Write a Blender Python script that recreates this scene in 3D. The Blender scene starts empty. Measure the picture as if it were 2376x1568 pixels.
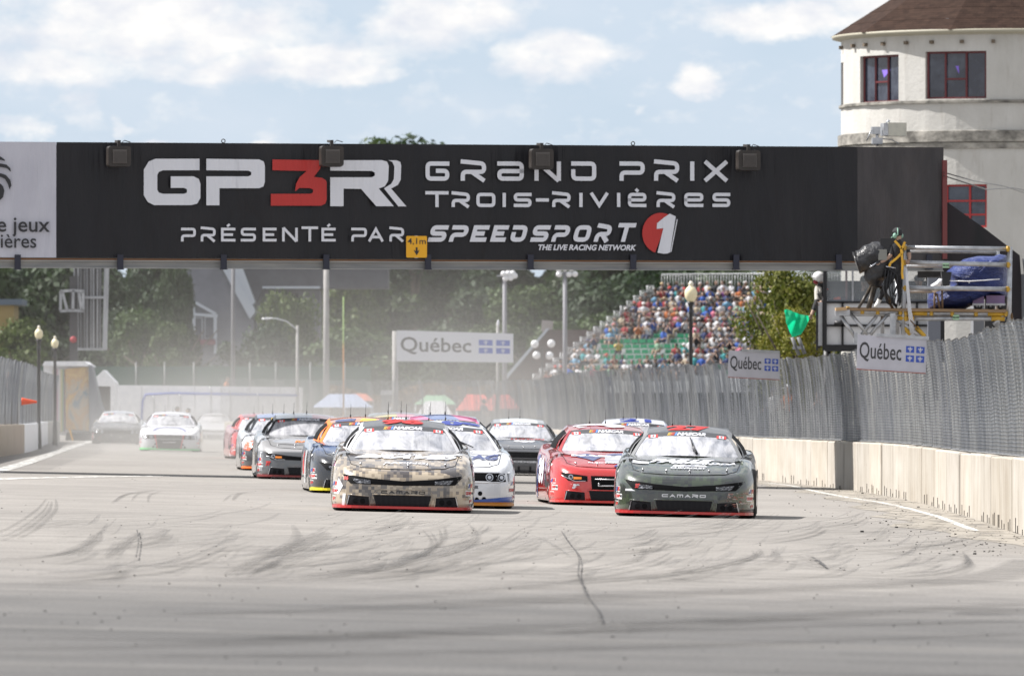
import bpy, bmesh, math, random
import numpy as np
from mathutils import Vector, Matrix, Euler
from mathutils.bvhtree import BVHTree
from mathutils.geometry import tessellate_polygon
R = math.radians
sc = bpy.context.scene
COL = sc.collection
random.seed(7)
F = 19800.0; YH = 976.0; HC = 1.255          # focal length in picture units, horizon row, eye height

def gz(x, y):
    t = min(1, max(0, (y - 125) / 25.0)); t = t * t * (3 - 2 * t)
    return -0.022 * min(8, max(-20, x)) + 0.07 * t
def W(px, py, D):
    return Vector(((px - 1188) / F * D, D, HC + (YH - py) / F * D))
def G(px, py):
    D = 100.0
    for _ in range(25):
        x = (px - 1188) / F * D
        D = max(12, min(3000, F * (HC - gz(x, D)) / max(py - YH, 2)))
    x = (px - 1188) / F * D
    return Vector((x, D, gz(x, D)))

# ---------- camera ----------
cam = bpy.data.objects.new('camera', bpy.data.cameras.new('camera'))
COL.objects.link(cam); sc.camera = cam
cam.data.sensor_width = 36; cam.data.lens = 36 * F / 2376
cam.location = (0, 0, HC)
cam.rotation_euler = (R(90) + math.atan((YH - 784) / F), 0, 0)
cam.data.clip_end = 9000; cam.data.clip_start = 1
cam.data.dof.use_dof = True; cam.data.dof.focus_distance = 118; cam.data.dof.aperture_fstop = 7

# ---------- light ----------
SUN_EL, SUN_AZ = 50, 10      # the sun stands to the left, slightly behind the scene
sun = bpy.data.objects.new('sun', bpy.data.lights.new('sun', 'SUN'))
COL.objects.link(sun)
sun.data.energy = 5.0; sun.data.angle = R(0.53); sun.data.color = (1, .965, .925)
ce, se = math.cos(R(SUN_EL)), math.sin(R(SUN_EL))
sdir = Vector((ce * math.cos(R(SUN_AZ)), -ce * math.sin(R(SUN_AZ)), -se))
sun.rotation_euler = sdir.to_track_quat('-Z', 'Y').to_euler()
world = bpy.data.worlds.new('World'); sc.world = world; world.use_nodes = True
sc.view_settings.view_transform = 'Standard'; sc.view_settings.look = 'None'
sc.view_settings.exposure = 0.8; sc.view_settings.gamma = 1
sc.view_settings.use_curve_mapping = False
sc.cycles.volume_step_rate = 2.0; sc.cycles.volume_max_steps = 256
sc.cycles.transparent_max_bounces = 24; sc.cycles.max_bounces = 7; sc.cycles.volume_bounces = 0

class NT:
    """small node-tree helper"""
    def __init__(s, tree): s.t = tree; s.n = tree.nodes; s.l = tree.links
    def new(s, ty, **kw):
        n = s.n.new(ty)
        for k, v in kw.items(): setattr(n, k, v)
        return n
    def put(s, sock, v):
        if isinstance(v, bpy.types.NodeSocket): s.l.new(v, sock)
        elif v is not None:
            if hasattr(sock, 'default_value'):
                dv = sock.default_value
                if hasattr(dv, '__len__') and hasattr(v, '__len__') and len(dv) == 4 and len(v) == 3: v = (*v, 1)
                sock.default_value = v
    def math(s, op, a, b=None, c=None, clamp=False):
        n = s.new('ShaderNodeMath', operation=op, use_clamp=clamp)
        s.put(n.inputs[0], a); s.put(n.inputs[1], b)
        if c is not None: s.put(n.inputs[2], c)
        return n.outputs[0]
    def vmath(s, op, a, b=None):
        n = s.new('ShaderNodeVectorMath', operation=op)
        s.put(n.inputs[0], a); s.put(n.inputs[1], b)
        return n.outputs['Value'] if op in ('LENGTH', 'DOT_PRODUCT', 'DISTANCE') else n.outputs[0]
    def coord(s, kind='Object'): return s.new('ShaderNodeTexCoord').outputs[kind]
    def map(s, v, scale=(1, 1, 1), loc=(0, 0, 0), rot=(0, 0, 0)):
        n = s.new('ShaderNodeMapping'); s.put(n.inputs[0], v)
        n.inputs['Location'].default_value = loc; n.inputs['Rotation'].default_value = rot
        n.inputs['Scale'].default_value = scale
        return n.outputs[0]
    def noise(s, v, scale=5, detail=4, rough=.55, dist=0, out='Fac'):
        n = s.new('ShaderNodeTexNoise'); s.put(n.inputs['Vector'], v)
        n.inputs['Scale'].default_value = scale; n.inputs['Detail'].default_value = detail
        n.inputs['Roughness'].default_value = rough; n.inputs['Distortion'].default_value = dist
        return n.outputs[out]
    def rng(s, v, a, b, c=0, d=1, smooth=False):
        n = s.new('ShaderNodeMapRange'); s.put(n.inputs[0], v)
        if smooth: n.interpolation_type = 'SMOOTHSTEP'
        for i, k in enumerate((a, b, c, d)): n.inputs[i + 1].default_value = k
        return n.outputs[0]
    def mix(s, f, a, b, blend='MIX'):
        n = s.new('ShaderNodeMix', data_type='RGBA', blend_type=blend)
        s.put(n.inputs[0], f); s.put(n.inputs[6], a); s.put(n.inputs[7], b)
        return n.outputs[2]
    def ramp(s, v, stops, interp='LINEAR'):
        n = s.new('ShaderNodeValToRGB'); s.put(n.inputs[0], v); cr = n.color_ramp
        cr.interpolation = interp
        while len(cr.elements) < len(stops): cr.elements.new(.5)
        for e, (p, c) in zip(cr.elements, stops): e.position = p; e.color = (*c, 1) if len(c) == 3 else c
        return n.outputs[0]
    def sep(s, v):
        n = s.new('ShaderNodeSeparateXYZ'); s.put(n.inputs[0], v); return n.outputs
    def comb(s, x, y, z):
        n = s.new('ShaderNodeCombineXYZ'); s.put(n.inputs[0], x); s.put(n.inputs[1], y); s.put(n.inputs[2], z)
        return n.outputs[0]
    def bump(s, h, strength=.3, dist=.02):
        n = s.new('ShaderNodeBump'); n.inputs['Strength'].default_value = strength
        n.inputs['Distance'].default_value = dist; s.put(n.inputs['Height'], h)
        return n.outputs[0]

# ---------- sky ----------
nt = NT(world.node_tree); nt.n.clear()
sky = nt.new('ShaderNodeTexSky', sky_type='NISHITA', sun_disc=False)
sky.sun_elevation = R(SUN_EL); sky.sun_rotation = R(-90 + SUN_AZ)   # towards -X, a little towards +Y
sky.altitude = 50; sky.air_density = 1.0; sky.dust_density = .6; sky.ozone_density = 1.5
d = nt.coord('Generated')
sx, sy, sz = nt.sep(d)
yy = nt.math('MAXIMUM', nt.math('ABSOLUTE', sy), .05)
u = nt.math('DIVIDE', sx, yy); v = nt.math('DIVIDE', sz, yy)
uv = nt.comb(u, v, 0)
warp = nt.noise(nt.map(uv, (48, 90, 1)), 1, 8, .66, out='Color')
wv = nt.vmath('MULTIPLY', nt.vmath('SUBTRACT', warp, (.5, .5, .5)), (.019, .0075, 0))
uvw = nt.vmath('ADD', uv, wv)
blobs = [(330, 60, 480, 120, .9), (120, 150, 250, 60, .8), (700, 140, 300, 60, .9), (1010, 40, 220, 110, .85), (560, 165, 420, 35, .6),
         (1290, 140, 150, 75, .85), (1615, 193, 92, 48, 1.0), (1830, 45, 250, 48, .95), (1990, 0, 150, 55, .8),
         (175, 245, 60, 55, .5), (50, 300, 70, 45, .6), (340, 318, 70, 15, .7), (620, 322, 45, 10, .6), (265, 280, 30, 35, .5),
         (1450, 262, 32, 14, .5), (30, 40, 260, 120, .5), (800, 165, 190, 30, .7)]
tot = None
for (bx, by, rx, ry, a) in blobs:
    c = ((bx - 1188) / F, (YH - by) / F, 0)
    q = nt.vmath('MULTIPLY', nt.vmath('SUBTRACT', uvw, c), (F / rx, F / ry, 0))
    L = nt.rng(nt.vmath('LENGTH', q), .35, 1.15, a, 0, True)
    tot = L if tot is None else nt.math('MAXIMUM', tot, L)
fb = nt.noise(nt.map(uv, (150, 260, 1)), 1, 6, .62)
# the same kind of broken cloud over the rest of the sky
gen = nt.noise(nt.map(d, (9, 9, 26)), 1, 7, .58)
outside = nt.math('MAXIMUM', nt.rng(nt.math('ABSOLUTE', u), .07, .12, 0, 1, True), nt.rng(sz, .055, .10, 0, 1, True))
away = nt.math('MAXIMUM', outside, nt.rng(sy, .3, -.1, 0, 1, True))
dens = nt.math('ADD', nt.math('MULTIPLY', nt.math('ADD', tot, nt.math('MULTIPLY', nt.math('SUBTRACT', fb, .5), 1.9)), nt.math('SUBTRACT', 1, away)),
               nt.math('MULTIPLY', nt.math('MULTIPLY', nt.math('SUBTRACT', gen, .37), 5.0), away))
cl = nt.rng(dens, .05, .85, 0, 1)
shade = nt.noise(nt.map(uv, (110, 190, 1), (3, 1, 0)), 1, 5, .6)
blue = nt.mix(nt.rng(sz, .05, .5, .85, .12), sky.outputs[0], (6.0, 7.2, 8.7))
warmc = nt.mix(nt.rng(shade, .35, .65), (7.6, 7.9, 8.6), (10.3, 10.1, 9.8))
thin = nt.rng(nt.noise(nt.map(uv, (40, 90, 1), (7, 2, 0)), 1, 4, .5), .35, .75, 0, .45)
blue2 = nt.mix(thin, blue, (7.4, 8.0, 8.9))
colr = nt.mix(cl, blue2, warmc)
bg = nt.new('ShaderNodeBackground'); nt.put(bg.inputs[0], colr); bg.inputs[1].default_value = .060
wo = nt.new('ShaderNodeOutputWorld'); nt.l.new(bg.outputs[0], wo.inputs[0])

# ---------- materials ----------
MATS = {}
def pbr(name, col, rough=.6, metal=0, spec=None, coat=0, bump=None, emit=None, alpha=None, obcol=False):
    m = bpy.data.materials.new(name); m.use_nodes = True
    t = NT(m.node_tree); b = t.n['Principled BSDF']
    if callable(col): col = col(t)
    t.put(b.inputs['Base Color'], col)
    if callable(rough): rough = rough(t)
    t.put(b.inputs['Roughness'], rough); b.inputs['Metallic'].default_value = metal
    if spec is not None: b.inputs['Specular IOR Level'].default_value = spec
    if coat: b.inputs['Coat Weight'].default_value = coat; b.inputs['Coat IOR'].default_value = 1.65; b.inputs['Coat Roughness'].default_value = .04
    if bump: t.put(b.inputs['Normal'], bump(t))
    if alpha is not None: t.put(b.inputs['Alpha'], alpha(t) if callable(alpha) else alpha)
    MATS[name] = m
    return m
def worn(c1, c2, scale=(1, 1, 1), f=3, lo=.35, hi=.65, det=5, kind='Object'):
    def g(t):
        return t.mix(t.rng(t.noise(t.map(t.coord(kind), scale), f, det, .6), lo, hi), c1, c2)
    return g
def nbump(scale=(1, 1, 1), f=30, st=.3, dist=.01, det=3):
    return lambda t: t.bump(t.noise(t.map(t.coord('Object'), scale), f, det, .6), st, dist)
def gl(*rgb):  # sRGB 0-255 -> linear
    return tuple(((c / 255) / 12.92 if c <= 10 else ((c / 255 + .055) / 1.055) ** 2.4) for c in rgb)

# ---------- objects ----------
def tag(o, label=None, cat=None, group=None, kind=None):
    if label: o['label'] = label
    if cat: o['category'] = cat
    if group: o['group'] = group
    if kind: o['kind'] = kind
    return o
def empty(name, loc=(0, 0, 0), rz=0, label=None, cat=None, group=None):
    o = bpy.data.objects.new(name, None); COL.objects.link(o)
    o.location = loc; o.rotation_euler = (0, 0, rz); o.empty_display_size = .2
    return tag(o, label, cat, group)
def link(name, me, parent=None, loc=None, rz=None):
    o = bpy.data.objects.new(name, me); COL.objects.link(o)
    if parent: o.parent = parent
    if loc is not None: o.location = loc
    if rz is not None: o.rotation_euler = (0, 0, rz)
    return o
def copy_tree(o, parent=None):
    c = o.copy(); COL.objects.link(c); c.parent = parent
    for ch in list(o.children): copy_tree(ch, c)
    return c

class MB:
    def __init__(s): s.v = []; s.f = []; s.m = []; s.sm = []
    def add(s, vs, fs, mi=0, smooth=False):
        b = len(s.v); s.v += [tuple(p) for p in vs]
        s.f += [tuple(b + i for i in f) for f in fs]
        s.m += [mi] * len(fs); s.sm += [smooth] * len(fs)
        return s
    def box(s, c, sz, rz=0, mi=0, M=None):
        x, y, z = sz[0] / 2, sz[1] / 2, sz[2] / 2
        P = [Vector(p) for p in ((-x, -y, -z), (x, -y, -z), (x, y, -z), (-x, y, -z), (-x, -y, z), (x, -y, z), (x, y, z), (-x, y, z))]
        if M is None: M = Matrix.Rotation(rz, 4, 'Z')
        c = Vector(c); P = [c + (M @ p) for p in P]
        return s.add(P, [(0, 3, 2, 1), (4, 5, 6, 7), (0, 1, 5, 4), (1, 2, 6, 5), (2, 3, 7, 6), (3, 0, 4, 7)], mi)
    def bar(s, a, b, w, h=None, mi=0):
        a = Vector(a); b = Vector(b); d = b - a; L = d.length
        if L < 1e-6: return s
        q = d.to_track_quat('X', 'Z').to_matrix().to_4x4()
        return s.box((a + b) / 2, (L, w, h or w), M=q, mi=mi)
    def tube(s, pts, r, n=6, mi=0, cap=True, smooth=True):
        pts = [Vector(p) for p in pts]; N = len(pts)
        rs = r if hasattr(r, '__len__') else [r] * N
        rings = []
        up = None
        for i, p in enumerate(pts):
            d = (pts[min(i + 1, N - 1)] - pts[max(i - 1, 0)]).normalized()
            if up is None:
                up = Vector((0, 0, 1)) if abs(d.z) < .9 else Vector((1, 0, 0))
            a = (up - d * up.dot(d)).normalized(); bb = d.cross(a); up = a
            rings.append([p + rs[i] * (a * math.cos(2 * math.pi * k / n) + bb * math.sin(2 * math.pi * k / n)) for k in range(n)])
        vs = [q for rg in rings for q in rg]; fs = []
        for i in range(N - 1):
            for k in range(n):
                fs.append((i * n + k, i * n + (k + 1) % n, (i + 1) * n + (k + 1) % n, (i + 1) * n + k))
        s.add(vs, fs, mi, smooth)
        if cap:
            b = len(s.v) - len(vs)
            s.f += [tuple(b + k for k in reversed(range(n))), tuple(b + (N - 1) * n + k for k in range(n))]
            s.m += [mi] * 2; s.sm += [False] * 2
        return s
    def grid(s, fn, nu, nv, mi=0, smooth=True, flip=False):
        vs = [fn(i / nu, j / nv) for j in range(nv + 1) for i in range(nu + 1)]
        fs = []
        for j in range(nv):
            for i in range(nu):
                a = j * (nu + 1) + i; q = (a, a + 1, a + nu + 2, a + nu + 1)
                fs.append(q[::-1] if flip else q)
        return s.add(vs, fs, mi, smooth)
    def lathe(s, prof, n=12, c=(0, 0, 0), mi=0, sx=1, sy=1, smooth=True):
        vs = []; fs = []
        for (r, z) in prof:
            for k in range(n):
                a = 2 * math.pi * k / n
                vs.append((c[0] + r * math.cos(a) * sx, c[1] + r * math.sin(a) * sy, c[2] + z))
        for i in range(len(prof) - 1):
            for k in range(n):
                fs.append((i * n + k, i * n + (k + 1) % n, (i + 1) * n + (k + 1) % n, (i + 1) * n + k))
        fs.append(tuple(reversed(range(n)))); fs.append(tuple((len(prof) - 1) * n + k for k in range(n)))
        return s.add(vs, fs, mi, smooth)
    def ball(s, c, r, n=10, m=6, mi=0, M=None):
        r = r if hasattr(r, '__len__') else (r, r, r); vs = []; fs = []
        for j in range(1, m):
            th = math.pi * j / m
            for k in range(n):
                a = 2 * math.pi * k / n
                p = Vector((r[0] * math.sin(th) * math.cos(a), r[1] * math.sin(th) * math.sin(a), -r[2] * math.cos(th)))
                if M: p = M @ p
                vs.append(Vector(c) + p)
        bt = Vector((0, 0, -r[2])); tp = Vector((0, 0, r[2]))
        if M: bt = M @ bt; tp = M @ tp
        vs += [Vector(c) + bt, Vector(c) + tp]; B = (m - 1) * n
        for j in range(m - 2):
            for k in range(n):
                fs.append((j * n + k, j * n + (k + 1) % n, (j + 1) * n + (k + 1) % n, (j + 1) * n + k))
        for k in range(n):
            fs.append((B, (k + 1) % n, k)); fs.append((B + 1, (m - 2) * n + k, (m - 2) * n + (k + 1) % n))
        return s.add(vs, fs, mi, True)
    def prism(s, loop, fn0, fn1, mi=0, side=True):
        """loop of 2-d points; fn0/fn1 map a 2-d point to the back/front 3-d point"""
        n = len(loop); tri = tessellate_polygon([[Vector((p[0], p[1], 0)) for p in loop]])
        vs = [fn1(*p) for p in loop] + [fn0(*p) for p in loop]
        fs = [tuple(t) for t in tri] + [tuple(n + i for i in reversed(t)) for t in tri]
        fs += [(i, (i + 1) % n, n + (i + 1) % n, n + i) for i in range(n)] if side else []
        return s.add(vs, fs, mi)
    def mesh(s, name, mats):
        me = bpy.data.meshes.new(name)
        me.from_pydata(s.v, [], s.f)
        for m in (mats if isinstance(mats, (list, tuple)) else [mats]): me.materials.append(m)
        me.polygons.foreach_set('material_index', s.m)
        me.polygons.foreach_set('use_smooth', s.sm)
        me.update()
        return me
    def build(s, name, mats, parent=None, loc=None, rz=None, fix=True):
        me = s.mesh(name, mats)
        if fix:
            bm = bmesh.new(); bm.from_mesh(me); bmesh.ops.recalc_face_normals(bm, faces=bm.faces); bm.to_mesh(me); bm.free()
        return link(name, me, parent, loc, rz)

def fillet(pts, r, closed=False, seg=4):
    out = []; n = len(pts)
    for i, p in enumerate(pts):
        p = Vector(p[:2]) if len(p) > 2 else Vector(p)
        rr = pts[i][2] if len(pts[i]) > 2 else r
        if (not closed and i in (0, n - 1)) or rr <= 0: out.append(p); continue
        a = Vector(pts[i - 1][:2]); b = Vector(pts[(i + 1) % n][:2])
        da = a - p; db = b - p
        if da.length < 1e-9 or db.length < 1e-9: continue
        k = min(rr, da.length * .49, db.length * .49)
        p0 = p + da.normalized() * k; p1 = p + db.normalized() * k
        for j in range(seg + 1):
            t = j / seg; out.append(p0 * (1 - t) ** 2 + p * 2 * t * (1 - t) + p1 * t * t)
    return out
def stroke(mb, pts, t, fn, off, closed=False, mi=0):
    """flat band of width t along a 2-d polyline; fn(x, y, off) gives the 3-d point"""
    n = len(pts); L = []; Rr = []
    for i in range(n):
        p = pts[i]
        a = pts[i - 1] if (i > 0 or closed) else None
        b = pts[(i + 1) % n] if (i < n - 1 or closed) else None
        d1 = (p - a).normalized() if a is not None else None
        d2 = (b - p).normalized() if b is not None else None
        if d1 is None: d1 = d2
        if d2 is None: d2 = d1
        m = (d1 + d2)
        m = m.normalized() if m.length > 1e-6 else d1
        k = 1 / max(.35, m.dot(d1))
        nn = Vector((-m.y, m.x)) * (t / 2 * k)
        L.append(p + nn); Rr.append(p - nn)
    vs = [fn(p.x, p.y, off) for p in L] + [fn(p.x, p.y, off) for p in Rr]
    rng = range(n if closed else n - 1)
    mb.add(vs, [(i, (i + 1) % n, n + (i + 1) % n, n + i) for i in rng], mi)
# a square display alphabet, drawn as strokes in a unit box
TF = {'G': [[(1, 1), (0, 1), (0, 0), (1, 0), (1, .52), (.42, .52)]], 'R': [[(0, 1), (1, 1), (1, .45), (0, .45), (0, 0)], [(.42, .45, 0), (1.02, 0, 0)]],
      'a': [[(0, 1), (1, 1), (1, 0), (0, 0), (0, .5), (1, .5)]], 'N': [[(0, 0), (0, 1)], [(0, 1), (1, 0)], [(1, 0), (1, 1)]],
      'D': [[(0, .62), (0, 0), (1, 0), (1, 1), (0, 1)]], 'P': [[(0, 1), (1, 1), (1, .4), (0, .4), (0, 0)]], 'I': [[(.5, 0), (.5, 1)]],
      'X': [[(0, 0), (1, 1)], [(0, 1), (1, 0)]], 'T': [[(0, 1), (1, 1)], [(.5, 1), (.5, 0)]], 'O': [[(0, 0), (1, 0), (1, 1), (0, 1), 'c']],
      'S': [[(1, 1), (0, 1), (0, .5), (1, .5), (1, 0), (0, 0)]], '-': [[(-.45, .5), (1.45, .5)]], 'V': [[(0, 1), (.5, 0, 0), (1, 1)]],
      'e': [[(0, .5), (1, .5), (1, 1), (0, 1), (0, 0), (1, 0)]], 'E': [[(1, 1), (0, 1, 0), (0, 0, 0), (1, 0)], [(0, .5), (.9, .5)]],
      'A': [[(0, 0), (.5, 1, 0), (1, 0)], [(.2, .28), (.8, .28)]], 'C': [[(1, 1), (0, 1), (0, 0), (1, 0)]], 'M': [[(0, 0), (0, 1), (1, 1), (1, 0)], [(.5, 1), (.5, 0)]],
      'Q': [[(0, 0), (1, 0), (1, 1), (0, 1), 'c']], 'H': [[(0, 0), (0, 1)], [(1, 0), (1, 1)], [(0, .5), (1, .5)]], 'L': [[(0, 1), (0, 0, 0), (1, 0)]],
      'U': [[(0, 1), (0, 0), (1, 0), (1, 1)]]}
def techno(mb, ch, x0, y0, x1, y1, t, fn, off=.0, rad=None, shear=0, mi=0, acc=None):
    """one letter filling the box x0..x1, y0..y1 (y up)"""
    rad = t * .9 if rad is None else rad
    def T(p):
        x = x0 + t / 2 + (x1 - x0 - t) * p[0]; y = y0 + t / 2 + (y1 - y0 - t) * p[1]
        if len(p) > 2: return (x, y, p[2])
        return (x, y)
    def fs(x, y, o): return fn(x + shear * (y - y0), y, o)
    for k, st in enumerate(TF[ch]):
        closed = st[-1] == 'c'; st = [p for p in st if p != 'c']
        pts = [list(T(p)) for p in st]
        if ch in 'NXVAIHTEMLR' or ch == '-':      # open ends run to the box edge
            for e in (0, -1):
                q = st[e]
                if q[1] in (0, 1) and not (ch in 'E' and k == 0): pts[e][1] += (t / 2) * (1 if q[1] == 1 else -1)
        if ch in 'GDSaPCeET' or ch == 'R':
            for e in (0, -1):
                q = st[e]
                nb = st[1] if e == 0 else st[-2]
                if q[1] == nb[1] and q[0] in (0, 1): pts[e][0] += (t / 2) * (1 if q[0] == 1 else -1)
                if q[0] == nb[0] and q[1] in (0, 1): pts[e][1] = y0 if q[1] == 0 else y1
        stroke(mb, fillet([tuple(p) for p in pts], rad, closed), t, fs, off + k * .002, closed, mi)
    if acc:
        s = 1 if acc == '/' else -1
        xc = (x0 + x1) / 2; h = (y1 - y0) * .16
        stroke(mb, [Vector((xc - s * h * .5, y1 + h * .6)), Vector((xc + s * h * .7, y1 + h * 1.6))], t * .9, fs, off, False, mi)

_tc = {}
def text_tris(body, bold=0., shear=0.):
    """triangles of a line of lettering, normalised to a unit-high box"""
    key = (body, bold, shear)
    if key in _tc: return _tc[key]
    cu = bpy.data.curves.new('t', 'FONT'); cu.body = body; cu.size = 1; cu.offset = bold; cu.shear = shear
    cu.resolution_u = 3
    o = bpy.data.objects.new('t', cu); COL.objects.link(o)
    dg = bpy.context.evaluated_depsgraph_get(); me = bpy.data.meshes.new_from_object(o.evaluated_get(dg))
    v = [tuple(p.co) for p in me.vertices]; f = [tuple(p.vertices) for p in me.polygons]
    bpy.data.objects.remove(o); bpy.data.curves.remove(cu); bpy.data.meshes.remove(me)
    x0 = min(p[0] for p in v); x1 = max(p[0] for p in v); y0 = min(p[1] for p in v); y1 = max(p[1] for p in v)
    v = [((p[0] - x0) / (x1 - x0), (p[1] - y0) / (y1 - y0)) for p in v]
    _tc[key] = (v, f, (x1 - x0) / (y1 - y0)); return _tc[key]
def letter(mb, body, x0, y0, x1, y1, fn, off=0, bold=0., shear=0., mi=0):
    v, f, asp = text_tris(body, bold, shear)
    if x1 is None: x1 = x0 + asp * (y1 - y0)
    mb.add([fn(x0 + (x1 - x0) * p[0], y0 + (y1 - y0) * p[1], off) for p in v], f, mi)
def poly(mb, loop, fn, off=0, mi=0, r=0):
    if r: loop = [tuple(p) for p in fillet(loop, r, True)]
    tri = tessellate_polygon([[Vector((p[0], p[1], 0)) for p in loop]])
    mb.add([fn(p[0], p[1], off) for p in loop], [tuple(t) for t in tri], mi)

# fleur-de-lis, unit box centred on 0
FLEUR = [[(0, .5), (.13, .28), (.11, .08), (.06, -.02), (.06, -.12), (-.06, -.12), (-.06, -.02), (-.11, .08), (-.13, .28)],
         [(.1, -.08), (.16, .12), (.28, .26), (.42, .2), (.42, .02), (.32, .02), (.3, .12), (.24, .05), (.22, -.08)],
         [(-.1, -.08), (-.16, .12), (-.28, .26), (-.42, .2), (-.42, .02), (-.32, .02), (-.3, .12), (-.24, .05), (-.22, -.08)],
         [(-.26, -.12), (.26, -.12), (.26, -.2), (-.26, -.2)],
         [(-.05, -.22), (.05, -.22), (.12, -.4), (0, -.5), (-.12, -.4)]]
M_white = pbr('white_paint', worn((.78, .78, .80), (.66, .67, .70), f=4), .5)
M_whiteprint = pbr('white_print', (.60, .61, .66), .6)
M_blackprint = pbr('black_print', (.02, .02, .024), .6)
M_blueprint = pbr('blue_print', (.035, .085, .42), .55)
M_redprint = pbr('red_print', (.42, .018, .016), .5)
M_yellow = pbr('yellow_paint', worn((.80, .45, .03), (.62, .34, .03), f=8), .5)
M_galv = pbr('galvanised_steel', worn((.33, .34, .36), (.50, .51, .53), (1, 1, 1), 7), .42, .75)
M_dark = pbr('dark_metal', worn((.03, .03, .033), (.055, .05, .045), f=9), .5)
M_black = pbr('black_plastic', (.012, .012, .014), .35)
M_rubber = pbr('tyre_rubber', worn((.016, .016, .016), (.04, .037, .034), f=9), .75)
# ================= ground =================
def road_col(t):
    c = t.coord('Object'); x, y, z = t.sep(c)
    big = t.noise(t.map(c, (.10, .035, 0)), 1, 5, .6, 1.2)
    fine = t.noise(t.map(c, (38, 6, 0)), 1, 5, .8)
    sweep = t.noise(t.map(c, (.22, .42, 0), rot=(0, 0, .12)), 1, 6, .66, 2.2)
    line = t.noise(t.map(c, (.10, 1.6, 0), rot=(0, 0, .03)), 1, 5, .7, .8)
    dust = t.ramp(big, [(.3, (.205, .192, .178)), (.7, (.275, .257, .237))])
    near = t.ramp(big, [(.3, (.082, .080, .079)), (.7, (.125, .121, .117))])
    f = t.rng(t.math('ADD', y, t.math('MULTIPLY', t.math('SUBTRACT', sweep, .5), 22)), 52, 74, 0, 1, True)
    base = t.mix(f, near, dust)
    base = t.mix(t.rng(sweep, .52, .70, 0, .42), base, (.125, .118, .112))
    l2 = t.math('MULTIPLY', t.rng(line, .5, .72, 0, .75), t.rng(y, 75, 50, .45, 1))
    base = t.mix(l2, base, (.052, .051, .05))
    base = t.mix(t.rng(t.noise(t.map(c, (.06, .5, 0)), 1, 3, .5), .55, .75, 0, .30), base, (.27, .255, .235))
    # joints between slabs of old asphalt, and patches of a darker repair
    br = t.new('ShaderNodeTexBrick'); t.put(br.inputs['Vector'], t.map(c, (.14, .055, 1), rot=(0, 0, .04)))
    br.inputs['Color1'].default_value = (.94, .94, .94, 1); br.inputs['Color2'].default_value = (1.06, 1.06, 1.06, 1)
    br.inputs['Mortar'].default_value = (1, 1, 1, 1); br.inputs['Mortar Size'].default_value = 0.0
    base = t.mix(1, base, br.outputs[0], 'MULTIPLY')
    return t.mix(1, base, t.ramp(fine, [(.3, (.74, .74, .74)), (.5, (1, 1, 1)), (.7, (1.22, 1.22, 1.22))]), 'MULTIPLY')
M_road = pbr('old_asphalt', road_col, .88, bump=lambda t: t.bump(t.noise(t.map(t.coord('Object'), (1, 1, 1)), 14, 5, .7), .35, .02), spec=.3)
xs = [-4000, -600, -150, -60, -30, -20, -16, -12, -8, -4, 0, 4, 8, 20, 60, 150, 600, 4000]
ys = [8, 30, 60, 90, 110, 125, 130, 135, 140, 145, 150, 170, 200, 250, 300, 400, 600, 1000, 2500, 6500]
mb = MB()
mb.add([(x, y, gz(x, y)) for y in ys for x in xs],
       [(j * len(xs) + i, j * len(xs) + i + 1, (j + 1) * len(xs) + i + 1, (j + 1) * len(xs) + i) for j in range(len(ys) - 1) for i in range(len(xs) - 1)], 0, True)
tag(mb.build('road', M_road), kind='structure')

def gribbon(pts, w, dz, mb, px=True, seg=10, taper=False):
    """flat sheet lying dz above the road along a smooth line"""
    P = [G(*p) if px else Vector((p[0], p[1], 0)) for p in pts]
    Q = []
    for i in range(len(P) - 1):
        p0 = P[max(i - 1, 0)]; p1 = P[i]; p2 = P[i + 1]; p3 = P[min(i + 2, len(P) - 1)]
        for k in range(seg):
            t = k / seg
            Q.append(.5 * ((2 * p1) + (p2 - p0) * t + (2 * p0 - 5 * p1 + 4 * p2 - p3) * t * t + (3 * p1 - p0 - 3 * p2 + p3) * t ** 3))
    Q.append(P[-1]); n = len(Q); L = []; Rr = []
    for i, q in enumerate(Q):
        d = (Q[min(i + 1, n - 1)] - Q[max(i - 1, 0)]); d.z = 0; d.normalize(); nn = Vector((-d.y, d.x, 0))
        ww = w if not hasattr(w, '__len__') else w[0] + (w[1] - w[0]) * i / (n - 1)
        if taper: ww *= .25 + .75 * math.sin(math.pi * (i + .5) / n)
        for lst, s in ((L, 1), (Rr, -1)):
            a = q + nn * ww / 2 * s; lst.append((a.x, a.y, gz(a.x, a.y) + dz))
    mb.add(L + Rr, [(i, n + i, n + i + 1, i + 1) for i in range(n - 1)], 0)
    return Q
# right-hand wall line: (x, distance) pairs
WALL = [(5.95, 86), (6.2, 104), (6.45, 115), (6.66, 126), (6.74, 137), (6.64, 150), (6.45, 165), (5.7, 183), (4.9, 200), (3.6, 222), (1.9, 250), (1.3, 275), (.9, 296), (-1.2, 316), (-5.3, 330), (-12, 345)]
def along(path, step):
    pts = [Vector((p[0], p[1], 0)) for p in path]; Q = []
    for i in range(len(pts) - 1):
        p0 = pts[max(i - 1, 0)]; p1 = pts[i]; p2 = pts[i + 1]; p3 = pts[min(i + 2, len(pts) - 1)]
        for k in range(20):
            t = k / 20
            Q.append(.5 * ((2 * p1) + (p2 - p0) * t + (2 * p0 - 5 * p1 + 4 * p2 - p3) * t * t + (3 * p1 - p0 - 3 * p2 + p3) * t ** 3))
    Q.append(pts[-1]); out = [Q[0]]; acc = 0
    for a, b in zip(Q, Q[1:]):
        L = (b - a).length; s = 0
        while acc + L - s >= step:
            s += step - acc; acc = 0; out.append(a + (b - a) * s / L)
        acc += L - s
    return out
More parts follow.
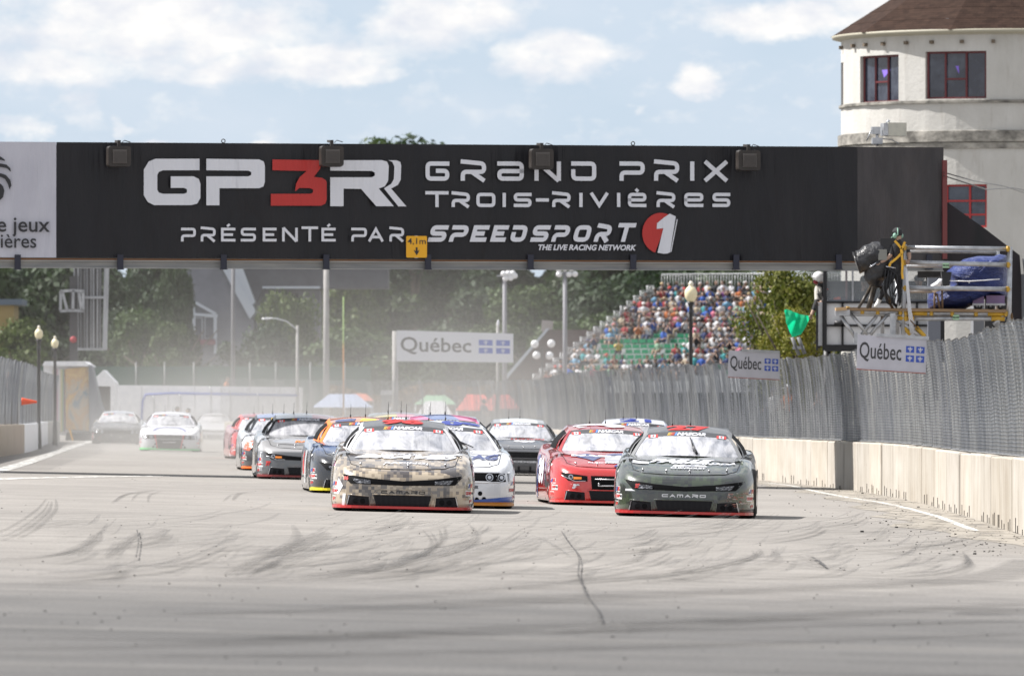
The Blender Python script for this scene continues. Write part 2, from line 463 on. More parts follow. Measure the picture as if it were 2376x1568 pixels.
# sandy shoulder at the foot of the wall
M_sand = pbr('sandy_shoulder', lambda t: t.mix(t.rng(t.noise(t.coord('Object'), 2.2, 6, .7), .35, .65), (.32, .29, .245), (.22, .202, .178)), .95,
             alpha=lambda t: t.rng(t.noise(t.map(t.coord('Object'), (2.5, .7, 1)), 1, 6, .7), .34, .5))
mb = MB(); wl = along(WALL, 3.0)
Lp, Rp = [], []
for i, p in enumerate(wl[:60]):
    d = (wl[min(i + 1, len(wl) - 1)] - wl[max(i - 1, 0)]).normalized(); nn = Vector((-d.y, d.x, 0))
    a = p + nn * (1.25 + .25 * math.sin(i * 1.7)) * min(1, .12 + i / 9); b = p
    Lp.append((a.x, a.y, gz(a.x, a.y) + .004)); Rp.append((b.x, b.y, gz(b.x, b.y) + .004))
n = len(Lp); mb.add(Lp + Rp, [(i, n + i, n + i + 1, i + 1) for i in range(n - 1)])
tag(mb.build('shoulder', M_sand), kind='structure')
# white edge line
M_line = pbr('worn_white_line', (.62, .61, .58), .7, alpha=lambda t: t.rng(t.noise(t.map(t.coord('Object'), (6, 1.5, 1)), 1, 5, .7), .36, .56))
zz = lambda x, y: ((2900 + x / 1.96) / 1.6158, (1250 + y / 1.96) / 1.6158)
mb = MB(); gribbon([zz(-40, 1100), zz(120, 1118), zz(260, 1150), zz(500, 1198), zz(800, 1246), zz(1000, 1290), zz(1200, 1345), zz(1400, 1420), zz(1480, 1450)], .125, .008, mb)
tag(mb.build('edge_line', M_line), kind='structure')
mb = MB(); gribbon([(-60, 1108), (60, 1074), (140, 1046), (215, 1022)], .35, .008, mb)
gribbon([(-40, 1113), (300, 1105), (700, 1104)], .4, .006, mb)
tag(mb.build('edge_line', M_line), kind='structure')
# tyre marks: rubber left by cars turning across the road
M_mark = pbr('rubber_mark', (.055, .052, .05), .8, alpha=lambda t: t.math('MULTIPLY', t.rng(t.noise(t.map(t.coord('Object'), (1.2, 2.5, 1)), 1, 6, .7), .32, .70, 0, .38), 1))
marks = [([(5, 1255), (60, 1230), (110, 1190), (120, 1165)], 1.3), ([(0, 1300), (150, 1288), (215, 1262), (230, 1240)], 2.2), ([(305, 1165), (318, 1150), (345, 1143), (375, 1141)], 1.1),
         ([(540, 1165), (555, 1150), (590, 1145)], 1.3), ([(545, 1165), (580, 1170), (640, 1178)], .6), ([(0, 1360), (300, 1352), (600, 1346), (830, 1330), (960, 1300), (1010, 1265), (1000, 1235)], 1.4),
         ([(560, 1335), (640, 1290), (720, 1255), (760, 1235)], .9), ([(620, 1330), (720, 1290), (780, 1262)], .7), ([(700, 1350), (900, 1320), (1060, 1280), (1100, 1255)], 1.3),
         ([(910, 1232), (940, 1218), (990, 1212)], .9), ([(270, 1290), (300, 1262), (330, 1238)], .9), ([(760, 1400), (1100, 1375), (1400, 1350), (1600, 1330), (1740, 1300), (1755, 1285)], 1.2),
         ([(1150, 1330), (1350, 1322), (1480, 1300), (1500, 1275)], .8), ([(1250, 1240), (1290, 1260), (1330, 1290)], .5), ([(0, 1390), (500, 1380), (1100, 1392), (1700, 1400), (2376, 1360)], .7),
         ([(0, 1505), (400, 1498), (1000, 1470), (1500, 1462), (2376, 1440)], .55), ([(0, 1478), (600, 1482), (1300, 1450), (1900, 1435)], .4), ([(0, 1520), (700, 1520), (1500, 1500), (2376, 1470)], .3),
         ([(400, 1425), (900, 1410), (1500, 1380), (2250, 1345), (2376, 1300)], .8), ([(1750, 1300), (1900, 1320), (2100, 1340), (2240, 1320), (2235, 1290)], .6),
         ([(1800, 1255), (2000, 1275), (2200, 1300)], .7), ([(1870, 1290), (1905, 1308)], .5), ([(2240, 1428), (2310, 1418), (2376, 1410)], .22), ([(1520, 1340), (1600, 1352), (1680, 1362)], .6),
         ([(820, 1255), (900, 1242), (960, 1240)], .4), ([(1300, 1470), (1700, 1440), (2376, 1400)], .5), ([(60, 1225), (200, 1205), (330, 1200)], .4), ([(350, 1230), (470, 1215), (560, 1210)], .4)]
marks += [([(0, 1366), (400, 1362), (760, 1350), (960, 1328), (1100, 1290), (1170, 1262), (1200, 1240)], .9), ([(0, 1376), (600, 1366), (960, 1345), (1150, 1300), (1240, 1262)], .6), ([(900, 1380), (1300, 1352), (1500, 1318), (1560, 1290)], .9), ([(1250, 1372), (1600, 1345), (1790, 1312), (1800, 1285)], .7), ([(1500, 1385), (1850, 1368), (2120, 1350), (2240, 1322), (2230, 1298), (2120, 1285)], .6), ([(150, 1345), (420, 1312), (520, 1272)], .9), ([(1000, 1300), (1090, 1270), (1110, 1245), (1090, 1222)], .7), ([(640, 1300), (700, 1262), (690, 1230)], .7)]
rnd = random.Random(3)
for k in range(120):
    x = rnd.uniform(20, 2050); y = rnd.uniform(1210, 1345); L = rnd.uniform(90, 420); s = rnd.choice((-1, 1))
    marks.append(([(x, y + 16), (x + L * .45, y + 9), (x + L * .85, y - 4 * s), (x + L, y - 18)], rnd.uniform(.3, .8)))
mb = MB()
for i, (pts, w) in enumerate(marks):
    if max(q[1] for q in pts) > 1400: gribbon(pts, .35 + w * .5, .0105 + .0003 * i, mb, taper=True); continue
    nst = rnd.choice((2, 3, 4)) if w > .8 else rnd.choice((1, 2, 2))
    for j in range(nst):
        dx = (j - nst / 2) * rnd.uniform(22, 42); dy = rnd.uniform(-5, 5)
        gribbon([(x + dx * (1 - .25 * k), y + dy - .02 * abs(dx) * k) for k, (x, y) in enumerate(pts)], rnd.uniform(.035, .10), .0105 + .0002 * (i * 4 + j), mb, taper=True)
tag(mb.build('tyre_marks', M_mark), kind='structure')
# wandering crack and a pale scrape
M_crack = pbr('crack', (.055, .052, .05), .95, alpha=lambda t: t.rng(t.noise(t.map(t.coord('Object'), (7, 2.5, 1)), 1, 3, .6), .42, .50))
mb = MB()
gribbon([(1303, 1238), (1318, 1262), (1338, 1288), (1344, 1310), (1342, 1340), (1352, 1368), (1362, 1392), (1384, 1420), (1392, 1448)], .015, .03, mb, seg=5)
gribbon([(318, 1235), (322, 1260), (316, 1300)], .015, .03, mb)
gribbon([(1884, 1298), (1902, 1310), (1915, 1320)], .03, .03, mb)
tag(mb.build('crack', M_crack), kind='structure')
M_scrape = pbr('pale_scrape', (.34, .325, .30), .9, alpha=lambda t: t.rng(t.noise(t.map(t.coord('Object'), (5, 12, 1)), 1, 6, .8), .50, .8, 0, .5))
mb = MB(); gribbon([(1195, 1500), (1260, 1490), (1350, 1478), (1412, 1456)], .55, .034, mb, taper=True)
tag(mb.build('scrape', M_scrape), kind='structure')
# rubber crumbs and grit
mb = MB(); rnd = random.Random(5)
for k in range(520):
    i = int(rnd.random() ** 1.5 * 50); p = wl[i]; d = (wl[i + 1] - p).normalized(); nn = Vector((-d.y, d.x, 0))
    q = p + d * rnd.uniform(0, 3) + nn * (abs(rnd.gauss(0, 1.0)) + .03); s = rnd.uniform(.005, .015) * (1.8 if rnd.random() < .04 else 1)
    mb.box((q.x, q.y, gz(q.x, q.y) + s * .4), (s * 1.6, s, s * .8), rnd.uniform(0, 3))
for k in range(500):
    q = G(rnd.uniform(0, 2376), rnd.choice((rnd.uniform(1060, 1330), rnd.uniform(1060, 1560)))); s = rnd.uniform(.003, .010)
    mb.box((q.x, q.y, q.z + s * .5), (s * 1.6, s, s * .8), rnd.uniform(0, 3))
tag(mb.build('rubber_crumbs', M_rubber, fix=False), 'black rubber crumbs and grit scattered along the shoulder and road', kind='stuff')

# ================= right wall =================
def conc(t):
    oi = t.new('ShaderNodeObjectInfo').outputs['Random']
    c = t.vmath('ADD', t.coord('Object'), t.comb(t.math('MULTIPLY', oi, 40), t.math('MULTIPLY', oi, 13), 0))
    st = t.noise(t.map(c, (7, 7, .35)), 1, 5, .7)
    ls = t.noise(t.map(c, (.8, .8, 1.1)), 1, 4, .6)
    b = t.mix(t.rng(st, .35, .68), (.42, .385, .335), (.25, .222, .185))
    b = t.mix(t.rng(ls, .35, .65, 0, .6), b, (.47, .45, .415))
    z = t.sep(t.coord('Object'))[2]
    drip = t.math('MULTIPLY', t.rng(t.noise(t.map(c, (11, 11, .15)), 1, 3, .8), .58, .68), t.rng(z, .75, .0, 0, .85))
    b = t.mix(drip, b, (.12, .10, .085))
    top = t.math('MULTIPLY', t.rng(t.noise(t.map(c, (3, 3, .3)), 1, 4, .7), .45, .7), t.rng(z, .55, .93, 0, .5))
    b = t.mix(top, b, (.24, .20, .165))
    tint = t.ramp(oi, [(0, (.86, .83, .78)), (.5, (1, 1, 1)), (1, (1.1, 1.07, 1.02))])
    return t.mix(1, b, tint, 'MULTIPLY')
M_conc = pbr('wall_concrete', conc, .85, bump=nbump((1, 1, .6), 18, .35, .012))
M_notch = pbr('slot_shadow', (.035, .03, .026), .95)
def wall_block_mesh(L, h):
    mb = MB(); g = .028; b = .02
    prof = [(-.20, 0), (-.20, h - b), (-.20 + b, h), (.20 - b, h), (.20, h - b), (.20, 0)]
    X = [g, g + .018, L - g - .018, L - g]
    vs = []
    for i, x in enumerate(X):
        ins = .018 if i in (0, 3) else 0
        for (y, z) in prof: vs.append((x, y - math.copysign(ins, y), z - (ins if z > h / 2 else 0)))
    n = len(prof); fs = []
    for i in range(3):
        for k in range(n - 1): fs.append((i * n + k, i * n + k + 1, (i + 1) * n + k + 1, (i + 1) * n + k))
    fs += [tuple(range(n)), tuple(3 * n + k for k in reversed(range(n)))]
    mb.add(vs, fs, 0)
    return mb
bw = wall_block_mesh(4.2, .93)
blockme = bw.mesh('concrete_block', M_conc)
bm = bmesh.new(); bm.from_mesh(blockme); bmesh.ops.recalc_face_normals(bm, faces=bm.faces); bm.to_mesh(blockme); bm.free()
slotme = MB().box((0, 0, .07), (.055, .01, .15)).mesh('lifting_slot', M_notch)
wall = empty('concrete_wall', (6.2, 104, gz(6.2, 104)), 0, 'long curving pale concrete barrier of upright blocks beneath the wire fence, right of the track', 'wall')
blk = along(WALL, 4.2); rnd = random.Random(11)
for i in range(len(blk) - 1):
    a, b = blk[i], blk[i + 1]; rz = math.atan2(b.y - a.y, b.x - a.x) + rnd.uniform(-.004, .004)
    o = link('concrete_block', blockme, wall)
    n = Vector((math.sin(rz), -math.cos(rz), 0))
    p = a + n * (.20 + rnd.uniform(0, .035))
    o.location = Vector((p.x, p.y, gz(p.x, p.y))) - wall.location; o.rotation_euler = (0, rnd.uniform(-.003, .003), rz)
    if i < 26 and i % 5 != 3:
        for fx in (.55, 1.15, 2.6, 3.3):
            s = link('lifting_slot', slotme, o, (fx + rnd.uniform(-.15, .15), .2035, 0)); s.scale = (rnd.uniform(.5, 1.1), 1, rnd.uniform(.4, 1.3))
# ================= wire fence on the wall =================
def wirecol(t):
    c = t.coord('Object'); oi = t.new('ShaderNodeObjectInfo').outputs['Random']
    k = t.mix(t.rng(t.noise(c, 1.3, 3, .5), .35, .65), (.22, .232, .25), (.36, .372, .39))
    return t.mix(1, k, t.ramp(oi, [(0, (.72, .74, .78)), (.5, (1, 1, 1)), (1, (1.15, 1.13, 1.08))]), 'MULTIPLY')
M_wire = pbr('fence_wire', wirecol, .42, .15)
def panel_mesh(L, H, cell, r, seed, lean):
    rn = np.random.RandomState(seed); ph = rn.uniform(0, 6, 4)
    nw = int(L / cell); ns = int(H / (cell * .55))
    k = np.arange(ns + 1); z = k * H / ns
    V = []; Fq = []; base = 0
    offs = [(math.cos(a) * r, math.sin(a) * r) for a in (0.5, 2.6, 4.7)]
    for w in range(nw + 1):
        x = w * cell + np.where(k % 2 == 0, 1, -1) * cell * .5 * (1 if w % 1 == 0 else -1)
        x = np.clip(x, 0, L)
        t = z / H
        yb = lean * t ** 2.2 + .024 * t * np.sin(x / L * 2 * math.pi + ph[0]) + .013 * np.sin(x / L * 4 * math.pi + ph[1]) * t + .005 * np.sin(x * 11 + ph[2]) + np.where(k % 2 == 0, 1, -1) * r
        zz_ = z * (1 + .012 * np.sin(x * 3 + ph[3]))
        for (ox, oy) in offs:
            V.append(np.stack([x + ox, yb + oy, zz_], 1))
        n = ns + 1; a = np.arange(ns)
        for q in range(3):
            q2 = (q + 1) % 3
            Fq.append(np.stack([base + q * n + a, base + q2 * n + a, base + q2 * n + a + 1, base + q * n + a + 1], 1))
        base += 3 * n
    V = np.concatenate(V); Fq = np.concatenate(Fq)
    me = bpy.data.meshes.new('mesh_panel'); me.vertices.add(len(V)); me.vertices.foreach_set('co', V.ravel().astype(np.float32))
    me.loops.add(Fq.size); me.loops.foreach_set('vertex_index', Fq.ravel().astype(np.int32))
    me.polygons.add(len(Fq)); me.polygons.foreach_set('loop_start', np.arange(0, Fq.size, 4, dtype=np.int32))
    me.update(calc_edges=True); me.materials.append(M_wire)
    return me
FH = 1.72
M_postm = pbr('fence_post_steel', worn((.13, .135, .14), (.20, .205, .21), f=5), .6, .3)
pm = [panel_mesh(3.03, FH, .045, .0032, s, (.14)) for s in range(4)]
fence = empty('debris_fence', (6.2, 104, gz(6.2, 104) + .93), 0, 'tall grey chain link fence standing on the pale concrete wall, curving away', 'fence')
FP = along(WALL, 3.0); rnd = random.Random(4)
postme = MB().tube([(0, 0, -.5), (0, 0, 1.2), (0, .05, 1.5), (0, .13, 1.74)], .028, 8).mesh('post', M_postm)
railme = MB().tube([(0, .02, .02), (3.0, .02, .02)], .012, 5).mesh('tension_wire', M_postm)
for i in range(len(FP) - 1):
    a, b = FP[i], FP[i + 1]; rz = math.atan2(b.y - a.y, b.x - a.x)
    n = Vector((math.sin(rz), -math.cos(rz), 0)); p = a + n * .18
    o = link('mesh_panel', pm[rnd.randrange(4)], fence); loc = Vector((p.x, p.y, gz(p.x, p.y) + .93)) - fence.location
    o.location = loc; o.rotation_euler = (0, 0, rz); o.scale = (1, rnd.uniform(.97, 1.04), rnd.uniform(.985, 1.02))
    o = link('tension_wire', railme, fence); o.location = loc; o.rotation_euler = (0, 0, rz)
    if i % 4 == 0:
        o = link('post', postme, fence); o.location = loc + n * .07; o.rotation_euler = (0, 0, rz)

# ================= left wall and fence =================
LW = [(-11.2, 170), (-12.7, 211), (-13.6, 240), (-14.8, 268), (-16.2, 297), (-17.4, 330)]
lwall = empty('concrete_wall', (-12.7, 211, gz(-12.7, 211)), 0, 'low brownish concrete barrier with one white block, at the left edge of the track', 'wall')
lb = along(LW, 6.0)
lme = wall_block_mesh(6.0, .8).mesh('concrete_block', pbr('brown_concrete', worn((.30, .24, .18), (.42, .36, .29), (4, 4, .5), 1.3), .9))
lmw = wall_block_mesh(6.0, .8).mesh('concrete_block', M_white)
lmg = wall_block_mesh(6.0, .8).mesh('concrete_block', pbr('grey_concrete', worn((.34, .33, .31), (.45, .43, .4), (4, 4, .5), 1.3), .9))
for me in (lme, lmw, lmg):
    bm = bmesh.new(); bm.from_mesh(me); bmesh.ops.recalc_face_normals(bm, faces=bm.faces); bm.to_mesh(me); bm.free()
for i in range(len(lb) - 1):
    a, b = lb[i], lb[i + 1]; rz = math.atan2(b.y - a.y, b.x - a.x); mid = (a + b) / 2; px = 1188 + F * mid.x / mid.y
    me = lmw if 62 < px < 112 else (lmg if px >= 112 else lme)
    o = link('concrete_block', me, lwall); o.location = Vector((a.x - .22, a.y, gz(a.x, a.y))) - lwall.location; o.rotation_euler = (0, 0, rz)
lf = empty('debris_fence', (-12.9, 211, gz(-12.9, 211) + .8), 0, 'bluish grey chain link fence above the low brown barrier at far left', 'fence')
fp = along(LW, 3.0)
for i in range(len(fp) - 1):
    a, b = fp[i], fp[i + 1]; rz = math.atan2(b.y - a.y, b.x - a.x); L = Vector((a.x - .22, a.y, gz(a.x, a.y) + .8)) - lf.location
    o = link('mesh_panel', pm[rnd.randrange(4)], lf); o.location = L; o.rotation_euler = (0, 0, rz); o.scale = (1, -.8, 1)
    if i % 2 == 0: o = link('post', postme, lf); o.location = L; o.rotation_euler = (0, 0, rz + math.pi)
# ================= bridge over the track =================
BA = R(11.3); BD = 163.5
BT = math.tan(BA)
def bl(px, py):
    t = (px - 1188) / F; D = BD / (1 - t * BT)
    return (t * D / math.cos(BA), HC + (YH - py) / F * D)
z5 = lambda x, y: bl(x * .41675, 297.06 + y * .41675)
z6 = lambda x, y: bl(928.3 + x * .3907, 297.06 + y * .3907)
bridge = empty('footbridge', (0, BD, 0), BA, 'long covered footbridge across the track hung with black banners', 'bridge')
def bfn(u, z, off=0): return (u, -off, z)
def banner_col(t):
    c = t.coord('Object')
    a = t.noise(t.map(c, (1.2, 1, .25)), 1, 4, .6)
    return t.mix(t.rng(a, .35, .7), (.006, .006, .009), (.013, .012, .015))
def fold_bump(t):
    c = t.coord('Object'); w = t.noise(t.map(c, (1.5, 1, .22), rot=(0, .16, 0)), 1, 3, .5, .8)
    w2 = t.noise(t.map(c, (9, 1, .5), rot=(0, -.1, 0)), 1, 4, .6, .8)
    return t.bump(t.math('ADD', w, t.math('MULTIPLY', w2, .10)), .9, .2)
M_banner = pbr('banner_fabric', banner_col, .42, bump=fold_bump, spec=.35)
M_bwhite = pbr('banner_white', worn((.50, .50, .56), (.43, .43, .49), (1, 1, .5), 1.2), .6, bump=lambda t: fold_bump(t))
M_letter = pbr('banner_letter_white', (.62, .63, .68), .55, bump=fold_bump)
M_lred = pbr('banner_letter_red', (.42, .022, .018), .5, bump=fold_bump)
def cloth(x0, x1, ztop, zbot, mat, name, nu=120, nv=14, amp=.02, seed=1):
    rn = random.Random(seed); fr = [(rn.uniform(.8, 7), rn.uniform(0, 6), rn.uniform(.2, 1)) for _ in range(9)]
    mb = MB()
    def f(a, b):
        u = x0 + (x1 - x0) * a; z = zbot(u) + (ztop(u) - zbot(u)) * b
        w = sum(k * math.sin(u * q + p + z * .35 * q * .2) for q, p, k in fr) / 5
        return (u, .012 + amp * w * (1 - .6 * abs(2 * b - 1)), z)
    mb.grid(f, nu, nv, smooth=True)
    return mb.build(name, mat, bridge)
zt = lambda u: 0; T0 = bl(0, 328)[1]; T1 = bl(2190, 341)[1]
def lin(pa, pb):
    (u0, z0), (u1, z1) = pa, pb
    return lambda u: z0 + (z1 - z0) * (u - u0) / (u1 - u0)
ztop = lin(bl(0, 329), bl(2190, 342)); zbot = lin(bl(0, 597), bl(2190, 607))
uE = bl(2190, 400)[0]; uL = bl(131, 400)[0]; uFar = bl(-1000, 400)[0]
cloth(uL, bl(1990, 400)[0], ztop, zbot, M_banner, 'banner', 260, 14, .03, 1)
cloth(bl(1990, 400)[0], uE, ztop, zbot, pbr('banner_sheen', worn((.018, .016, .018), (.055, .048, .05), (1.4, 1, .3), 1), .5, bump=fold_bump), 'banner', 40, 10, .03, 5)  # right end: the fabric's sheen is painted in as a paler colour
cloth(uFar, uL - .004, ztop, zbot, M_bwhite, 'banner', 40, 10, .012, 3)['label'] = 'pale grey banner with a black palm emblem'
# box behind the banners: frame, deck and roof of the bridge
mb = MB(); DP = 4.4
mb.box(((uFar + uE) / 2, DP / 2 + .12, (ztop(0) + zbot(0)) / 2 + .08), (uE - uFar - .05, DP - .16, ztop(0) - zbot(0) - .26))
mb.build('deck', pbr('bridge_inside', (.03, .03, .033), .7), bridge)
mb = MB()
zb = zbot(0)
for y, zb in ((.06, zbot(0)), (DP, zbot(0) + .22)):
    mb.box(((uFar + uE) / 2, y + .04, zb - .115), (uE - uFar, .05, .15)); mb.box(((uFar + uE) / 2, y, zb - .05), (uE - uFar, .13, .02)); mb.box(((uFar + uE) / 2, y, zb - .185), (uE - uFar, .13, .015))
zb = zbot(0); beam = mb.build('beam', pbr('bridge_beam', worn((.24, .245, .25), (.36, .35, .33), (.6, 3, 6), 1.5), .55, .3), bridge)
mb = MB(); mb.box(((uFar + uE) / 2, .03, zb - .022), (uE - uFar, .03, .022)); mb.build('rusty_edge', pbr('rust', (.20, .085, .03), .9), bridge)
hme = MB().box((0, -.05, .02), (.115, .05, .27)).box((0, -.03, -.12), (.14, .1, .02)).mesh('hanger', pbr('navy_steel', (.012, .014, .03), .5))
for px in (40, 278, 518, 756, 992, 1230, 1468, 1707, 1945, 2155):
    u, z = bl(px, 600); link('hanger', hme, bridge, (u, 0, z - .08))
rme = MB().tube([(.035 * math.cos(a), 0, .04 + .035 * math.sin(a)) for a in [k * math.pi / 5 for k in range(11)]], .01, 5).mesh('ring', M_dark)
for px in (519, 1470): u, z = bl(px, 333); link('ring', rme, bridge, (u, .05, ztop(u)))
# red corner post at the right end
mb = MB(); u, z = bl(2188, 480); mb.box((u + .03, .0, (ztop(u) + zbot(u)) / 2 - .1), (.09, .1, ztop(u) - zbot(u) - .3))
mb.build('end_post', pbr('faded_red', (.16, .035, .035), .6), bridge)
# --- lettering ---
L5 = lambda pts, mb, mi=0, off=.05, r=0: poly(mb, [z5(*p) for p in pts], bfn, off, mi, r)
big = MB()
L5([(1108, 172), (862, 172), (825, 188), (798, 232), (798, 375), (820, 412), (855, 430), (1060, 430), (1095, 422), (1113, 390), (1113, 312), (1104, 284), (1075, 270), (948, 270), (948, 334), (1022, 334), (1038, 342), (1038, 360), (1022, 367), (905, 367), (882, 360), (873, 345), (873, 262), (882, 245), (905, 236), (1108, 236)], big)
L5([(1146, 172), (1440, 176), (1465, 187), (1472, 210), (1472, 300), (1464, 326), (1440, 336), (1219, 336), (1219, 431), (1146, 431), (1146, 270), (1380, 270), (1396, 262), (1396, 246), (1380, 238), (1146, 236)], big)
L5([(1836, 180), (2125, 180), (2152, 188), (2162, 212), (2158, 295), (2140, 325), (2106, 338), (2190, 436), (2092, 436), (2008, 340), (1910, 338), (1910, 436), (1836, 436), (1836, 275), (2068, 275), (2084, 266), (2084, 250), (2068, 240), (1836, 238)], big)
L5([(2160, 180), (2205, 181), (2226, 190), (2231, 212), (2228, 290), (2212, 318), (2175, 338), (2260, 437), (2215, 437), (2135, 337), (2175, 312), (2190, 285), (2193, 215), (2182, 190)], big)
x = 0
def word5(s, boxes, zf, y0, y1, t, mb, shear=0, t_abs=None, accs={}):
    for k, (ch, (a, b)) in enumerate(zip(s, boxes)):
        p0 = zf(a, y1); p1 = zf(b, y0)
        techno(mb, ch, p0[0], p0[1], p1[0], p1[1], t, bfn, .05, shear=shear, acc=accs.get(k))
pp = 1 / 120 * .3907   # one enlarged picture unit in metres
word5('GRaNDPRIX', [(148, 290), (357, 508), (574, 732), (795, 952), (1013, 1162), (1300, 1450), (1505, 1655), (1712, 1752), (1795, 1950)], z6, 200, 314, .082, big)
word5('TROIS-RIVIèReS'.replace('è', 'e'), [(147, 285), (303, 412), (450, 563), (603, 628), (672, 778), (812, 872), (900, 1010), (1058, 1084), (1122, 1238), (1282, 1308), (1350, 1460), (1520, 1632), (1684, 1798), (1852, 1958)], z6, 386, 470, .064, big, accs={10: '\\'})
s5 = 'PRÉSENTÉPAR'
word5('PRESENTEPAR', [(1005, 1088), (1115, 1198), (1228, 1308), (1338, 1422), (1460, 1537), (1568, 1655), (1676, 1768), (1787, 1866), (1953, 2040), (2045, 2135), (2165, 2247)], z5, 556, 632, .050, big, accs={2: '/', 7: '/'})
word5('SPEEDSPORT', [(160, 262), (285, 385), (410, 505), (530, 620), (645, 735), (768, 868), (893, 988), (1018, 1115), (1145, 1235), (1268, 1372)], z6, 578, 676, .084, big, shear=.28)
p0 = z6(818, 726); p1 = z6(1400, 694); letter(big, 'THE LIVE RACING NETWORK', p0[0], p0[1], p1[0], p1[1], bfn, .05, bold=.035, shear=.25)
L6 = lambda pts, mb, mi=0, off=.05: poly(mb, [z6(*p) for p in pts], bfn, off, mi)
L6([(1523, 566), (1560, 535), (1598, 509), (1634, 526), (1600, 738), (1584, 746), (1560, 747), (1525, 741), (1560, 595), (1520, 600)], big, off=.056)
L6([(1640, 540), (1645, 545), (1608, 735), (1602, 737)], big, off=.056)
big.build('lettering', M_letter, bridge, fix=False)
red = MB()
L5([(1514, 176), (1781, 180), (1781, 225), (1745, 273), (1790, 278), (1812, 292), (1816, 305), (1816, 400), (1808, 422), (1785, 433), (1505, 433), (1505, 367), (1725, 367), (1740, 360), (1740, 343), (1725, 336), (1665, 334), (1640, 354), (1645, 312), (1665, 275), (1705, 240), (1514, 236)], red)
red.build('red_lettering', M_lred, bridge, fix=False); red = MB()
cx, cy = 1545, 625; arc = [(cx + 110 * math.cos(a), cy - 121 * math.sin(a)) for a in [R(q) for q in range(62, 262, 10)]]
L6(arc, red, off=.05); red.build('red_disc', M_lred, bridge, fix=False)

blk_ = MB()
def petal(pts): L5(pts, blk_)
petal([(0, 160), (22, 175), (26, 185), (0, 178)]); petal([(0, 198), (35, 205), (55, 225), (58, 245), (35, 225), (0, 218)])
petal([(0, 252), (30, 262), (55, 290), (61, 320), (50, 345), (42, 315), (25, 285), (0, 272)]); petal([(0, 310), (15, 325), (22, 350), (15, 385), (0, 400)])
petal([(-60, 160), (0, 160), (0, 178), (-60, 190)]); petal([(-60, 205), (0, 198), (0, 218), (-70, 240)]); petal([(-60, 262), (0, 252), (0, 272), (-50, 300)]); petal([(-50, 330), (0, 310), (0, 400), (-40, 420)])
p0 = z5(0, 606); p1 = z5(276, 495); letter(blk_, 'de jeux', z5(-80, 0)[0], p0[1], p1[0], p1[1], bfn, .05, bold=.012)
p0 = z5(0, 668); p1 = z5(200, 590); letter(blk_, 'Rivières', z5(-130, 0)[0], p0[1], p1[0], p1[1], bfn, .05, bold=.008)
blk_.build('black_lettering', M_blackprint, bridge, fix=False)
# support behind the right end
M_ps = pbr('painted_steel', (.20, .205, .22), .5)
for (u, y) in ((uE + 1.7, .3), (uE + 1.7, 4.0)): MB().box((u, y, 2), (.22, .22, 4.2)).build('support_post', M_ps, bridge)
# --- clearance sign ---
def inv_b(px, py, off=0):
    u, z = bl(px, py); return bridge_mat @ Vector((u, -off, z))
bridge_mat = Matrix.Translation((0, BD, 0)) @ Matrix.Rotation(BA, 4, 'Z')
a = bl(940, 598); b = bl(988, 548); c = inv_b(964, 573, .12)
w = b[0] - a[0]; h = b[1] - a[1]
sg = empty('clearance_sign', c, BA, 'small yellow height sign reading 4,1m with a down arrow, on the banner edge', 'sign')
mb = MB(); loop = [tuple(p) for p in fillet([(-w / 2, -h / 2), (w / 2, -h / 2), (w / 2, h / 2), (-w / 2, h / 2)], .03, True)]
mb.prism(loop, lambda x, z: (x, .02, z), lambda x, z: (x, 0, z)); mb.build('plate', pbr('sign_yellow', (.72, .36, .006), .45), sg)
mb = MB(); f = lambda x, z, o: (x, -.004 - o, z)
letter(mb, '4,1m', -w * .44, h * .08, w * .44, h * .40, f, 0, bold=.01)
poly(mb, [(-.018, -.01), (.018, -.01), (.018, -.08), (.06, -.06), (0, -.165), (-.06, -.06), (-.018, -.08)], f)
mb.build('lettering', M_blackprint, sg, fix=False)
mb = MB().box((0, .05, 0), (.06, .05, h * 1.05)); mb.build('bracket', M_galv, sg)
# --- four floodlights ---
fh = MB(); hw, hh = .225, .20
loop = [tuple(p) for p in fillet([(-hw, -hh), (hw, -hh), (hw, hh), (-hw, hh)], .06, True)]
fh.prism(loop, lambda x, z: (x, .12, z), lambda x, z: (x * .96, -.10, z * .96))
fh.box((0, -.11, 0), (.27, .03, .26), mi=1)
fl = MB()
for k in range(12): fl.box((-.121 + .022 * k, -.13, -.01), (.008, .02, .22))
M_brown = pbr('brown_housing', worn((.018, .014, .012), (.032, .025, .021), f=5), .5); M_mesh = pbr('louvre_metal', (.10, .09, .085), .5, .3)
fa = MB().box((0, .0, hh + .05), (.06, .07, .12)).bar((0, 0, hh + .08), (0, .38, hh + .10), .045).tube([(.05, 0, hh + .06), (.12, .1, hh + .11), (.25, .2, hh + .08)], .008, 4)
fhm, flm, fam = fh.mesh('housing', [M_brown, M_mesh]), fl.mesh('louvre', M_mesh), fa.mesh('arm', M_brown)
for me in (fhm, fam):
    bm = bmesh.new(); bm.from_mesh(me); bmesh.ops.recalc_face_normals(bm, faces=bm.faces); bm.to_mesh(me); bm.free()
for px, py, s, lab in ((268, 365, 1, 'brown floodlight at the left end of the black banner, left of the large G'), (760.5, 364.5, 1, 'brown floodlight hanging over the red 3 and the R of the banner'),
                    (1246.5, 371, 1, 'brown floodlight hanging over the N in GRAND on the banner'), (1725.5, 374, 1, 'brown floodlight hanging just right of PRIX on the banner')):
    r_ = empty('floodlight', inv_b(px, py, .42), BA, lab, 'floodlight', 'floodlights along the top of the bridge banner')
    link('housing', fhm, r_); link('louvre', flm, r_); link('arm', fam, r_)
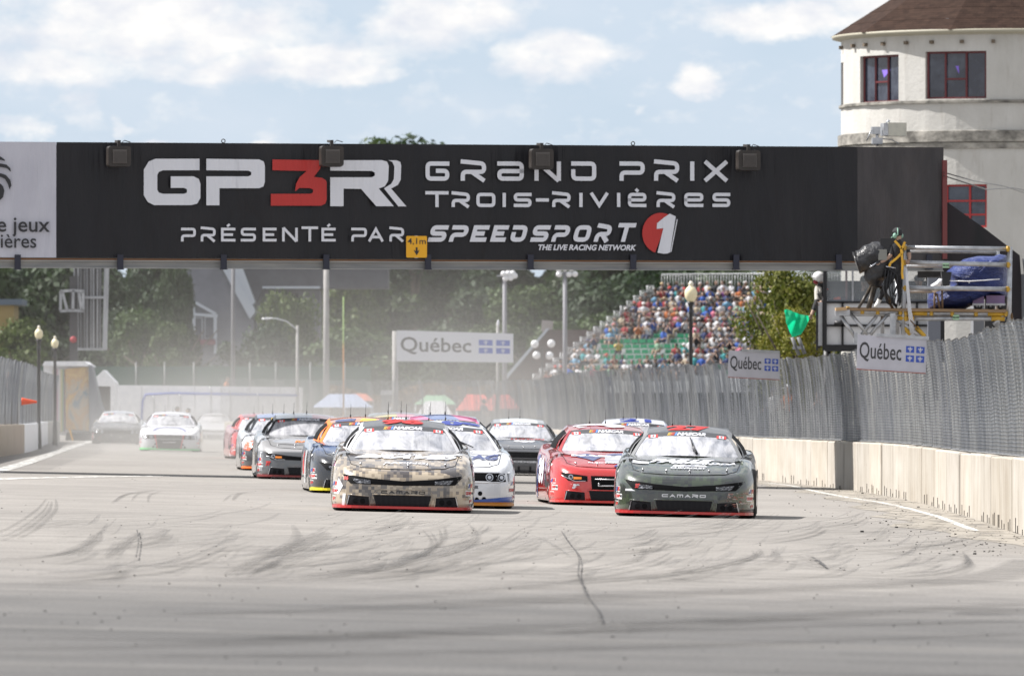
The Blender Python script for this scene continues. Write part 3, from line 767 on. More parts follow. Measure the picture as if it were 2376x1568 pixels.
# --- pale radio box on the bridge roof ---
r_ = empty('antenna_box', inv_b(2072, 338, -.3), BA, 'pale boxy transmitter unit with cables standing on the right end of the bridge roof', 'antenna')
mb = MB(); mb.box((.13, 0, .32), (.36, .3, .26)); mb.box((-.09, 0, .32), (.10, .28, .24), mi=1); mb.build('case', [pbr('beige_case', worn((.50, .49, .42), (.42, .41, .36), f=6), .5), M_galv], r_)
mb = MB().tube([(-.24, 0, 0), (-.24, 0, .32)], .03, 8).box((-.27, 0, .3), (.16, .12, .14)).tube([(-.35, 0, .32), (-.45, 0, .1)], .012, 5).tube([(-.2, 0, .15), (.05, 0, .12), (.2, .0, .05)], .01, 5).tube([(-.05, 0, .44), (0, 0, .5)], .03, 6)
mb.box((-.24, 0, .1), (.2, .1, .12)); mb.build('mount', M_galv, r_)
# --- black fabric shroud over the stairs at the right end ---
sh = empty('stair_shroud', (0, BD, 0), BA, 'sloping black fabric cover over the bridge stairs below the tower', 'canopy')
sp = [bl(2193, 462), bl(2290, 530), bl(2371, 592), bl(2374, 640), bl(2376, 760), bl(2350, 780), bl(2352, 640), bl(2193, 640)]
mb = MB(); mb.prism(sp, lambda x, z: (x, 2.2, z), lambda x, z: (x, .15, z)); mb.build('cover', pbr('shroud_fabric', worn((.010, .010, .012), (.022, .016, .02), (1, 1, .4), 2), .8), sh)
mb = MB(); q = bl(2372, 600); mb.bar((q[0] + .06, 0, q[1]), (q[0] + .25, 0, q[1] - 1.8), .09).bar((q[0] + .22, 0, q[1] - .1), (q[0] + .5, 0, q[1] - 1.8), .07); mb.build('frame', M_galv, sh)
# --- tangle of wires crossing to the tower ---
mb = MB(); mb.tube([W(2190, 400, 165), W(2260, 420, 185), W(2330, 432, 205), W(2420, 462, 225)], .012, 4); mb.tube([W(2190, 408, 165), W(2290, 440, 185), W(2350, 436, 205), W(2420, 450, 225)], .012, 4)
tag(mb.build('cable', M_black, fix=False), 'thin dark cables strung from the bridge end towards the white tower', 'cable')
# ================= tower =================
tc = Vector(((2352 - 1188) / F * 246, 251.0, 0)); TR = 4.78
tower = empty('control_tower', (tc.x, tc.y, gz(tc.x, tc.y)), 0, 'round cream stucco tower with a brown shingled roof and dark red windows', 'building')
def stucco(t):
    c = t.coord('Object'); a = t.noise(t.map(c, (1, 1, .5)), 1.2, 6, .65); b = t.noise(t.map(c, (2.5, 2.5, .35)), 1.5, 5, .7)
    k = t.mix(t.rng(a, .3, .7), (.52, .51, .485), (.44, .43, .40))
    return t.mix(t.rng(b, .57, .8, 0, .45), k, (.24, .20, .16))
M_stucco = pbr('stucco', stucco, .9, bump=nbump((1, 1, 1), 9, .4, .03))
M_ledge = pbr('weathered_ledge', lambda t: t.mix(t.rng(t.noise(t.map(t.coord('Object'), (1.6, 1.6, 2.5)), 1, 6, .7), .35, .62), (.40, .38, .34), (.10, .095, .085)), .9)
zT = lambda py: (YH - py) / F * 246.5 + HC
def tower_ang(px): return math.asin(max(-1, min(1, ((px - 1188) / F * 246.5 - tc.x) / TR)))
wins = [(1963, 1969, 131, 234), (2004, 2089, 123, 233), (2149, 2288, 119, 229), (2193, 2289, 428, 528)]
g0 = gz(tc.x, tc.y)
# wall built as angular strips so that the windows are real openings
mb = MB()
cuts = sorted(set([-math.pi, math.pi] + [a for w_ in wins for a in (tower_ang(w_[0]), tower_ang(w_[1]))] + [-math.pi + k * math.pi / 18 for k in range(37)]))
zs_ = sorted(set([0.0, zT(80) - g0] + [zT(w_[k]) - g0 for w_ in wins for k in (2, 3)]))
def P(a, z, r): return (r * math.sin(a), -r * math.cos(a), z)
for a0, a1 in zip(cuts, cuts[1:]):
    if a1 - a0 < 1e-5: continue
    for q0, q1 in zip(zs_, zs_[1:]):
        am = (a0 + a1) / 2; qm = (q0 + q1) / 2; hole = False
        for w_ in wins:
            if tower_ang(w_[0]) - 1e-6 < am < tower_ang(w_[1]) and zT(w_[3]) - g0 < qm < zT(w_[2]) - g0: hole = True
        if not hole: mb.add([P(a0, q0, TR), P(a1, q0, TR), P(a1, q1, TR), P(a0, q1, TR)], [(0, 1, 2, 3)], 0, False)
for w_ in wins:      # reveals
    a0, a1, q0, q1 = tower_ang(w_[0]), tower_ang(w_[1]), zT(w_[3]) - g0, zT(w_[2]) - g0
    for (A, B) in (((a0, q0), (a1, q0)), ((a1, q0), (a1, q1)), ((a1, q1), (a0, q1)), ((a0, q1), (a0, q0))):
        mb.add([P(*A, TR), P(*B, TR), P(*B, TR - .25), P(*A, TR - .25)], [(0, 1, 2, 3)])
mb.build('wall', M_stucco, tower, fix=False)
M_glass = pbr('window_glass', lambda t: t.mix(t.rng(t.noise(t.coord('Object'), 1.7, 3, .6), .4, .65), (.012, .014, .03), (.05, .06, .085)), .08, spec=.8)
M_frame = pbr('dark_red_frame', (.11, .014, .018), .5); M_frame2 = pbr('bright_red_frame', (.36, .02, .02), .5)
for i, w_ in enumerate(wins):
    a0, a1, q0, q1 = tower_ang(w_[0]), tower_ang(w_[1]), zT(w_[3]) - g0, zT(w_[2]) - g0
    p0 = Vector(P(a0, 0, TR - .12)); p1 = Vector(P(a1, 0, TR - .12)); d = p1 - p0; L = d.length
    fr = MB(); gm = MB(); T = .055 if i else .03
    nb = Vector((d.y, -d.x, 0)).normalized()
    def pt(s, z, o=0): q = p0 + d * s + nb * o; return (q.x, q.y, z)
    cols = {0: [0, 1], 1: [0, .32, .66, 1], 2: [0, .31, .66, 1], 3: [0, .58, 1]}[i]
    for s in cols: s2 = min(max(s, T / 2 / L), 1 - T / 2 / L); fr.bar(pt(s2, q0), pt(s2, q1), T)
    for z in (q0 + T / 2, q1 - T / 2): fr.bar(pt(0, z), pt(1, z), T * .98)
    rows = {1: [(.32, .66, .44)], 2: [(.31, .66, .42)], 3: [(0, 1, .62), (0, 1, .30)]}.get(i, [])
    for (s0, s1, k) in rows: fr.bar(pt(s0, q0 + (q1 - q0) * k), pt(s1, q0 + (q1 - q0) * k), T * .9)
    wn = fr.build('window', M_frame if i < 3 else M_frame2, tower)
    for s0, s1 in zip(cols, cols[1:]):
        gm = MB(); gm.add([pt(s0, q0, -.03), pt(s1, q0, -.03), pt(s1, q1, -.03), pt(s0, q1, -.03)], [(0, 1, 2, 3)]); gm.build('pane', M_glass, wn, fix=False)
    if i in (1, 2):      # small violet pennants hung inside
        s = .47; z = q0 + (q1 - q0) * .60
        gm = MB(); gm.add([pt(s, z + .13, -.02), pt(s + .12 * (3 - i) / i, z + .13, -.02), pt(s + .06, z - .1, -.02)], [(0, 1, 2)]); gm.build('pennant', pbr('violet_cloth', (.22, .14, .62), .6), wn, fix=False)
def band(py0, py1, r, name, mat):
    z1, z0 = zT(py0) - g0, zT(py1) - g0
    MB().lathe([(r - .12, z0), (r, z0 + .02), (r, z1 - .02), (r - .12, z1)], 60, mi=0, smooth=False).build(name, mat, tower)
band(231, 240, TR + .07, 'sill_band', M_ledge)
band(302, 330, TR + .10, 'ledge', M_ledge); band(330, 346, TR + .05, 'ledge', M_ledge)
z1 = zT(74) - g0
mb = MB().lathe([(TR - .2, z1 - .12), (TR + .26, z1 - .02), (TR + .28, z1 + .06), (TR + .1, z1 + .08)], 48); mb.build('gutter', pbr('gutter_beige', (.34, .32, .25), .6), tower)
def shing(t):
    c = t.coord('Object')
    b = t.new('ShaderNodeTexBrick'); x, y, z = t.sep(c)
    ang = t.math('MULTIPLY', t.math('ARCTAN2', x, y), 5.0)
    t.put(b.inputs['Vector'], t.comb(ang, t.math('MULTIPLY', z, 1.0), 0)); b.inputs['Scale'].default_value = 3.2
    b.inputs['Color1'].default_value = (.026, .016, .013, 1); b.inputs['Color2'].default_value = (.045, .027, .021, 1); b.inputs['Mortar'].default_value = (.02, .013, .01, 1)
    b.inputs['Mortar Size'].default_value = .02; b.inputs['Brick Width'].default_value = .8; b.inputs['Row Height'].default_value = .22
    return t.mix(t.rng(t.noise(c, 3, 4, .6), .4, .7, 0, .5), b.outputs[0], (.052, .033, .025))
mb = MB(); n = 10; ra = TR + .30; hz = z1 + .05; rise = 3.2
tiers = 9
for k in range(n):
    a0 = -math.pi + 2 * math.pi * (k + .42) / n; a1 = a0 + 2 * math.pi / n
    for j in range(tiers):
        f0, f1 = j / tiers, (j + 1) / tiers
        r0 = ra * (1 - f0); r1 = ra * (1 - f1); q0 = hz + rise * f0; q1 = hz + rise * f1
        mb.add([P(a0, q0 + .004, r0 + .005), P(a1, q0 + .004, r0 + .005), P(a1, q1, r1), P(a0, q1, r1)], [(0, 1, 2, 3)])
mb.build('roof', pbr('shingles', shing, .95, spec=.1), tower, fix=False)
vm = MB().box((0, -.05, 0), (.1, .12, .1)).mesh('vent', pbr('vent_brown', (.14, .11, .08), .8))
for px in (1968, 1992, 2018, 2057, 2108, 2165, 2233, 2304):
    a = tower_ang(px); o = link('vent', vm, tower, P(a, zT(97) - g0, TR), -a * -1); o.rotation_euler = (0, 0, a)

# ================= far background =================
def leafcol(c1, c2, c3):
    def g(t):
        c = t.coord('Object'); a = t.noise(c, .9, 4, .6); oi = t.new('ShaderNodeObjectInfo').outputs['Random']
        geo = t.new('ShaderNodeNewGeometry').outputs['Random Per Island']
        k = t.mix(t.rng(a, .35, .65), c1, c2)
        k = t.mix(t.math('MULTIPLY', geo, .6), k, c3)
        return t.mix(1, k, t.ramp(oi, [(0, (.75, .85, .9)), (.5, (1, 1, 1)), (1, (1.25, 1.15, .85))]), 'MULTIPLY')
    return g
def leafmat(name, *c):
    m = pbr(name, leafcol(*c), .6, spec=.25)
    t = NT(m.node_tree); b = t.n['Principled BSDF']; tr = t.new('ShaderNodeBsdfTranslucent'); mx = t.new('ShaderNodeMixShader'); mx.inputs[0].default_value = .16
    src = b.inputs['Base Color'].links[0].from_socket; t.put(tr.inputs[0], t.mix(1, src, (1.1, 1.5, .6), 'MULTIPLY'))
    out = t.n['Material Output']; t.l.new(b.outputs[0], mx.inputs[1]); t.l.new(tr.outputs[0], mx.inputs[2]); t.l.new(mx.outputs[0], out.inputs[0])
    return m
M_leafdark = leafmat('leaves_dark', (.016, .030, .015), (.028, .048, .020), (.044, .068, .026))
M_leafmid = leafmat('leaves_mid', (.032, .056, .017), (.056, .088, .025), (.085, .108, .036))
M_leafgold = leafmat('leaves_golden', (.060, .082, .014), (.13, .13, .022), (.21, .185, .04))
M_leaforange = leafmat('leaves_orange', (.12, .06, .02), (.18, .09, .03), (.10, .08, .03))
M_bark = pbr('bark', worn((.07, .055, .045), (.11, .09, .07), f=8), .9)
def crown_mesh(seed, rx, rz, nb, nl, ls, mat, flat=1.0):
    rn = np.random.RandomState(seed); V = []; 
    bl_ = []
    for k in range(nb):
        a = rn.uniform(0, 2 * math.pi); h = rn.uniform(-1, 1); rr = math.sqrt(max(0, 1 - h * h)) * rn.uniform(.45, .85)
        bl_.append((rr * rx * math.cos(a), rr * rx * math.sin(a), h * rz * .8, rn.uniform(.25, .42) * rx))
    bl_.append((0, 0, 0, rx * .6))
    B = np.array(bl_); idx = rn.randint(0, len(B), nl)
    dirs = rn.normal(size=(nl, 3)); dirs /= np.linalg.norm(dirs, axis=1)[:, None]
    rad = B[idx, 3] * rn.uniform(.55, 1.1, nl)
    C = B[idx, :3] + dirs * rad[:, None] * np.array([1, 1, .85])
    u = rn.normal(size=(nl, 3)); u /= np.linalg.norm(u, axis=1)[:, None]
    nrm = dirs + .6 * rn.normal(size=(nl, 3)); v = np.cross(nrm, u); v /= np.linalg.norm(v, axis=1)[:, None]; u = np.cross(v, nrm); u /= np.linalg.norm(u, axis=1)[:, None]
    s = (ls * rn.uniform(.6, 1.4, nl))[:, None]
    Q = np.stack([C - u * s, C - v * s * .6, C + u * s, C + v * s * .6], 1).reshape(-1, 3)
    me = bpy.data.meshes.new('crown'); me.vertices.add(len(Q)); me.vertices.foreach_set('co', Q.ravel().astype(np.float32))
    me.loops.add(nl * 4); me.loops.foreach_set('vertex_index', np.arange(nl * 4, dtype=np.int32)); me.polygons.add(nl)
    me.polygons.foreach_set('loop_start', np.arange(0, nl * 4, 4, dtype=np.int32)); me.update(calc_edges=True); me.materials.append(mat)
    return me
def trunk_mesh(h, r, rx):
    mb = MB(); mb.tube([(0, 0, 0), (.05 * r, 0, h * .5), (0, .1, h * 1.1)], [r, r * .8, r * .5], 8)
    for k in range(6):
        a = k * 1.1; mb.tube([(0, 0, h * .6 + k * .1 * h * .5), (math.cos(a) * rx * .3, math.sin(a) * rx * .3, h * .95), (math.cos(a) * rx * .6, math.sin(a) * rx * .6, h * 1.25)], [r * .4, r * .3, r * .1], 5)
    return mb.mesh('trunk', M_bark)
crowns = {'dark': [crown_mesh(s, 6, 7, 26, 11000, .27, M_leafdark) for s in (1, 2)], 'mid': [crown_mesh(s, 5, 5.5, 24, 10000, .24, M_leafmid) for s in (4, 5)]}
far_trunk = trunk_mesh(5, .35, 5)
def tree(px, py_top, D, kind, lab, sw=1.0, sh=1.0, v=0, group='trees behind the circuit'):
    """tree whose crown top reaches row py_top"""
    x = (px - 1188) / F * D; g = gz(x, D); top = HC + (YH - py_top) / F * D - g
    me = crowns[kind][v % 2]; rz = {'dark': 7, 'mid': 5.5}[kind] * sh * 1.05
    o = empty('tree', (x, D, g), 0, lab, 'tree', group); c = link('crown', me, o, (0, 0, top - rz), v * 1.3); c.scale = (sw, sw, sh)
    t = link('trunk', far_trunk, o); t.scale = (1, 1, max(.2, (top - rz) / 5)); return o
TL = [(-60, 560, 640, 'dark', 1.1, 1.3, 'dark tree behind the yellow house, farthest left'), (60, 585, 660, 'dark', 1.1, 1.3, 'dark broad tree above the two left lamp posts'), (190, 560, 650, 'dark', 1.1, 1.3, 'dark tree directly behind the steel frame tower'),
      (300, 575, 640, 'dark', .75, 1.2, 'dark tree just right of the steel frame tower'), (405, 590, 590, 'dark', .32, .9, 'dark leafy tree overhanging the left side of the grey gable'), (335, 690, 560, 'mid', .5, .7, 'lighter green tree below and left of the grey gabled house'),
      (60, 735, 560, 'mid', .6, .6, 'small bushy tree right of the yellow house wall'), (225, 740, 570, 'dark', .7, .8, 'dark low tree below the steel frame tower'), (395, 745, 545, 'mid', .35, .55, 'pale green bushy tree in front of the grey gable'),
      (545, 775, 540, 'dark', .4, .5, 'low dark tree at the foot of the grey gabled house'), (620, 735, 570, 'dark', .5, .7, 'dark tree behind the curved street light arm'), (672, 645, 590, 'mid', .45, .9, 'yellowish green tree covering the right end of the house roof'),
      (770, 600, 640, 'mid', .8, 1., 'mid green tree behind the thick concrete pole'), (850, 600, 650, 'dark', 1.1, 1.2, 'dark tree above the left half of the long banner sign'), (960, 308, 700, 'dark', 1.25, 1.0, 'tall tree whose top rises above the bridge roof'),
      (1045, 321, 705, 'dark', .9, 1.0, 'second treetop above the bridge roof, slightly lower and right of the tallest'), (875, 318, 715, 'mid', 1.0, 1.2, 'treetop above the bridge roof left of the tallest tree'), (1060, 590, 660, 'dark', 1.1, 1.2, 'dark tree left of the first floodlight mast'), (820, 760, 560, 'mid', .9, .6, 'low rounded green tree between the poles and the long sign'), (1130, 640, 620, 'dark', .9, 1., 'dark tree right behind the first floodlight mast'),
      (1215, 660, 600, 'mid', .8, .8, 'lit green tree between the two floodlight masts'), (1280, 590, 680, 'dark', 1.1, 1.2, 'dark bluish tree high between the two floodlight masts'), (1390, 620, 640, 'dark', 1., 1.2, 'dark tree right of the second floodlight mast'),
      (1370, 700, 600, 'mid', .9, .8, 'lit green tree above the brown roofed building'), (1480, 610, 690, 'dark', 1.1, 1.1, 'dark tree rising beside the upper end of the grandstand'), (1600, 600, 700, 'dark', 1.2, .9, 'dark tree behind the top left of the grandstand'),
      (1720, 590, 700, 'dark', 1.2, .9, 'dark tree behind the middle of the grandstand top rail'), (1850, 600, 700, 'dark', 1.1, .9, 'dark tree behind the right end of the grandstand'), (1290, 745, 585, 'mid', .6, .6, 'low green tree left of the brown roof chimney')]
for i, (px, py, D, k, sw, sh, lab) in enumerate(TL): tree(px, py, D, k, lab, sw, sh, i)
# understorey closing the gaps under the crowns
def hedge(pts, h, depth, name, mat, lab, cat, nl, ls, D, seed=9):
    """bank of foliage between picture columns"""
    rn = np.random.RandomState(seed); (x0, x1) = ((pts[0] - 1188) / F * D, (pts[1] - 1188) / F * D); V = []
    xs_ = rn.uniform(x0, x1, nl); top = h * (.86 + .14 * np.sin(xs_ * .9 + seed) * np.sin(xs_ * .37 + 1))
    C = np.stack([xs_, D + rn.uniform(-depth, depth, nl), np.minimum(rn.uniform(0, 1.02, nl) ** .8 * top, top)], 1)
    C[:, 2] += gz(x0, D)
    u = rn.normal(size=(nl, 3)); u /= np.linalg.norm(u, axis=1)[:, None]; v = np.cross(rn.normal(size=(nl, 3)), u); v /= np.linalg.norm(v, axis=1)[:, None]
    s = (ls * rn.uniform(.6, 1.4, nl))[:, None]
    Q = np.stack([C - u * s, C - v * s * .6, C + u * s, C + v * s * .6], 1).reshape(-1, 3)
    me = bpy.data.meshes.new(name); me.vertices.add(len(Q)); me.vertices.foreach_set('co', Q.ravel().astype(np.float32))
    me.loops.add(nl * 4); me.loops.foreach_set('vertex_index', np.arange(nl * 4, dtype=np.int32)); me.polygons.add(nl)
    me.polygons.foreach_set('loop_start', np.arange(0, nl * 4, 4, dtype=np.int32)); me.update(calc_edges=True); me.materials.append(mat)
    o = link(name, me); tag(o, lab, cat, kind='stuff'); return o
hedge((-200, 1600), 17, 9, 'woodland', M_leafdark, 'dark undergrowth and distant woodland behind the whole circuit', 'woodland', 110000, .52, 720)
hedge((1500, 2500), 17, 6, 'woodland', M_leafdark, 'dark woodland behind the grandstand and the white cabin', 'woodland', 40000, .6, 760, 4)
hedge((760, 1330), 3.2, 1.2, 'shrubbery', M_leaforange, 'row of orange brown shrubs behind the far fence', 'shrubs', 9000, .13, 470, 2)
def at(px, D): x = (px - 1188) / F * D; return Vector((x, D, gz(x, D)))
def zof(py, D): return HC + (YH - py) / F * D
# green windscreen fence with posts
D = 480; wsf = empty('windscreen_fence', at(370, D), 0, 'long dark green mesh fence behind the white marquee wall', 'fence')
a = at(-40, D) - wsf.location; b = at(860, D) - wsf.location; zt_ = zof(850, D) - wsf.location.z
mb = MB(); mb.add([(a.x, 0, .3), (b.x, 0, .3), (b.x, 0, zt_), (a.x, 0, zt_)], [(0, 1, 2, 3)]); mb.build('screen', pbr('green_mesh', (.035, .095, .075), .8, alpha=.85), wsf, fix=False)
pme = MB().tube([(0, -.05, 0), (0, -.05, zt_ + .25)], .045, 6).mesh('post', M_postm)
for px in (40, 180, 316, 382, 450, 580, 640, 720, 800): q = at(px, D); link('post', pme, wsf, (q.x - wsf.location.x, 0, 0))
# grey gabled house
D = 600; hs = empty('gabled_house', at(480, D), 0, 'large grey house with a steep white edged gable and slate roof', 'house'); o_ = hs.location
M_house = pbr('grey_siding', worn((.12, .127, .155), (.16, .167, .20), f=.6), .8); M_slate = pbr('slate_roof', worn((.045, .048, .062), (.062, .066, .082), f=1.5), .8); M_trim = pbr('pale_trim', (.42, .46, .52), .6)
def hp(px, py, dy=0): return Vector(((px - 1188) / F * D - o_.x, dy, zof(py, D) - o_.z))
def slab(pts, y0, y1, name, mat, par=hs, hpf=hp):
    return MB().prism([(hpf(*p).x, hpf(*p).z) for p in pts], lambda x, z: (x, y1, z), lambda x, z: (x, y0, z)).build(name, mat, par)
slab([(430, 975), (430, 700), (400, 690), (470, 560), (478, 570), (588, 745), (588, 975)], 0, 6, 'wall', M_house)
slab([(470, 540), (488, 540), (594, 722), (580, 740)], -.6, 6.2, 'roof_edge', M_trim)['label'] = 'white painted edge of the steep gable'
slab([(508, 560), (540, 560), (592, 700), (575, 722), (545, 668)], -.5, 6.1, 'roof_flashing', M_trim)
slab([(489, 545), (507, 545), (574, 721), (566, 716)], -.45, 6.0, 'gable_roof', M_slate)
slab([(528, 540), (900, 540), (900, 668), (750, 668), (610, 668), (594, 700)], 1, 7, 'roof', M_slate)
slab([(590, 700), (610, 671), (740, 671), (740, 975), (590, 975)], 3, 8, 'side_wall', M_house)
slab([(608, 664), (742, 664), (742, 669), (608, 669)], .7, 1.4, 'eaves', M_trim)
slab([(645, 680), (690, 680), (690, 712), (640, 712)], 2.8, 3.1, 'upper_window', M_black)
for (x0, x1, y0, y1) in ((432, 448, 736, 792), (475, 497, 735, 785), (452, 470, 736, 792)):
    w_ = slab([(x0, y0), (x1, y0), (x1, y1), (x0, y1)], -.12, -.02, 'window', M_trim); slab([(x0 + 2, y0 + 2), (x1 - 2, y0 + 2), (x1 - 2, y1 - 2), (x0 + 2, y1 - 2)], -.16, -.13, 'pane', pbr('dark_pane', (.05, .055, .08), .2), w_)
for (x0, y0, x1, y1) in ((450, 700, 455, 820), (500, 728, 505, 820), (428, 728, 505, 733), (450, 700, 500, 728), (428, 700, 452, 704)):
    mb = MB(); p0 = hp(x0, y0, -.15); p1 = hp(x1, y1, -.15); mb.bar(p0, (p1.x, p1.y, p1.z), .28, .2) if abs(x1 - x0) > 10 else mb.bar(p0, hp(x0, y1, -.15), .22, .2); mb.build('trim_board', M_trim, hs)
slab([(436, 788), (500, 788), (500, 800), (436, 800)], -.5, -.1, 'balcony_rail', pbr('maroon', (.16, .04, .06), .7))
# yellow house
D = 560; yh_ = empty('yellow_house', at(-10, D), 0, 'small yellow walled building with a blue grey flat roof at the far left edge', 'house'); o2 = yh_.location
hq = lambda px, py, dy=0: Vector(((px - 1188) / F * D - o2.x, dy, zof(py, D) - o2.z))
slab([(-60, 960), (-60, 708), (33, 708), (33, 960)], 0, 5, 'wall', pbr('yellow_wall', (.30, .22, .09), .8), yh_, hq); slab([(-60, 709), (-60, 694), (52, 694), (52, 707)], -.4, 5.4, 'roof', pbr('bluegrey_roof', (.08, .11, .15), .6), yh_, hq)
# brown roofed building
D = 520; bb = empty('brown_building', at(1300, D), 0, 'brown roofed building with white gable edge and small chimney, left of the grandstand', 'building'); o3 = bb.location
hb = lambda px, py, dy=0: Vector(((px - 1188) / F * D - o3.x, dy, zof(py, D) - o3.z))
slab([(1170, 880), (1270, 765), (1500, 765), (1500, 880)], 0, 6, 'roof', pbr('brown_roof', worn((.085, .062, .06), (.12, .09, .085), f=1), .85), bb, hb)
slab([(1165, 880), (1268, 762), (1275, 762), (1176, 880)], -.4, 0.1, 'roof_edge', M_trim, bb, hb)
slab([(1185, 975), (1185, 878), (1500, 878), (1500, 975)], .4, 5, 'wall', pbr('dark_wall', (.04, .04, .055), .8), bb, hb)
slab([(1256, 768), (1258, 742), (1284, 745), (1282, 768)], .5, 1.6, 'chimney', pbr('pale_chimney', (.30, .27, .26), .8), bb, hb)
slab([(1375, 766), (1377, 753), (1391, 755), (1390, 768)], .5, 1.2, 'vent_box', M_black, bb, hb)
# poles
def pole(px, py, D, r, mat, lab, name='utility_pole', cat='pole', r2=None):
    o = empty(name, at(px, D), 0, lab, cat); h = zof(py, D) - o.location.z
    MB().tube([(0, 0, 0), (0, 0, h)], [r, r2 or r * .8], 10).build('shaft', mat, o); return o, h
M_pole = pbr('concrete_pole', worn((.24, .235, .23), (.30, .29, .28), f=2), .8)
pole(757, 560, 400, .155, M_pole, 'thick pale concrete pole rising left of the orange striped rod')
pole(541, 560, 440, .12, pbr('grey_wood_pole', (.13, .13, .14), .85), 'grey pole crossing in front of the gabled house roof')
o, h = pole(797, 688, 380, .045, pbr('orange_rod', lambda t: t.mix(t.rng(t.sep(t.coord('Object'))[2], 4.2, 4.6), (.40, .17, .03), (.16, .26, .05)), .6), 'thin orange rod with a green upper end right of the thick pole', 'marker_rod', 'rod', .03)
o, h = pole(690, 755, 400, .08, M_pole, 'slender street light with an arm curving to the left', 'street_light', 'street light')
MB().tube([(0, 0, h - .2), (-.5, 0, h + .2), (-1.0, 0, h + .33), (-1.5, 0, h + .35)], .03, 6).build('arm', M_galv, o); MB().ball((-1.45, 0, h + .32), (.25, .1, .05)).build('lamp_head', M_galv, o)
M_lamp = pbr('lamp_glass', (.70, .70, .72), .25)
for (px, pt_, hx, D, lab, heads) in ((1171, 640, 1171, 430, 'floodlight mast with a tight cluster of lamps, left of the taller pair', [(-.05, .1), (.18, .12), (.4, .12), (.05, -.12), (.3, -.1), (.5, 0)]),
                                 (1311, 632, 1311, 430, 'floodlight mast with six round lamps nearest the grandstand', [(-.3, .18), (.0, .2), (.32, .2), (-.3, -.1), (.2, -.1), (.5, -.08)])):
    o, h = pole(px, pt_, D, .13, pbr('mast_grey', (.17, .17, .19), .6), lab, 'floodlight_mast', 'floodlight mast')
    MB().box((.1, 0, h), (1.0, .08, .06)).build('crossbar', M_galv, o)
    lm = MB().ball((0, 0, 0), (.16, .14, .15)).mesh('lamp', M_lamp)
    for (dx, dz) in heads: link('lamp', lm, o, (dx, -.1, h + dz))
o = empty('globe_lamp_post', at(1258, 400), 0, 'lamp post with four round white globes beside the brown roofed building', 'lamp post'); z0 = o.location.z
gm_ = MB().ball((0, 0, 0), .19).mesh('globe', M_lamp); MB().tube([(0, 0, 0), (0, 0, zof(805, 400) - z0)], .05, 8).bar((-.4, 0, zof(812, 400) - z0), (.4, 0, zof(812, 400) - z0), .04).build('post', M_dark, o)
for (px, py) in ((1241, 798), (1279, 797), (1245, 824), (1275, 825)): link('globe', gm_, o, ((px - 1258) / F * 400, -.05, zof(py, 400) - z0))
# long sign on two posts
D = 330; sg = empty('roadside_sign', at(1055, D), 0, 'long white Québec sign with four blue fleur-de-lis squares, on two tall posts', 'sign'); o_ = sg.location
def quebec_face(sg, w, h, fn, bold=.012, mats=None):
    """lettering and four flags on a sign face; fn(u, v, off) with u, v in 0..1"""
    f = lambda x, y, o: fn(x / w, y / h, o)
    mb = MB(); letter(mb, 'Québec', .035 * w, .23 * h, .64 * w, .80 * h, f, .004, bold=bold); mb.build('lettering', pbr('sign_grey_text', (.045, .045, .05), .6), sg, fix=False)
    for i in (0, 1):
        for j in (0, 1):
            mb = MB(); fl_ = MB()
            x0 = (.705 + .148 * i) * w; y0 = (.30 + .27 * j) * h; ww, hh_ = .118 * w, .19 * h
            mb.add([f(x0, y0, .004), f(x0 + ww, y0, .004), f(x0 + ww, y0 + hh_, .004), f(x0, y0 + hh_, .004)], [(0, 1, 2, 3)])
            for lp in FLEUR: poly(fl_, [(x0 + ww / 2 + a * hh_ * .85, y0 + hh_ / 2 + b * hh_ * .85) for a, b in lp], f, .007)
            b_s = mb.build('blue_square', M_blueprint, sg, fix=False); fl_.build('fleur_de_lis', M_whiteprint, b_s, fix=False)
q = lambda px, py: ((px - 1188) / F * D - o_.x, zof(py, D) - o_.z)
A, B_, C_, D_ = q(920, 838), q(1191, 841), q(1191, 774), q(920, 766)
def fs_(u, v, off): 
    x = (A[0] * (1 - u) + B_[0] * u) * (1 - v) + (D_[0] * (1 - u) + C_[0] * u) * v; z = (A[1] * (1 - u) + B_[1] * u) * (1 - v) + (D_[1] * (1 - u) + C_[1] * u) * v
    return (x, -off, z)
MB().prism([(0, 0), (1, 0), (1, 1), (0, 1)], lambda u, v: fs_(u, v, -.05), lambda u, v: fs_(u, v, 0)).build('panel', M_whiteprint, sg)
quebec_face(sg, 4.52, 1.15, fs_)
for px, top, r in ((917, 768, .12), (1155, 748, .06)):
    x, z = q(px, top); MB().tube([(x, .15, 0), (x, .15, z)], r, 8).build('post', M_pole, sg)
x, z = q(1156, 752); MB().ball((x, .1, z + .05), (.05, .05, .12)).build('finial', M_whiteprint, sg)
# steel frame tower hanging over the trees
D = 420; st = empty('steel_tower', at(195, D), 0, 'tall grey steel lattice tower with vertical ribs and a side cage', 'tower'); o_ = st.location
q = lambda px, py, dy=0: ((px - 1188) / F * D - o_.x, dy, zof(py, D) - o_.z)
M_lat = pbr('lattice_steel', worn((.24, .25, .27), (.40, .41, .43), (3, 3, .3), 2), .6, .2)
M_latd = pbr('lattice_dark', (.045, .045, .05), .7)
for i, px in enumerate(range(172, 238, 3)): MB().bar(q(px, 812, (i % 3) * .05), q(px, 560, (i % 3) * .05), .062).build('rib', (M_lat, M_latd, M_latd, M_lat, M_latd)[i % 5], st)
MB().prism([q(238, 812)[::2], q(248, 812)[::2], q(254, 560)[::2], q(243, 560)[::2]], lambda x, z: (x, .3, z), lambda x, z: (x, -.1, z)).build('side_sheet', M_lat, st)
for py in (690, 810): MB().bar(q(165, py, -.1), q(243, py, -.1), .14, .12).build('cross_beam', M_lat, st)
mb = MB()
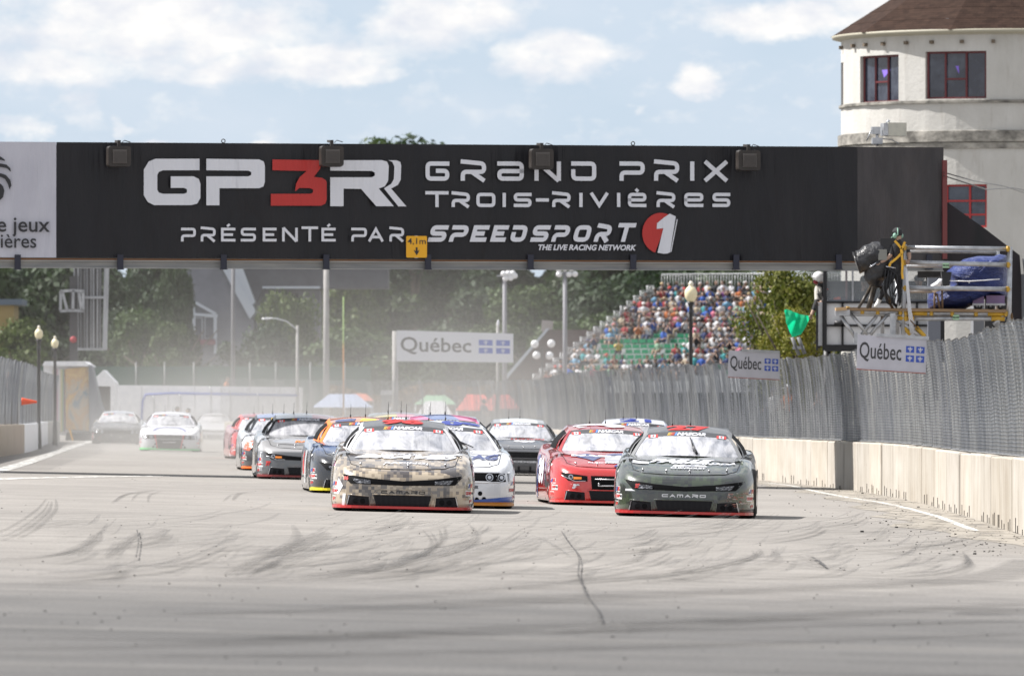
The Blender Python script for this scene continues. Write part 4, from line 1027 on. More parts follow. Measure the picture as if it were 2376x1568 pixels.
for a, b in (((141, 676), (171, 674)), ((171, 674), (196, 676)), ((140, 722), (170, 720)), ((170, 720), (196, 722)), ((142, 676), (141, 722)), ((171, 674), (170, 720)), ((194, 676), (194, 722)), ((146, 678), (157, 720)), ((184, 680), (190, 720))):
    mb.bar(q(*a, -.4), q(*b, -.4), .13, .13)
mb.build('cage', M_lat, st); MB().ball(q(171, 788, -.3), (.17, .12, .17)).build('red_drum', pbr('dull_red', (.30, .02, .03), .6), st)
MB().bar(q(171, 960, .1), q(171, 640, .1), .55, .4).build('column', M_latd, st)
# rubber and white booths at the left
D = 330; o = empty('shed', at(8, D), 0, 'small pale shed with a weathered roof behind the left fence', 'shed'); o2 = o.location
hq = lambda px, py, dy=0: Vector(((px - 1188) / F * D - o2.x, dy, zof(py, D) - o2.z))
slab([(-20, 960), (-20, 840), (30, 850), (30, 960)], 0, 2, 'wall', pbr('shed_wall', (.36, .38, .40), .7), o, hq); slab([(-20, 838), (-20, 826), (36, 846), (34, 853)], -.3, 2.2, 'roof', pbr('shed_roof', (.42, .40, .36), .8), o, hq)
# two lantern lamp posts and the one by the grandstand
lant = MB().lathe([(.07, 0), (.13, .05), (.185, .16), (.20, .28), (.185, .37), (.13, .45), (.075, .49), (.07, .53), (.085, .56), (.06, .62), (.02, .66)], 16).mesh('globe', pbr('cream_globe', lambda t: t.mix(t.rng(t.sep(t.coord('Object'))[2], .45, .6), (.72, .64, .42), (.66, .62, .52)), .3))
for (px, pyt, pyb, D, s, lab) in ((90, 755, 787, 262, 1.0, 'black lamp post with cream globe, taller left one of the far left pair'), (127.5, 779, 808, 292, 1.0, 'black lamp post with cream globe, shorter right one of the far left pair'),
                               (1603, 652, 701, 238, 1.0, 'black lamp post with a cream globe in front of the grandstand crowd')):
    o = empty('lamp_post', at(px, D), 0, lab, 'lamp post'); zb_ = zof(pyb, D) - o.location.z; s = (zof(pyt, D) - zof(pyb, D)) / .66
    g_ = link('globe', lant, o, (0, 0, zb_)); g_.scale = (s, s, s)
    MB().lathe([(.09, 0), (.08, .5), (.055, .9), (.05, zb_ - .35), (.07, zb_ - .3), (.05, zb_ - .25), (.06, zb_ - .1), (.10, zb_ - .03), (.10, zb_)], 12).build('post', M_black, o)
# painted trailer with tarpaulin
D = 345; o = empty('painted_trailer', at(155, D), 0, 'white roofed trailer with faded painted artwork and a grey draped tarpaulin', 'trailer'); o2 = o.location
hq = lambda px, py, dy=0: Vector(((px - 1188) / F * D - o2.x, dy, zof(py, D) - o2.z))
slab([(100, 1010), (100, 845), (208, 845), (208, 1010)], .25, 4, 'body', M_white, o, hq)
def art(t):
    c = t.coord('Object'); n1 = t.noise(t.map(c, (1.3, 1, .8)), 1, 4, .6, 1.5)
    return t.ramp(n1, [(.3, (.16, .22, .28)), (.42, (.42, .36, .28)), (.5, (.46, .30, .16)), (.58, (.55, .42, .20)), (.66, (.38, .36, .38)), (.75, (.12, .12, .14))])
slab([(153, 995), (150, 856), (206, 850), (206, 1000)], .1, .24, 'art_panel', pbr('faded_artwork', art, .8), o, hq)
slab([(122, 1005), (122, 856), (149, 856), (150, 1000)], .12, .24, 'striped_panel', pbr('striped_artwork', lambda t: t.ramp(t.math('FRACT', t.math('MULTIPLY', t.sep(t.coord('Object'))[0], 3.3)), [(0, (.5, .5, .5)), (.3, (.45, .40, .20)), (.5, (.18, .30, .25)), (.7, (.42, .25, .30)), (.9, (.5, .5, .52))]), .8), o, hq)
slab([(98, 848), (104, 838), (196, 838), (212, 850)], -.1, 4.2, 'roof', M_white, o, hq)
slab([(206, 846), (214, 850), (232, 930), (250, 985), (230, 1000), (208, 1002)], -.2, 1.5, 'tarpaulin', pbr('grey_tarpaulin', worn((.11, .125, .15), (.17, .18, .21), (3, 1, .5), 1), .7), o, hq)
slab([(150, 1030), (155, 1003), (235, 1003), (240, 1040)], -.1, 1.0, 'underside', M_dark, o, hq)
MB().bar(hq(162, 995, -.15), hq(176, 1046, -.15), .07).build('yellow_strut', M_yellow, o); MB().bar(hq(122, 870, -.1), hq(100, 905, -.1), .05).build('brace', M_galv, o)
# white peaked tent
D = 365; o = empty('peaked_tent', at(245, D), 0, 'small white peaked tent between the painted trailer and long marquee', 'tent'); o2 = o.location
hq = lambda px, py, dy=0: Vector(((px - 1188) / F * D - o2.x, dy, zof(py, D) - o2.z))
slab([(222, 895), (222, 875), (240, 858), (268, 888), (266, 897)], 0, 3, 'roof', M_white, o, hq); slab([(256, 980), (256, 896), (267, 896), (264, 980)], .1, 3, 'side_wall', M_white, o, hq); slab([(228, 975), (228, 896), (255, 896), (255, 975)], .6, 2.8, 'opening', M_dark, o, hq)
# long white marquee
D = 400; o = empty('marquee', at(480, D), 0, 'long low white marquee wall with a blue stripe arch behind the distant cars', 'marquee'); o2 = o.location
hq = lambda px, py, dy=0: Vector(((px - 1188) / F * D - o2.x, dy, zof(py, D) - o2.z))
for k in range(7):
    x0 = 268 + k * 61.5; slab([(x0, 1040), (x0, 893 + k * .7), (x0 + 60.6, 893.7 + k * .7), (x0 + 60.6, 1040)], 0, 4, 'wall_panel', M_white, o, hq)
MB().tube([hq(328, 985, -.05), hq(331, 930, -.05), hq(338, 915, -.05), hq(400, 912, -.05), hq(690, 917, -.05)], .05, 5).build('blue_stripe', M_blueprint, o)
for px, py in ((358, 925), (420, 922), (490, 905), (535, 915), (600, 920)): MB().tube([hq(px, 1000, -.1), hq(px, py, -.1), hq(px - 4, py - 8, -.1)], .03, 5).build('tie_pole', M_galv, o)
# colourful tents
def tent(px0, px1, py0, py1, D, col, lab, peak=.5):
    o = empty('pop_up_tent', at((px0 + px1) / 2, D), 0, lab, 'tent', 'tents behind the far fence'); o2 = o.location
    w_ = (px1 - px0) / F * D; zt1 = zof(py0, D) - o2.z; ze = zof(py1, D) - o2.z; m = pbr('tent_cloth', col, .7); d_ = 1.6
    mb = MB(); e = [(-w_ / 2, -d_, ze), (w_ / 2, -d_, ze), (w_ / 2, d_, ze), (-w_ / 2, d_, ze)]; tp = [(-w_ * .22, 0, zt1), (w_ * .22, 0, zt1)]
    mb.add(e + tp, [(0, 1, 5, 4), (1, 2, 5), (2, 3, 4, 5), (3, 0, 4)]); mb.build('roof', m, o)
    mb = MB(); 
    for sx in (-1, 1): mb.tube([(sx * w_ * .47, -d_ + .1, 0), (sx * w_ * .47, -d_ + .1, ze)], .03, 5)
    mb.build('legs', M_galv, o); return o
tent(725, 866, 914, 945, 395, (.34, .40, .55), 'pale blue and white tent canopy under the orange striped rod'); tent(800, 868, 913, 930, 410, (.55, .16, .10), 'small orange red canopy peeking beside the blue tent')
tent(962, 1060, 917, 938, 390, (.22, .42, .25), 'pale green tent behind the far fence'); tent(1058, 1150, 915, 952, 385, (.72, .10, .07), 'bright red tent, the left of the two under the long sign'); tent(1120, 1206, 915, 948, 388, (.70, .10, .08), 'bright red tent, the right of the two under the long sign')
slab_c = tent(960, 1058, 930, 975, 384, (.62, .62, .66), 'white low canopy in front of the green tent')
tent(1240, 1325, 930, 962, 340, (.30, .34, .42), 'grey blue canopy behind the fence below the grandstand')
# dark portable cabin and notices near the thick sign post
D = 372; o = empty('portable_toilet', at(897, D), 0, 'dark grey portable cabin beside the left post of the long sign', 'cabin'); o2 = o.location; hq = lambda px, py, dy=0: Vector(((px - 1188) / F * D - o2.x, dy, zof(py, D) - o2.z))
slab([(884, 1000), (884, 915), (910, 915), (910, 1000)], 0, 1.2, 'body', pbr('cabin_grey', (.10, .10, .11), .7), o, hq); slab([(882, 916), (884, 905), (910, 905), (912, 916)], -.05, 1.25, 'roof', M_galv, o, hq)
# orange cones stuck on the left fence
o = empty('orange_cone', W(52, 930, 207), 0, 'bright orange traffic cone stuck sideways through the left fence', 'cone')
MB().lathe([(.10, 0), (.09, .02), (.03, .36), (.02, .38)], 12).build('cone', pbr('cone_orange', (.80, .09, .02), .5), o); o.rotation_euler = (0, R(92), 0); o.location = W(50, 931, 209)
# heads of bystanders just over the left wall
# ================= grandstand =================
def build_person_mesh(name, seed, seated=True):
    """small spectator: slots shirt, skin, legs, hat"""
    rn = random.Random(seed); mb = MB(); lean = rn.uniform(-.05, .12); hy = -.05 - lean
    zs = 0.0 if seated else .42
    prof = [(.13, 0), (.165, .10), (.17, .25), (.205, .40), (.19, .48), (.10, .53), (.055, .56)]
    mb.lathe(prof, 10, (0, 0, zs), 0, 1.0, .62)
    for i in range(len(prof) * 10): x, y, z = mb.v[i]; mb.v[i] = (x, y - lean * (z - zs) / .5, z)
    mb.ball((rn.uniform(-.02, .02), hy, zs + .67), (.085, .10, .12), 9, 6, 1)
    hat = rn.random()
    if hat < .6: mb.ball((0, hy + .012, zs + .70), (.098, .11, .10), 9, 5, 3); mb.add([(-.07, hy - .08, zs + .71), (.07, hy - .08, zs + .71), (.05, hy - .19, zs + .69), (-.05, hy - .19, zs + .69)], [(0, 1, 2, 3)], 3)
    else: mb.ball((0, hy + .02, zs + .70), (.098, .105, .11), 9, 5, 3)
    pose = seed % 4
    for s in (-1, 1):
        sh = (s * .20, -lean * .9, zs + .45)
        if pose == 0: arm = [sh, (s * .26, -.12, zs + .24), (s * .10, -.32, zs + .14)]
        elif pose == 1: arm = [sh, (s * .27, -.02, zs + .22), (s * .22, -.30, zs + .12)]
        elif pose == 2: arm = [sh, (s * .22, -.22, zs + .30), (s * .05, -.20, zs + .52)]
        else: arm = [sh, (s * .30, -.10, zs + .26), (-s * .04, -.28, zs + .22)]
        mb.tube(arm[:2], [.055, .048], 6, 0); mb.tube([arm[1], arm[2]], [.042, .032], 6, 1); mb.ball(arm[2], .042, 6, 4, 1)
        if seated:
            k = (s * .13, -.44, .08 - .02 * seed % 3 * .01)
            mb.tube([(s * .09, -.02, .06), k], [.085, .065], 7, 2); mb.tube([k, (s * .14, -.42, -.38)], [.058, .042], 6, 1 if seed % 2 else 2); mb.box((s * .14, -.48, -.41), (.09, .24, .08), mi=3)
        else:
            mb.tube([(s * .09, 0, zs + .05), (s * .10, -.02, .0), (s * .11, 0, -.40)], [.09, .07, .05], 7, 2); mb.box((s * .11, -.05, -.42), (.09, .25, .07), mi=3)
    return fixm0(mb.mesh(name, [M_black] * 4))
def fixm0(me):
    bm = bmesh.new(); bm.from_mesh(me); bmesh.ops.recalc_face_normals(bm, faces=bm.faces); bm.to_mesh(me); bm.free(); return me
PM = [build_person_mesh('person', s) for s in range(10)]
shirts = {'white': (.62, .62, .64), 'black': (.022, .022, .026), 'red': (.30, .03, .035), 'navy blue': (.03, .045, .13), 'grey': (.22, .225, .24), 'sky blue': (.16, .34, .50), 'dark red': (.17, .03, .045), 'royal blue': (.04, .11, .42), 'orange': (.45, .14, .04), 'pink': (.60, .18, .26), 'yellow': (.58, .45, .08), 'pale green': (.25, .40, .28), 'beige': (.42, .35, .26), 'teal': (.05, .28, .30), 'purple': (.20, .06, .26)}
sw_ = [20, 22, 9, 13, 18, 6, 6, 7, 2, 3, 1, 3, 6, 4, 2]
hats = {'white': (.60, .60, .60), 'black': (.02, .02, .022), 'red': (.45, .03, .03), 'straw': (.42, .33, .18), 'navy': (.03, .04, .10), 'brown': (.06, .038, .025), 'grey': (.2, .2, .2)}
hw_ = [12, 22, 6, 7, 12, 32, 9]
legsc = {'denim': (.05, .07, .13), 'khaki': (.28, .23, .16), 'dark': (.03, .03, .035), 'grey': (.16, .16, .17)}
MS = {k: pbr('shirt_' + k.replace(' ', '_'), worn(v, tuple(c * .7 for c in v), f=14), .8) for k, v in shirts.items()}
MH = {k: pbr('hat_' + k, v, .8) for k, v in hats.items()}
ML = {k: pbr('legs_' + k, v, .8) for k, v in legsc.items()}
MK = [pbr('skin_' + n, c, .55) for n, c in (('light', (.36, .235, .175)), ('tan', (.28, .175, .125)), ('dark', (.12, .07, .05)))]
# the stand: rows run to the right and slightly towards us; each row is set back and higher
SD = 471.0; SS = F / SD
th = R(-30); rowd = Vector((math.cos(th), math.sin(th), 0)); back = Vector((-math.sin(th), math.cos(th), 0))
gs = at_ = Vector(((1262 - 1188) / F * SD, SD, 0)); NR = 18; RISE = .297; TREAD = .76
# lowest row at the left corner: seat level
z_low = HC + (YH - 893) / F * SD
stand = empty('grandstand', (gs.x, gs.y, 0), 0, 'tall temporary grandstand with green bench rows on a steel frame, right of centre', 'grandstand')
M_seat = pbr('green_seat', worn((.012, .22, .11), (.02, .15, .08), f=2), .5); M_alu = pbr('stand_aluminium', worn((.34, .35, .36), (.48, .49, .5), f=3), .5, .5)
seatme = MB().box((0, 0, -.02), (.42, .32, .04)).box((0, .17, .10), (.42, .035, .19)).mesh('seat', M_seat)
ROWL = 15.4
def rowpos(r, s): p = gs + back * (r * TREAD) + rowd * s; p.z = z_low + r * RISE; return p
def rloc(v): return v - Vector((gs.x, gs.y, 0))
nseat = 0; rnd = random.Random(21)
occupied = {}
for r in range(NR):
    mb = MB(); a = rloc(rowpos(r, 0)); b = rloc(rowpos(r, ROWL))
    o_ = back * -.05; mb.bar(a + o_ + Vector((0, 0, -.10)), b + o_ + Vector((0, 0, -.10)), .30, .04)
    mb.bar(a - back * .42 + Vector((0, 0, -.42)), b - back * .42 + Vector((0, 0, -.42)), .46, .04); mb.bar(a - back * .2 + Vector((0, 0, -.26)), b - back * .2 + Vector((0, 0, -.26)), .02, .28)
    mb.build('bench_row', M_alu, stand)
    # left end guard rail
    g = MB(); c = rloc(rowpos(r, -.25)); d_ = c - back * .78
    for q in (c, d_): g.tube([q + Vector((0, 0, -.42)), q + Vector((0, 0, .62))], .022, 5)
    for h in (.6, .3, 0): g.tube([c + Vector((0, 0, h)), d_ + Vector((0, 0, h))], .018, 5)
    for k in range(1, 6): q = c.lerp(d_, k / 6); g.tube([q + Vector((0, 0, -.3)), q + Vector((0, 0, .6))], .008, 4)
    g.build('guard_rail', M_alu, stand)
rest = MB(); seats_big = 0
for r in range(NR):
    ns = int(ROWL / .5)
    for k in range(ns):
        s = .25 + k * .5
        if (13.2 < s < 13.9) and r < 9: continue        # aisle
        w = rowpos(r, s); px = 1188 + F * w.x / w.y; py = YH - F * (w.z - HC) / w.y
        # a patch of empty seats low in the middle of the stand
        e = ((px - 1475) / 95) ** 2 + ((py - 822) / 34) ** 2 < 1 or ((px - 1560) / 60) ** 2 + ((py - 800) / 26) ** 2 < 1 or ((px - 1370) / 45) ** 2 + ((py - 862) / 13) ** 2 < 1
        full = rnd.random() > (.93 if e else .10)
        if px > 1800: full = full and rnd.random() < .5
        occupied[(r, k)] = full
        if not full and py < 880:
            if seats_big < 290: o = link('seat', seatme, stand, rloc(w), th); seats_big += 1
            else:
                M_ = Matrix.Rotation(th, 4, 'Z'); q = rloc(w); rest.box(q + Vector((0, 0, -.02)), (.42, .32, .04), th); rest.box(q + back * .17 + Vector((0, 0, .10)), (.42, .035, .19), th)
if rest.v: rest.build('seats', M_seat, stand)['kind'] = 'stuff'
# back rail with upright bars
g = MB(); a = rloc(rowpos(NR - 1, 0)) + back * .5; b = rloc(rowpos(NR - 1, ROWL)) + back * .5
for h in (1.25, .1): g.tube([a + Vector((0, 0, h)), b + Vector((0, 0, h))], .03, 5)
g.build('top_rail', M_alu, stand)
um = MB().tube([(0, 0, .1), (0, 0, 1.25)], .016, 4).mesh('baluster', M_alu)
for k in range(86): q = a.lerp(b, k / 85); link('baluster', um, stand, q)
g = MB()
for r in range(0, NR, 2):
    for s in (0, 5, 10, 15): q = rloc(rowpos(r, s)); g.tube([(q.x, q.y, gz(2, SD)), q + Vector((0, 0, -.12))], .04, 5)
g.build('support_legs', M_alu, stand)['kind'] = 'stuff'
# spectators
cand = [(r, k) for (r, k), f_ in occupied.items() if f_]
def seen(r, k):
    w = rowpos(r, .25 + k * .5); px = 1188 + F * w.x / w.y; py = YH - F * (w.z + .4 - HC) / w.y
    fence_top = 830 + (1700 - px) * .085
    return py < fence_top + 12 and px < 1835
vis = [c for c in cand if seen(*c)]
vis.sort(key=lambda c: (-(rowpos(c[0], c[1] * .5).y)), reverse=True)
thing_n = 300; chosen = vis[:thing_n]; others = vis[thing_n:]
ordn = ['lowest', 'second', 'third', 'fourth', 'fifth', 'sixth', 'seventh', 'eighth', 'ninth', 'tenth', 'eleventh', 'twelfth', 'thirteenth', 'fourteenth', 'fifteenth', 'sixteenth', 'seventeenth', 'topmost']
names = ['first', 'second', 'third', 'fourth', 'fifth', 'sixth', 'seventh', 'eighth', 'ninth', 'tenth', 'eleventh', 'twelfth', 'thirteenth', 'fourteenth', 'fifteenth', 'sixteenth', 'seventeenth', 'eighteenth', 'nineteenth', 'twentieth'] + ['twenty-' + q for q in ('first', 'second', 'third', 'fourth', 'fifth', 'sixth', 'seventh', 'eighth', 'ninth')] + ['thirtieth', 'thirty-first', 'thirty-second']
rowcount = {}; allv = sorted(vis); order_in_row = {}
for (r, k) in allv: rowcount[r] = rowcount.get(r, 0) + 1; order_in_row[(r, k)] = rowcount[r]
crowd = {}
def dress(r, k):
    sh_ = rnd.choices(list(shirts), sw_)[0]; ha = rnd.choices(list(hats), hw_)[0]; lg = rnd.choice(list(legsc)); sk = rnd.choices(range(3), [6, 5, 1])[0]; return sh_, ha, lg, sk
chosen_set = set(chosen)
for (r, k) in allv:
    sh_, ha, lg, sk = dress(r, k); me = PM[rnd.randrange(10)]; w = rowpos(r, .25 + k * .5)
    s_ = rnd.uniform(.92, 1.06); rz = th + rnd.uniform(-.5, .35)
    if (r, k) in chosen_set:
        o = link('person', me, None, w + Vector((rnd.uniform(-.05, .05), 0, .02)), rz); o.scale = (s_, s_, s_)
        for sl, m in zip(o.material_slots, (MS[sh_], MK[sk], ML[lg], MH[ha])): sl.link = 'OBJECT'; sl.material = m
        art_ = 'spectator in %s top with %s, %s from the left in %s row' % (sh_, (ha + (' hair' if ha in ('brown', 'grey') else ' cap')), names[min(order_in_row[(r, k)] - 1, len(names) - 1)], 'the ' + ordn[r])
        tag(o, art_, 'person', 'spectators seated in the grandstand')
    else:
        key = (sh_, ha); c = crowd.setdefault('all', MB()); b = len(c.v)
        M_ = Matrix.Translation(w) @ Matrix.Rotation(rz, 4, 'Z') @ Matrix.Scale(s_, 4)
        mats_ = list(MS) ; base = list(shirts).index(sh_); hb = 15 + list(hats).index(ha); kb = 22 + sk; lb_ = 25 + list(legsc).index(lg); mp = (base, kb, lb_, hb)
        c.v += [tuple(M_ @ v.co) for v in me.vertices]
        for p in me.polygons: c.f.append(tuple(b + i for i in p.vertices)); c.m.append(mp[p.material_index]); c.sm.append(True)
if crowd:
    o = crowd['all'].build('crowd', list(MS.values()) + list(MH.values()) + MK + list(ML.values()), fix=False)
    tag(o, 'remaining spectators packed into the far rows of the grandstand', 'crowd', kind='stuff')
print('spectators', len(vis), len(chosen), 'seats', seats_big)
# tree standing right of the stand
D = 250
gold = [crown_mesh(s, 2.2, 2.6, 30, 9000, .085, M_leafgold) for s in (11, 12)]; gtr = trunk_mesh(2.2, .12, 2)
for px, py, sx, sz_, DD, lab in ((1822, 585, .74, 1.0, 262, 'golden green tree beside the white cabin, behind the green flag'), (1850, 700, .55, .55, 250, 'small bright green bush below the golden tree and the flag')):
    p = at(px, DD); top = zof(py, DD) - p.z; o = empty('tree', p, 0, lab, 'tree'); c = link('crown', gold[DD % 2], o, (0, 0, top - 2.75 * sz_)); c.scale = (sx, sx, sz_)
    t = link('trunk', gtr, o); t.scale = (1, 1, max(.2, (top - 2.9 * sz_) / 2))
# ================= race cars =================
CW, CL = .975, 4.95; YC = CL / 2
def interp(tab, y):
    for (a, p), (b, q) in zip(tab, tab[1:]):
        if y <= b:
            t = max(0, (y - a) / (b - a)); t = t * t * (3 - 2 * t) * .5 + t * .5
            return p + (q - p) * t
    return tab[-1][1]
TOP = [(-.1, .49), (0, .50), (.12, .545), (.3, .615), (.7, .70), (1.05, .765), (1.45, .82), (2, .86), (4, .90), (4.7, .94), (4.95, .92)]
def Htop(x, y):
    a = min(1, abs(x) / CW)
    h = interp(TOP, y) - .055 * a ** 4
    h += .055 * math.exp(-((y - .98) / .42) ** 2 - ((abs(x) - .80) / .16) ** 2)
    h += .05 * math.exp(-((y - 3.8) / .5) ** 2 - ((abs(x) - .82) / .16) ** 2)
    h += .012 * math.exp(-((abs(x) - .42) / .07) ** 2) * max(0, 1 - abs(y - .9) / .7)       # ridges of the bonnet
    return h
def half_outline():
    xs_ = [0, .12, .24, .36, .48, .6, .7, .78, .85, .9, .94, .965, .985]
    ya = [(x, YC - YC * (1 - x ** 6) ** (1 / 6)) for x in xs_]
    ys_ = [y for y in (.72, .95, 1.15, 1.4, 1.7, 2.0, 2.3, 2.6, 2.9, 3.2, 3.5, 3.8, 4.0)]
    yb = [((1 - abs((y - YC) / YC) ** 6) ** (1 / 6), y) for y in ys_]
    yc = [(x, YC + YC * (1 - x ** 6) ** (1 / 6)) for x in reversed(xs_)]
    return [(x * CW, y) for x, y in ya + yb + yc]
HO = half_outline(); OUT = HO + [(-x, y) for x, y in reversed(HO[1:-1])]
LEV = [(0, .985), (.14, 1), (.34, 1), (.55, .999), (.68, .993), (.78, .984), (.86, .97), (.93, .95), (.98, .925), (1, .90)]
def car_body_mb():
    mb = MB(); n = len(OUT); rings = []
    rings.append([(x * .93, YC + (y - YC) * .96, .055) for x, y in OUT])
    for f, w in LEV:
        ring = []
        for x, y in OUT:
            X = x * w; Y = YC + (y - YC) * (1 - (1 - w) * .42)
            zs = Htop(X, Y); ring.append((X, Y, .06 + (zs - .06) * f))
        rings.append(ring)
    for q in (.84, .76, .66, .54, .42, .28, .14, .001):
        ring = []
        for x, y in OUT:
            Y0 = YC + (y - YC) * (1 - .1 * .42); e = (1 - q / .9)
            Y = Y0 + (max(1.2, min(3.9, Y0)) - Y0) * max(0, e) ** 1.0 if (Y0 < 1.2 or Y0 > 3.9) else Y0
            X = x * q; ring.append((X, Y, Htop(X, Y)))
        rings.append(ring)
    vs = [p for r_ in rings for p in r_]; fs = []
    for j in range(len(rings) - 1):
        for i in range(n): fs.append((j * n + i, j * n + (i + 1) % n, (j + 1) * n + (i + 1) % n, (j + 1) * n + i))
    fs.append(tuple(reversed(range(n))))
    mb.add(vs, fs, 0, True); mb.sm[-1] = False
    return mb
_b = car_body_mb(); BV = BVHTree.FromPolygons([Vector(v) for v in _b.v], _b.f)
def fr(x, z, off=0):
    h = BV.ray_cast(Vector((x, -2, z)), Vector((0, 1, 0)))[0]
    y = h.y if h else .6
    return (x, y - .004 - off, z)
def tp(x, y, off=0):
    h = BV.ray_cast(Vector((x, y, 3)), Vector((0, 0, -1)))[0]
    return (x, y, (h.z if h else .5) + .004 + off)
def sd(s):
    def f(y, z, off=0):
        h = BV.ray_cast(Vector((3 * s, y, z)), Vector((-s, 0, 0)))[0]
        x = h.x if h else .9 * s
        return (x + s * (.004 + off), y, z)
    return f
def wsf_(u, v, off=0):
    hw = .765 + (.562 - .765) * v
    return (u * hw, 1.40 + .30 * u * u + v * (.80 - .20 * u * u) - off * .4, .828 - .022 * u * u + v * .325 - .012 * u * u * v + .018 * math.sin(math.pi * v) + off * .9)
def wsx(x, z, off=0):
    v = (z - .828) / .325; hw = .765 + (.562 - .765) * v
    return wsf_(x / hw, v, off + .004)
def roof_(u, v, off=0):
    hw = .562 - .01 * v; y = 2.2 + .1 * u * u + v * (1.15 - .15 * u * u)
    z = 1.153 + .092 * math.sin(math.pi * min(1, v * 1.15) * .62) - (.034 + .026 * math.sin(math.pi * min(1, v))) * u * u
    return (u * hw, y, z + off)
def rfx(x, y, off=0): return roof_(x / .558, (y - 2.2) / 1.15, off + .004)
def patch(mb, q, fn, nu=8, nv=3, off=0, mi=0):
    """q: four corners (x, z) anticlockwise from bottom left, laid on the surface fn"""
    def f(a, b):
        x = (q[0][0] * (1 - a) + q[1][0] * a) * (1 - b) + (q[3][0] * (1 - a) + q[2][0] * a) * b
        z = (q[0][1] * (1 - a) + q[1][1] * a) * (1 - b) + (q[3][1] * (1 - a) + q[2][1] * a) * b
        return fn(x, z, off)
    mb.grid(f, nu, nv, mi)
def outline(mb, pts, fn, r=.006, off=.002, closed=True, sub=4, mi=0):
    P_ = []; n = len(pts)
    for i in range(n if closed else n - 1):
        a, b = pts[i], pts[(i + 1) % n]
        for k in range(sub): t = k / sub; P_.append(fn(a[0] * (1 - t) + b[0] * t, a[1] * (1 - t) + b[1] * t, off))
    if closed: P_.append(P_[0])
    else: P_.append(fn(*pts[-1], off))
    mb.tube(P_, r, 5, mi, cap=False)
def disc(mb, x, z, r, fn, off=0, n=16, mi=0): poly(mb, [(x + r * math.cos(2 * math.pi * k / n), z + r * math.sin(2 * math.pi * k / n)) for k in range(n)], fn, off, mi)

def screen_col(t):
    c = t.coord('Object'); oi = t.new('ShaderNodeObjectInfo').outputs['Random']
    c2 = t.vmath('ADD', c, t.comb(t.math('MULTIPLY', oi, 30), 0, 0))
    w = t.noise(t.map(c2, (3.5, 1.2, 2)), 1, 5, .65, 1.8)
    s = t.noise(t.map(c2, (9, .8, 1.2)), 1, 4, .6, .4)
    k = t.mix(t.rng(w, .3, .7), (.13, .135, .155), (.56, .56, .59))
    return t.mix(t.rng(s, .45, .7, 0, .5), k, (.70, .70, .72))
M_matte = pbr('matte_black', (.006, .006, .007), .7, spec=.1)
M_screen = pbr('dust_glare_windscreen', screen_col, .12, spec=.9, coat=.7)  # pale colour holds both the dust film and painted-in bright reflections
M_visor = pbr('visor_band', (.055, .056, .06), .35, spec=.5)
M_grille = pbr('grille_mesh', lambda t: t.mix(t.rng(t.math('SINE', t.math('MULTIPLY', t.sep(t.coord('Object'))[0], 380)), 0, .6), (.006, .006, .008), (.03, .03, .034)), .7, spec=.15)
M_ltclear = pbr('headlamp_decal', lambda t: t.mix(t.rng(t.noise(t.map(t.coord('Object'), (22, 8, 60), rot=(0, .4, 0)), 1, 4, .7), .5, .66), (.015, .015, .02), (.42, .43, .47)), .15, coat=.6)
M_chrome = pbr('lamp_chrome', (.55, .56, .6), .15, .9)
M_orange = pbr('marker_orange', (.75, .22, .03), .4)
M_pink = pbr('tow_tape', (.80, .12, .55), .5)
M_cred = pbr('splitter_red', (.42, .012, .014), .35, coat=.5)
M_flagred = pbr('flag_red', (.62, .05, .045), .5)
M_steelr = pbr('rim_steel', (.12, .12, .13), .4, .5)
M_jeblue = pbr('sticker_blue', (.02, .04, .26), .4)
M_pins = pbr('pin_steel', (.5, .5, .52), .3, .8)
def camo(cell, stops, sc_=2.3):
    def g(t):
        c = t.coord('Object')
        q = t.vmath('SNAP', c, (cell, cell * 2.6, cell))
        q = t.vmath('ADD', q, (.013, .017, .011))
        n = t.noise(t.map(q, (sc_, sc_ * .5, sc_ * 1.2)), 1, 3, .75)
        n2 = t.new('ShaderNodeTexWhiteNoise'); t.put(n2.inputs[0], q)
        n = t.math('ADD', n, t.math('MULTIPLY', t.math('SUBTRACT', n2.outputs[0], .5), .10))
        base = t.ramp(n, stops, 'CONSTANT')
        return base
    return g
def solid(c): return lambda t: t.mix(t.rng(t.noise(t.coord('Object'), 3, 5, .65), .4, .75, 0, .25), c, tuple(.55 * k + .12 for k in c))
def paint(name, col, rough=.28, coat=1.0): return pbr(name, col, rough, spec=.5, coat=coat)
def two(c1, c2, fn):   # colour split by a test on the body coordinates
    def g(t):
        x, y, z = t.sep(t.coord('Object'))
        return t.mix(fn(t, x, y, z), c1, c2)
    return g

def fixm(me):
    bm = bmesh.new(); bm.from_mesh(me); bmesh.ops.recalc_face_normals(bm, faces=bm.faces); bm.to_mesh(me); bm.free(); return me
SH = {}
SH['body'] = lambda m: fixm(_b.mesh('body', m))
ty = MB().lathe([(.20, -.13), (.30, -.135), (.33, -.115), (.335, -.06), (.335, .06), (.33, .115), (.30, .135), (.20, .13)], 28, smooth=True)
rm = MB().lathe([(.05, .10), (.09, .11), (.11, .085), (.19, .09), (.205, .125)], 20)
def rotx(mb):
    mb.v = [(p[2], p[1], p[0]) for p in mb.v]; return mb
ty_me = fixm(rotx(ty).mesh('tyre', M_rubber)); rm_me = fixm(rotx(rm).mesh('rim', M_steelr))
ws_me = MB().grid(lambda a, b: wsf_(2 * a - 1, b), 20, 8).mesh('windscreen', M_screen)
vis_me = MB().grid(lambda a, b: wsf_((2 * a - 1) * .985, .80 + .20 * b, .004), 20, 2).mesh('visor_strip', M_visor)
def roof_me(m):
    mb = MB().grid(lambda a, b: roof_(2 * a - 1, b), 16, 12)
    return fixm(mb.mesh('roof', m))
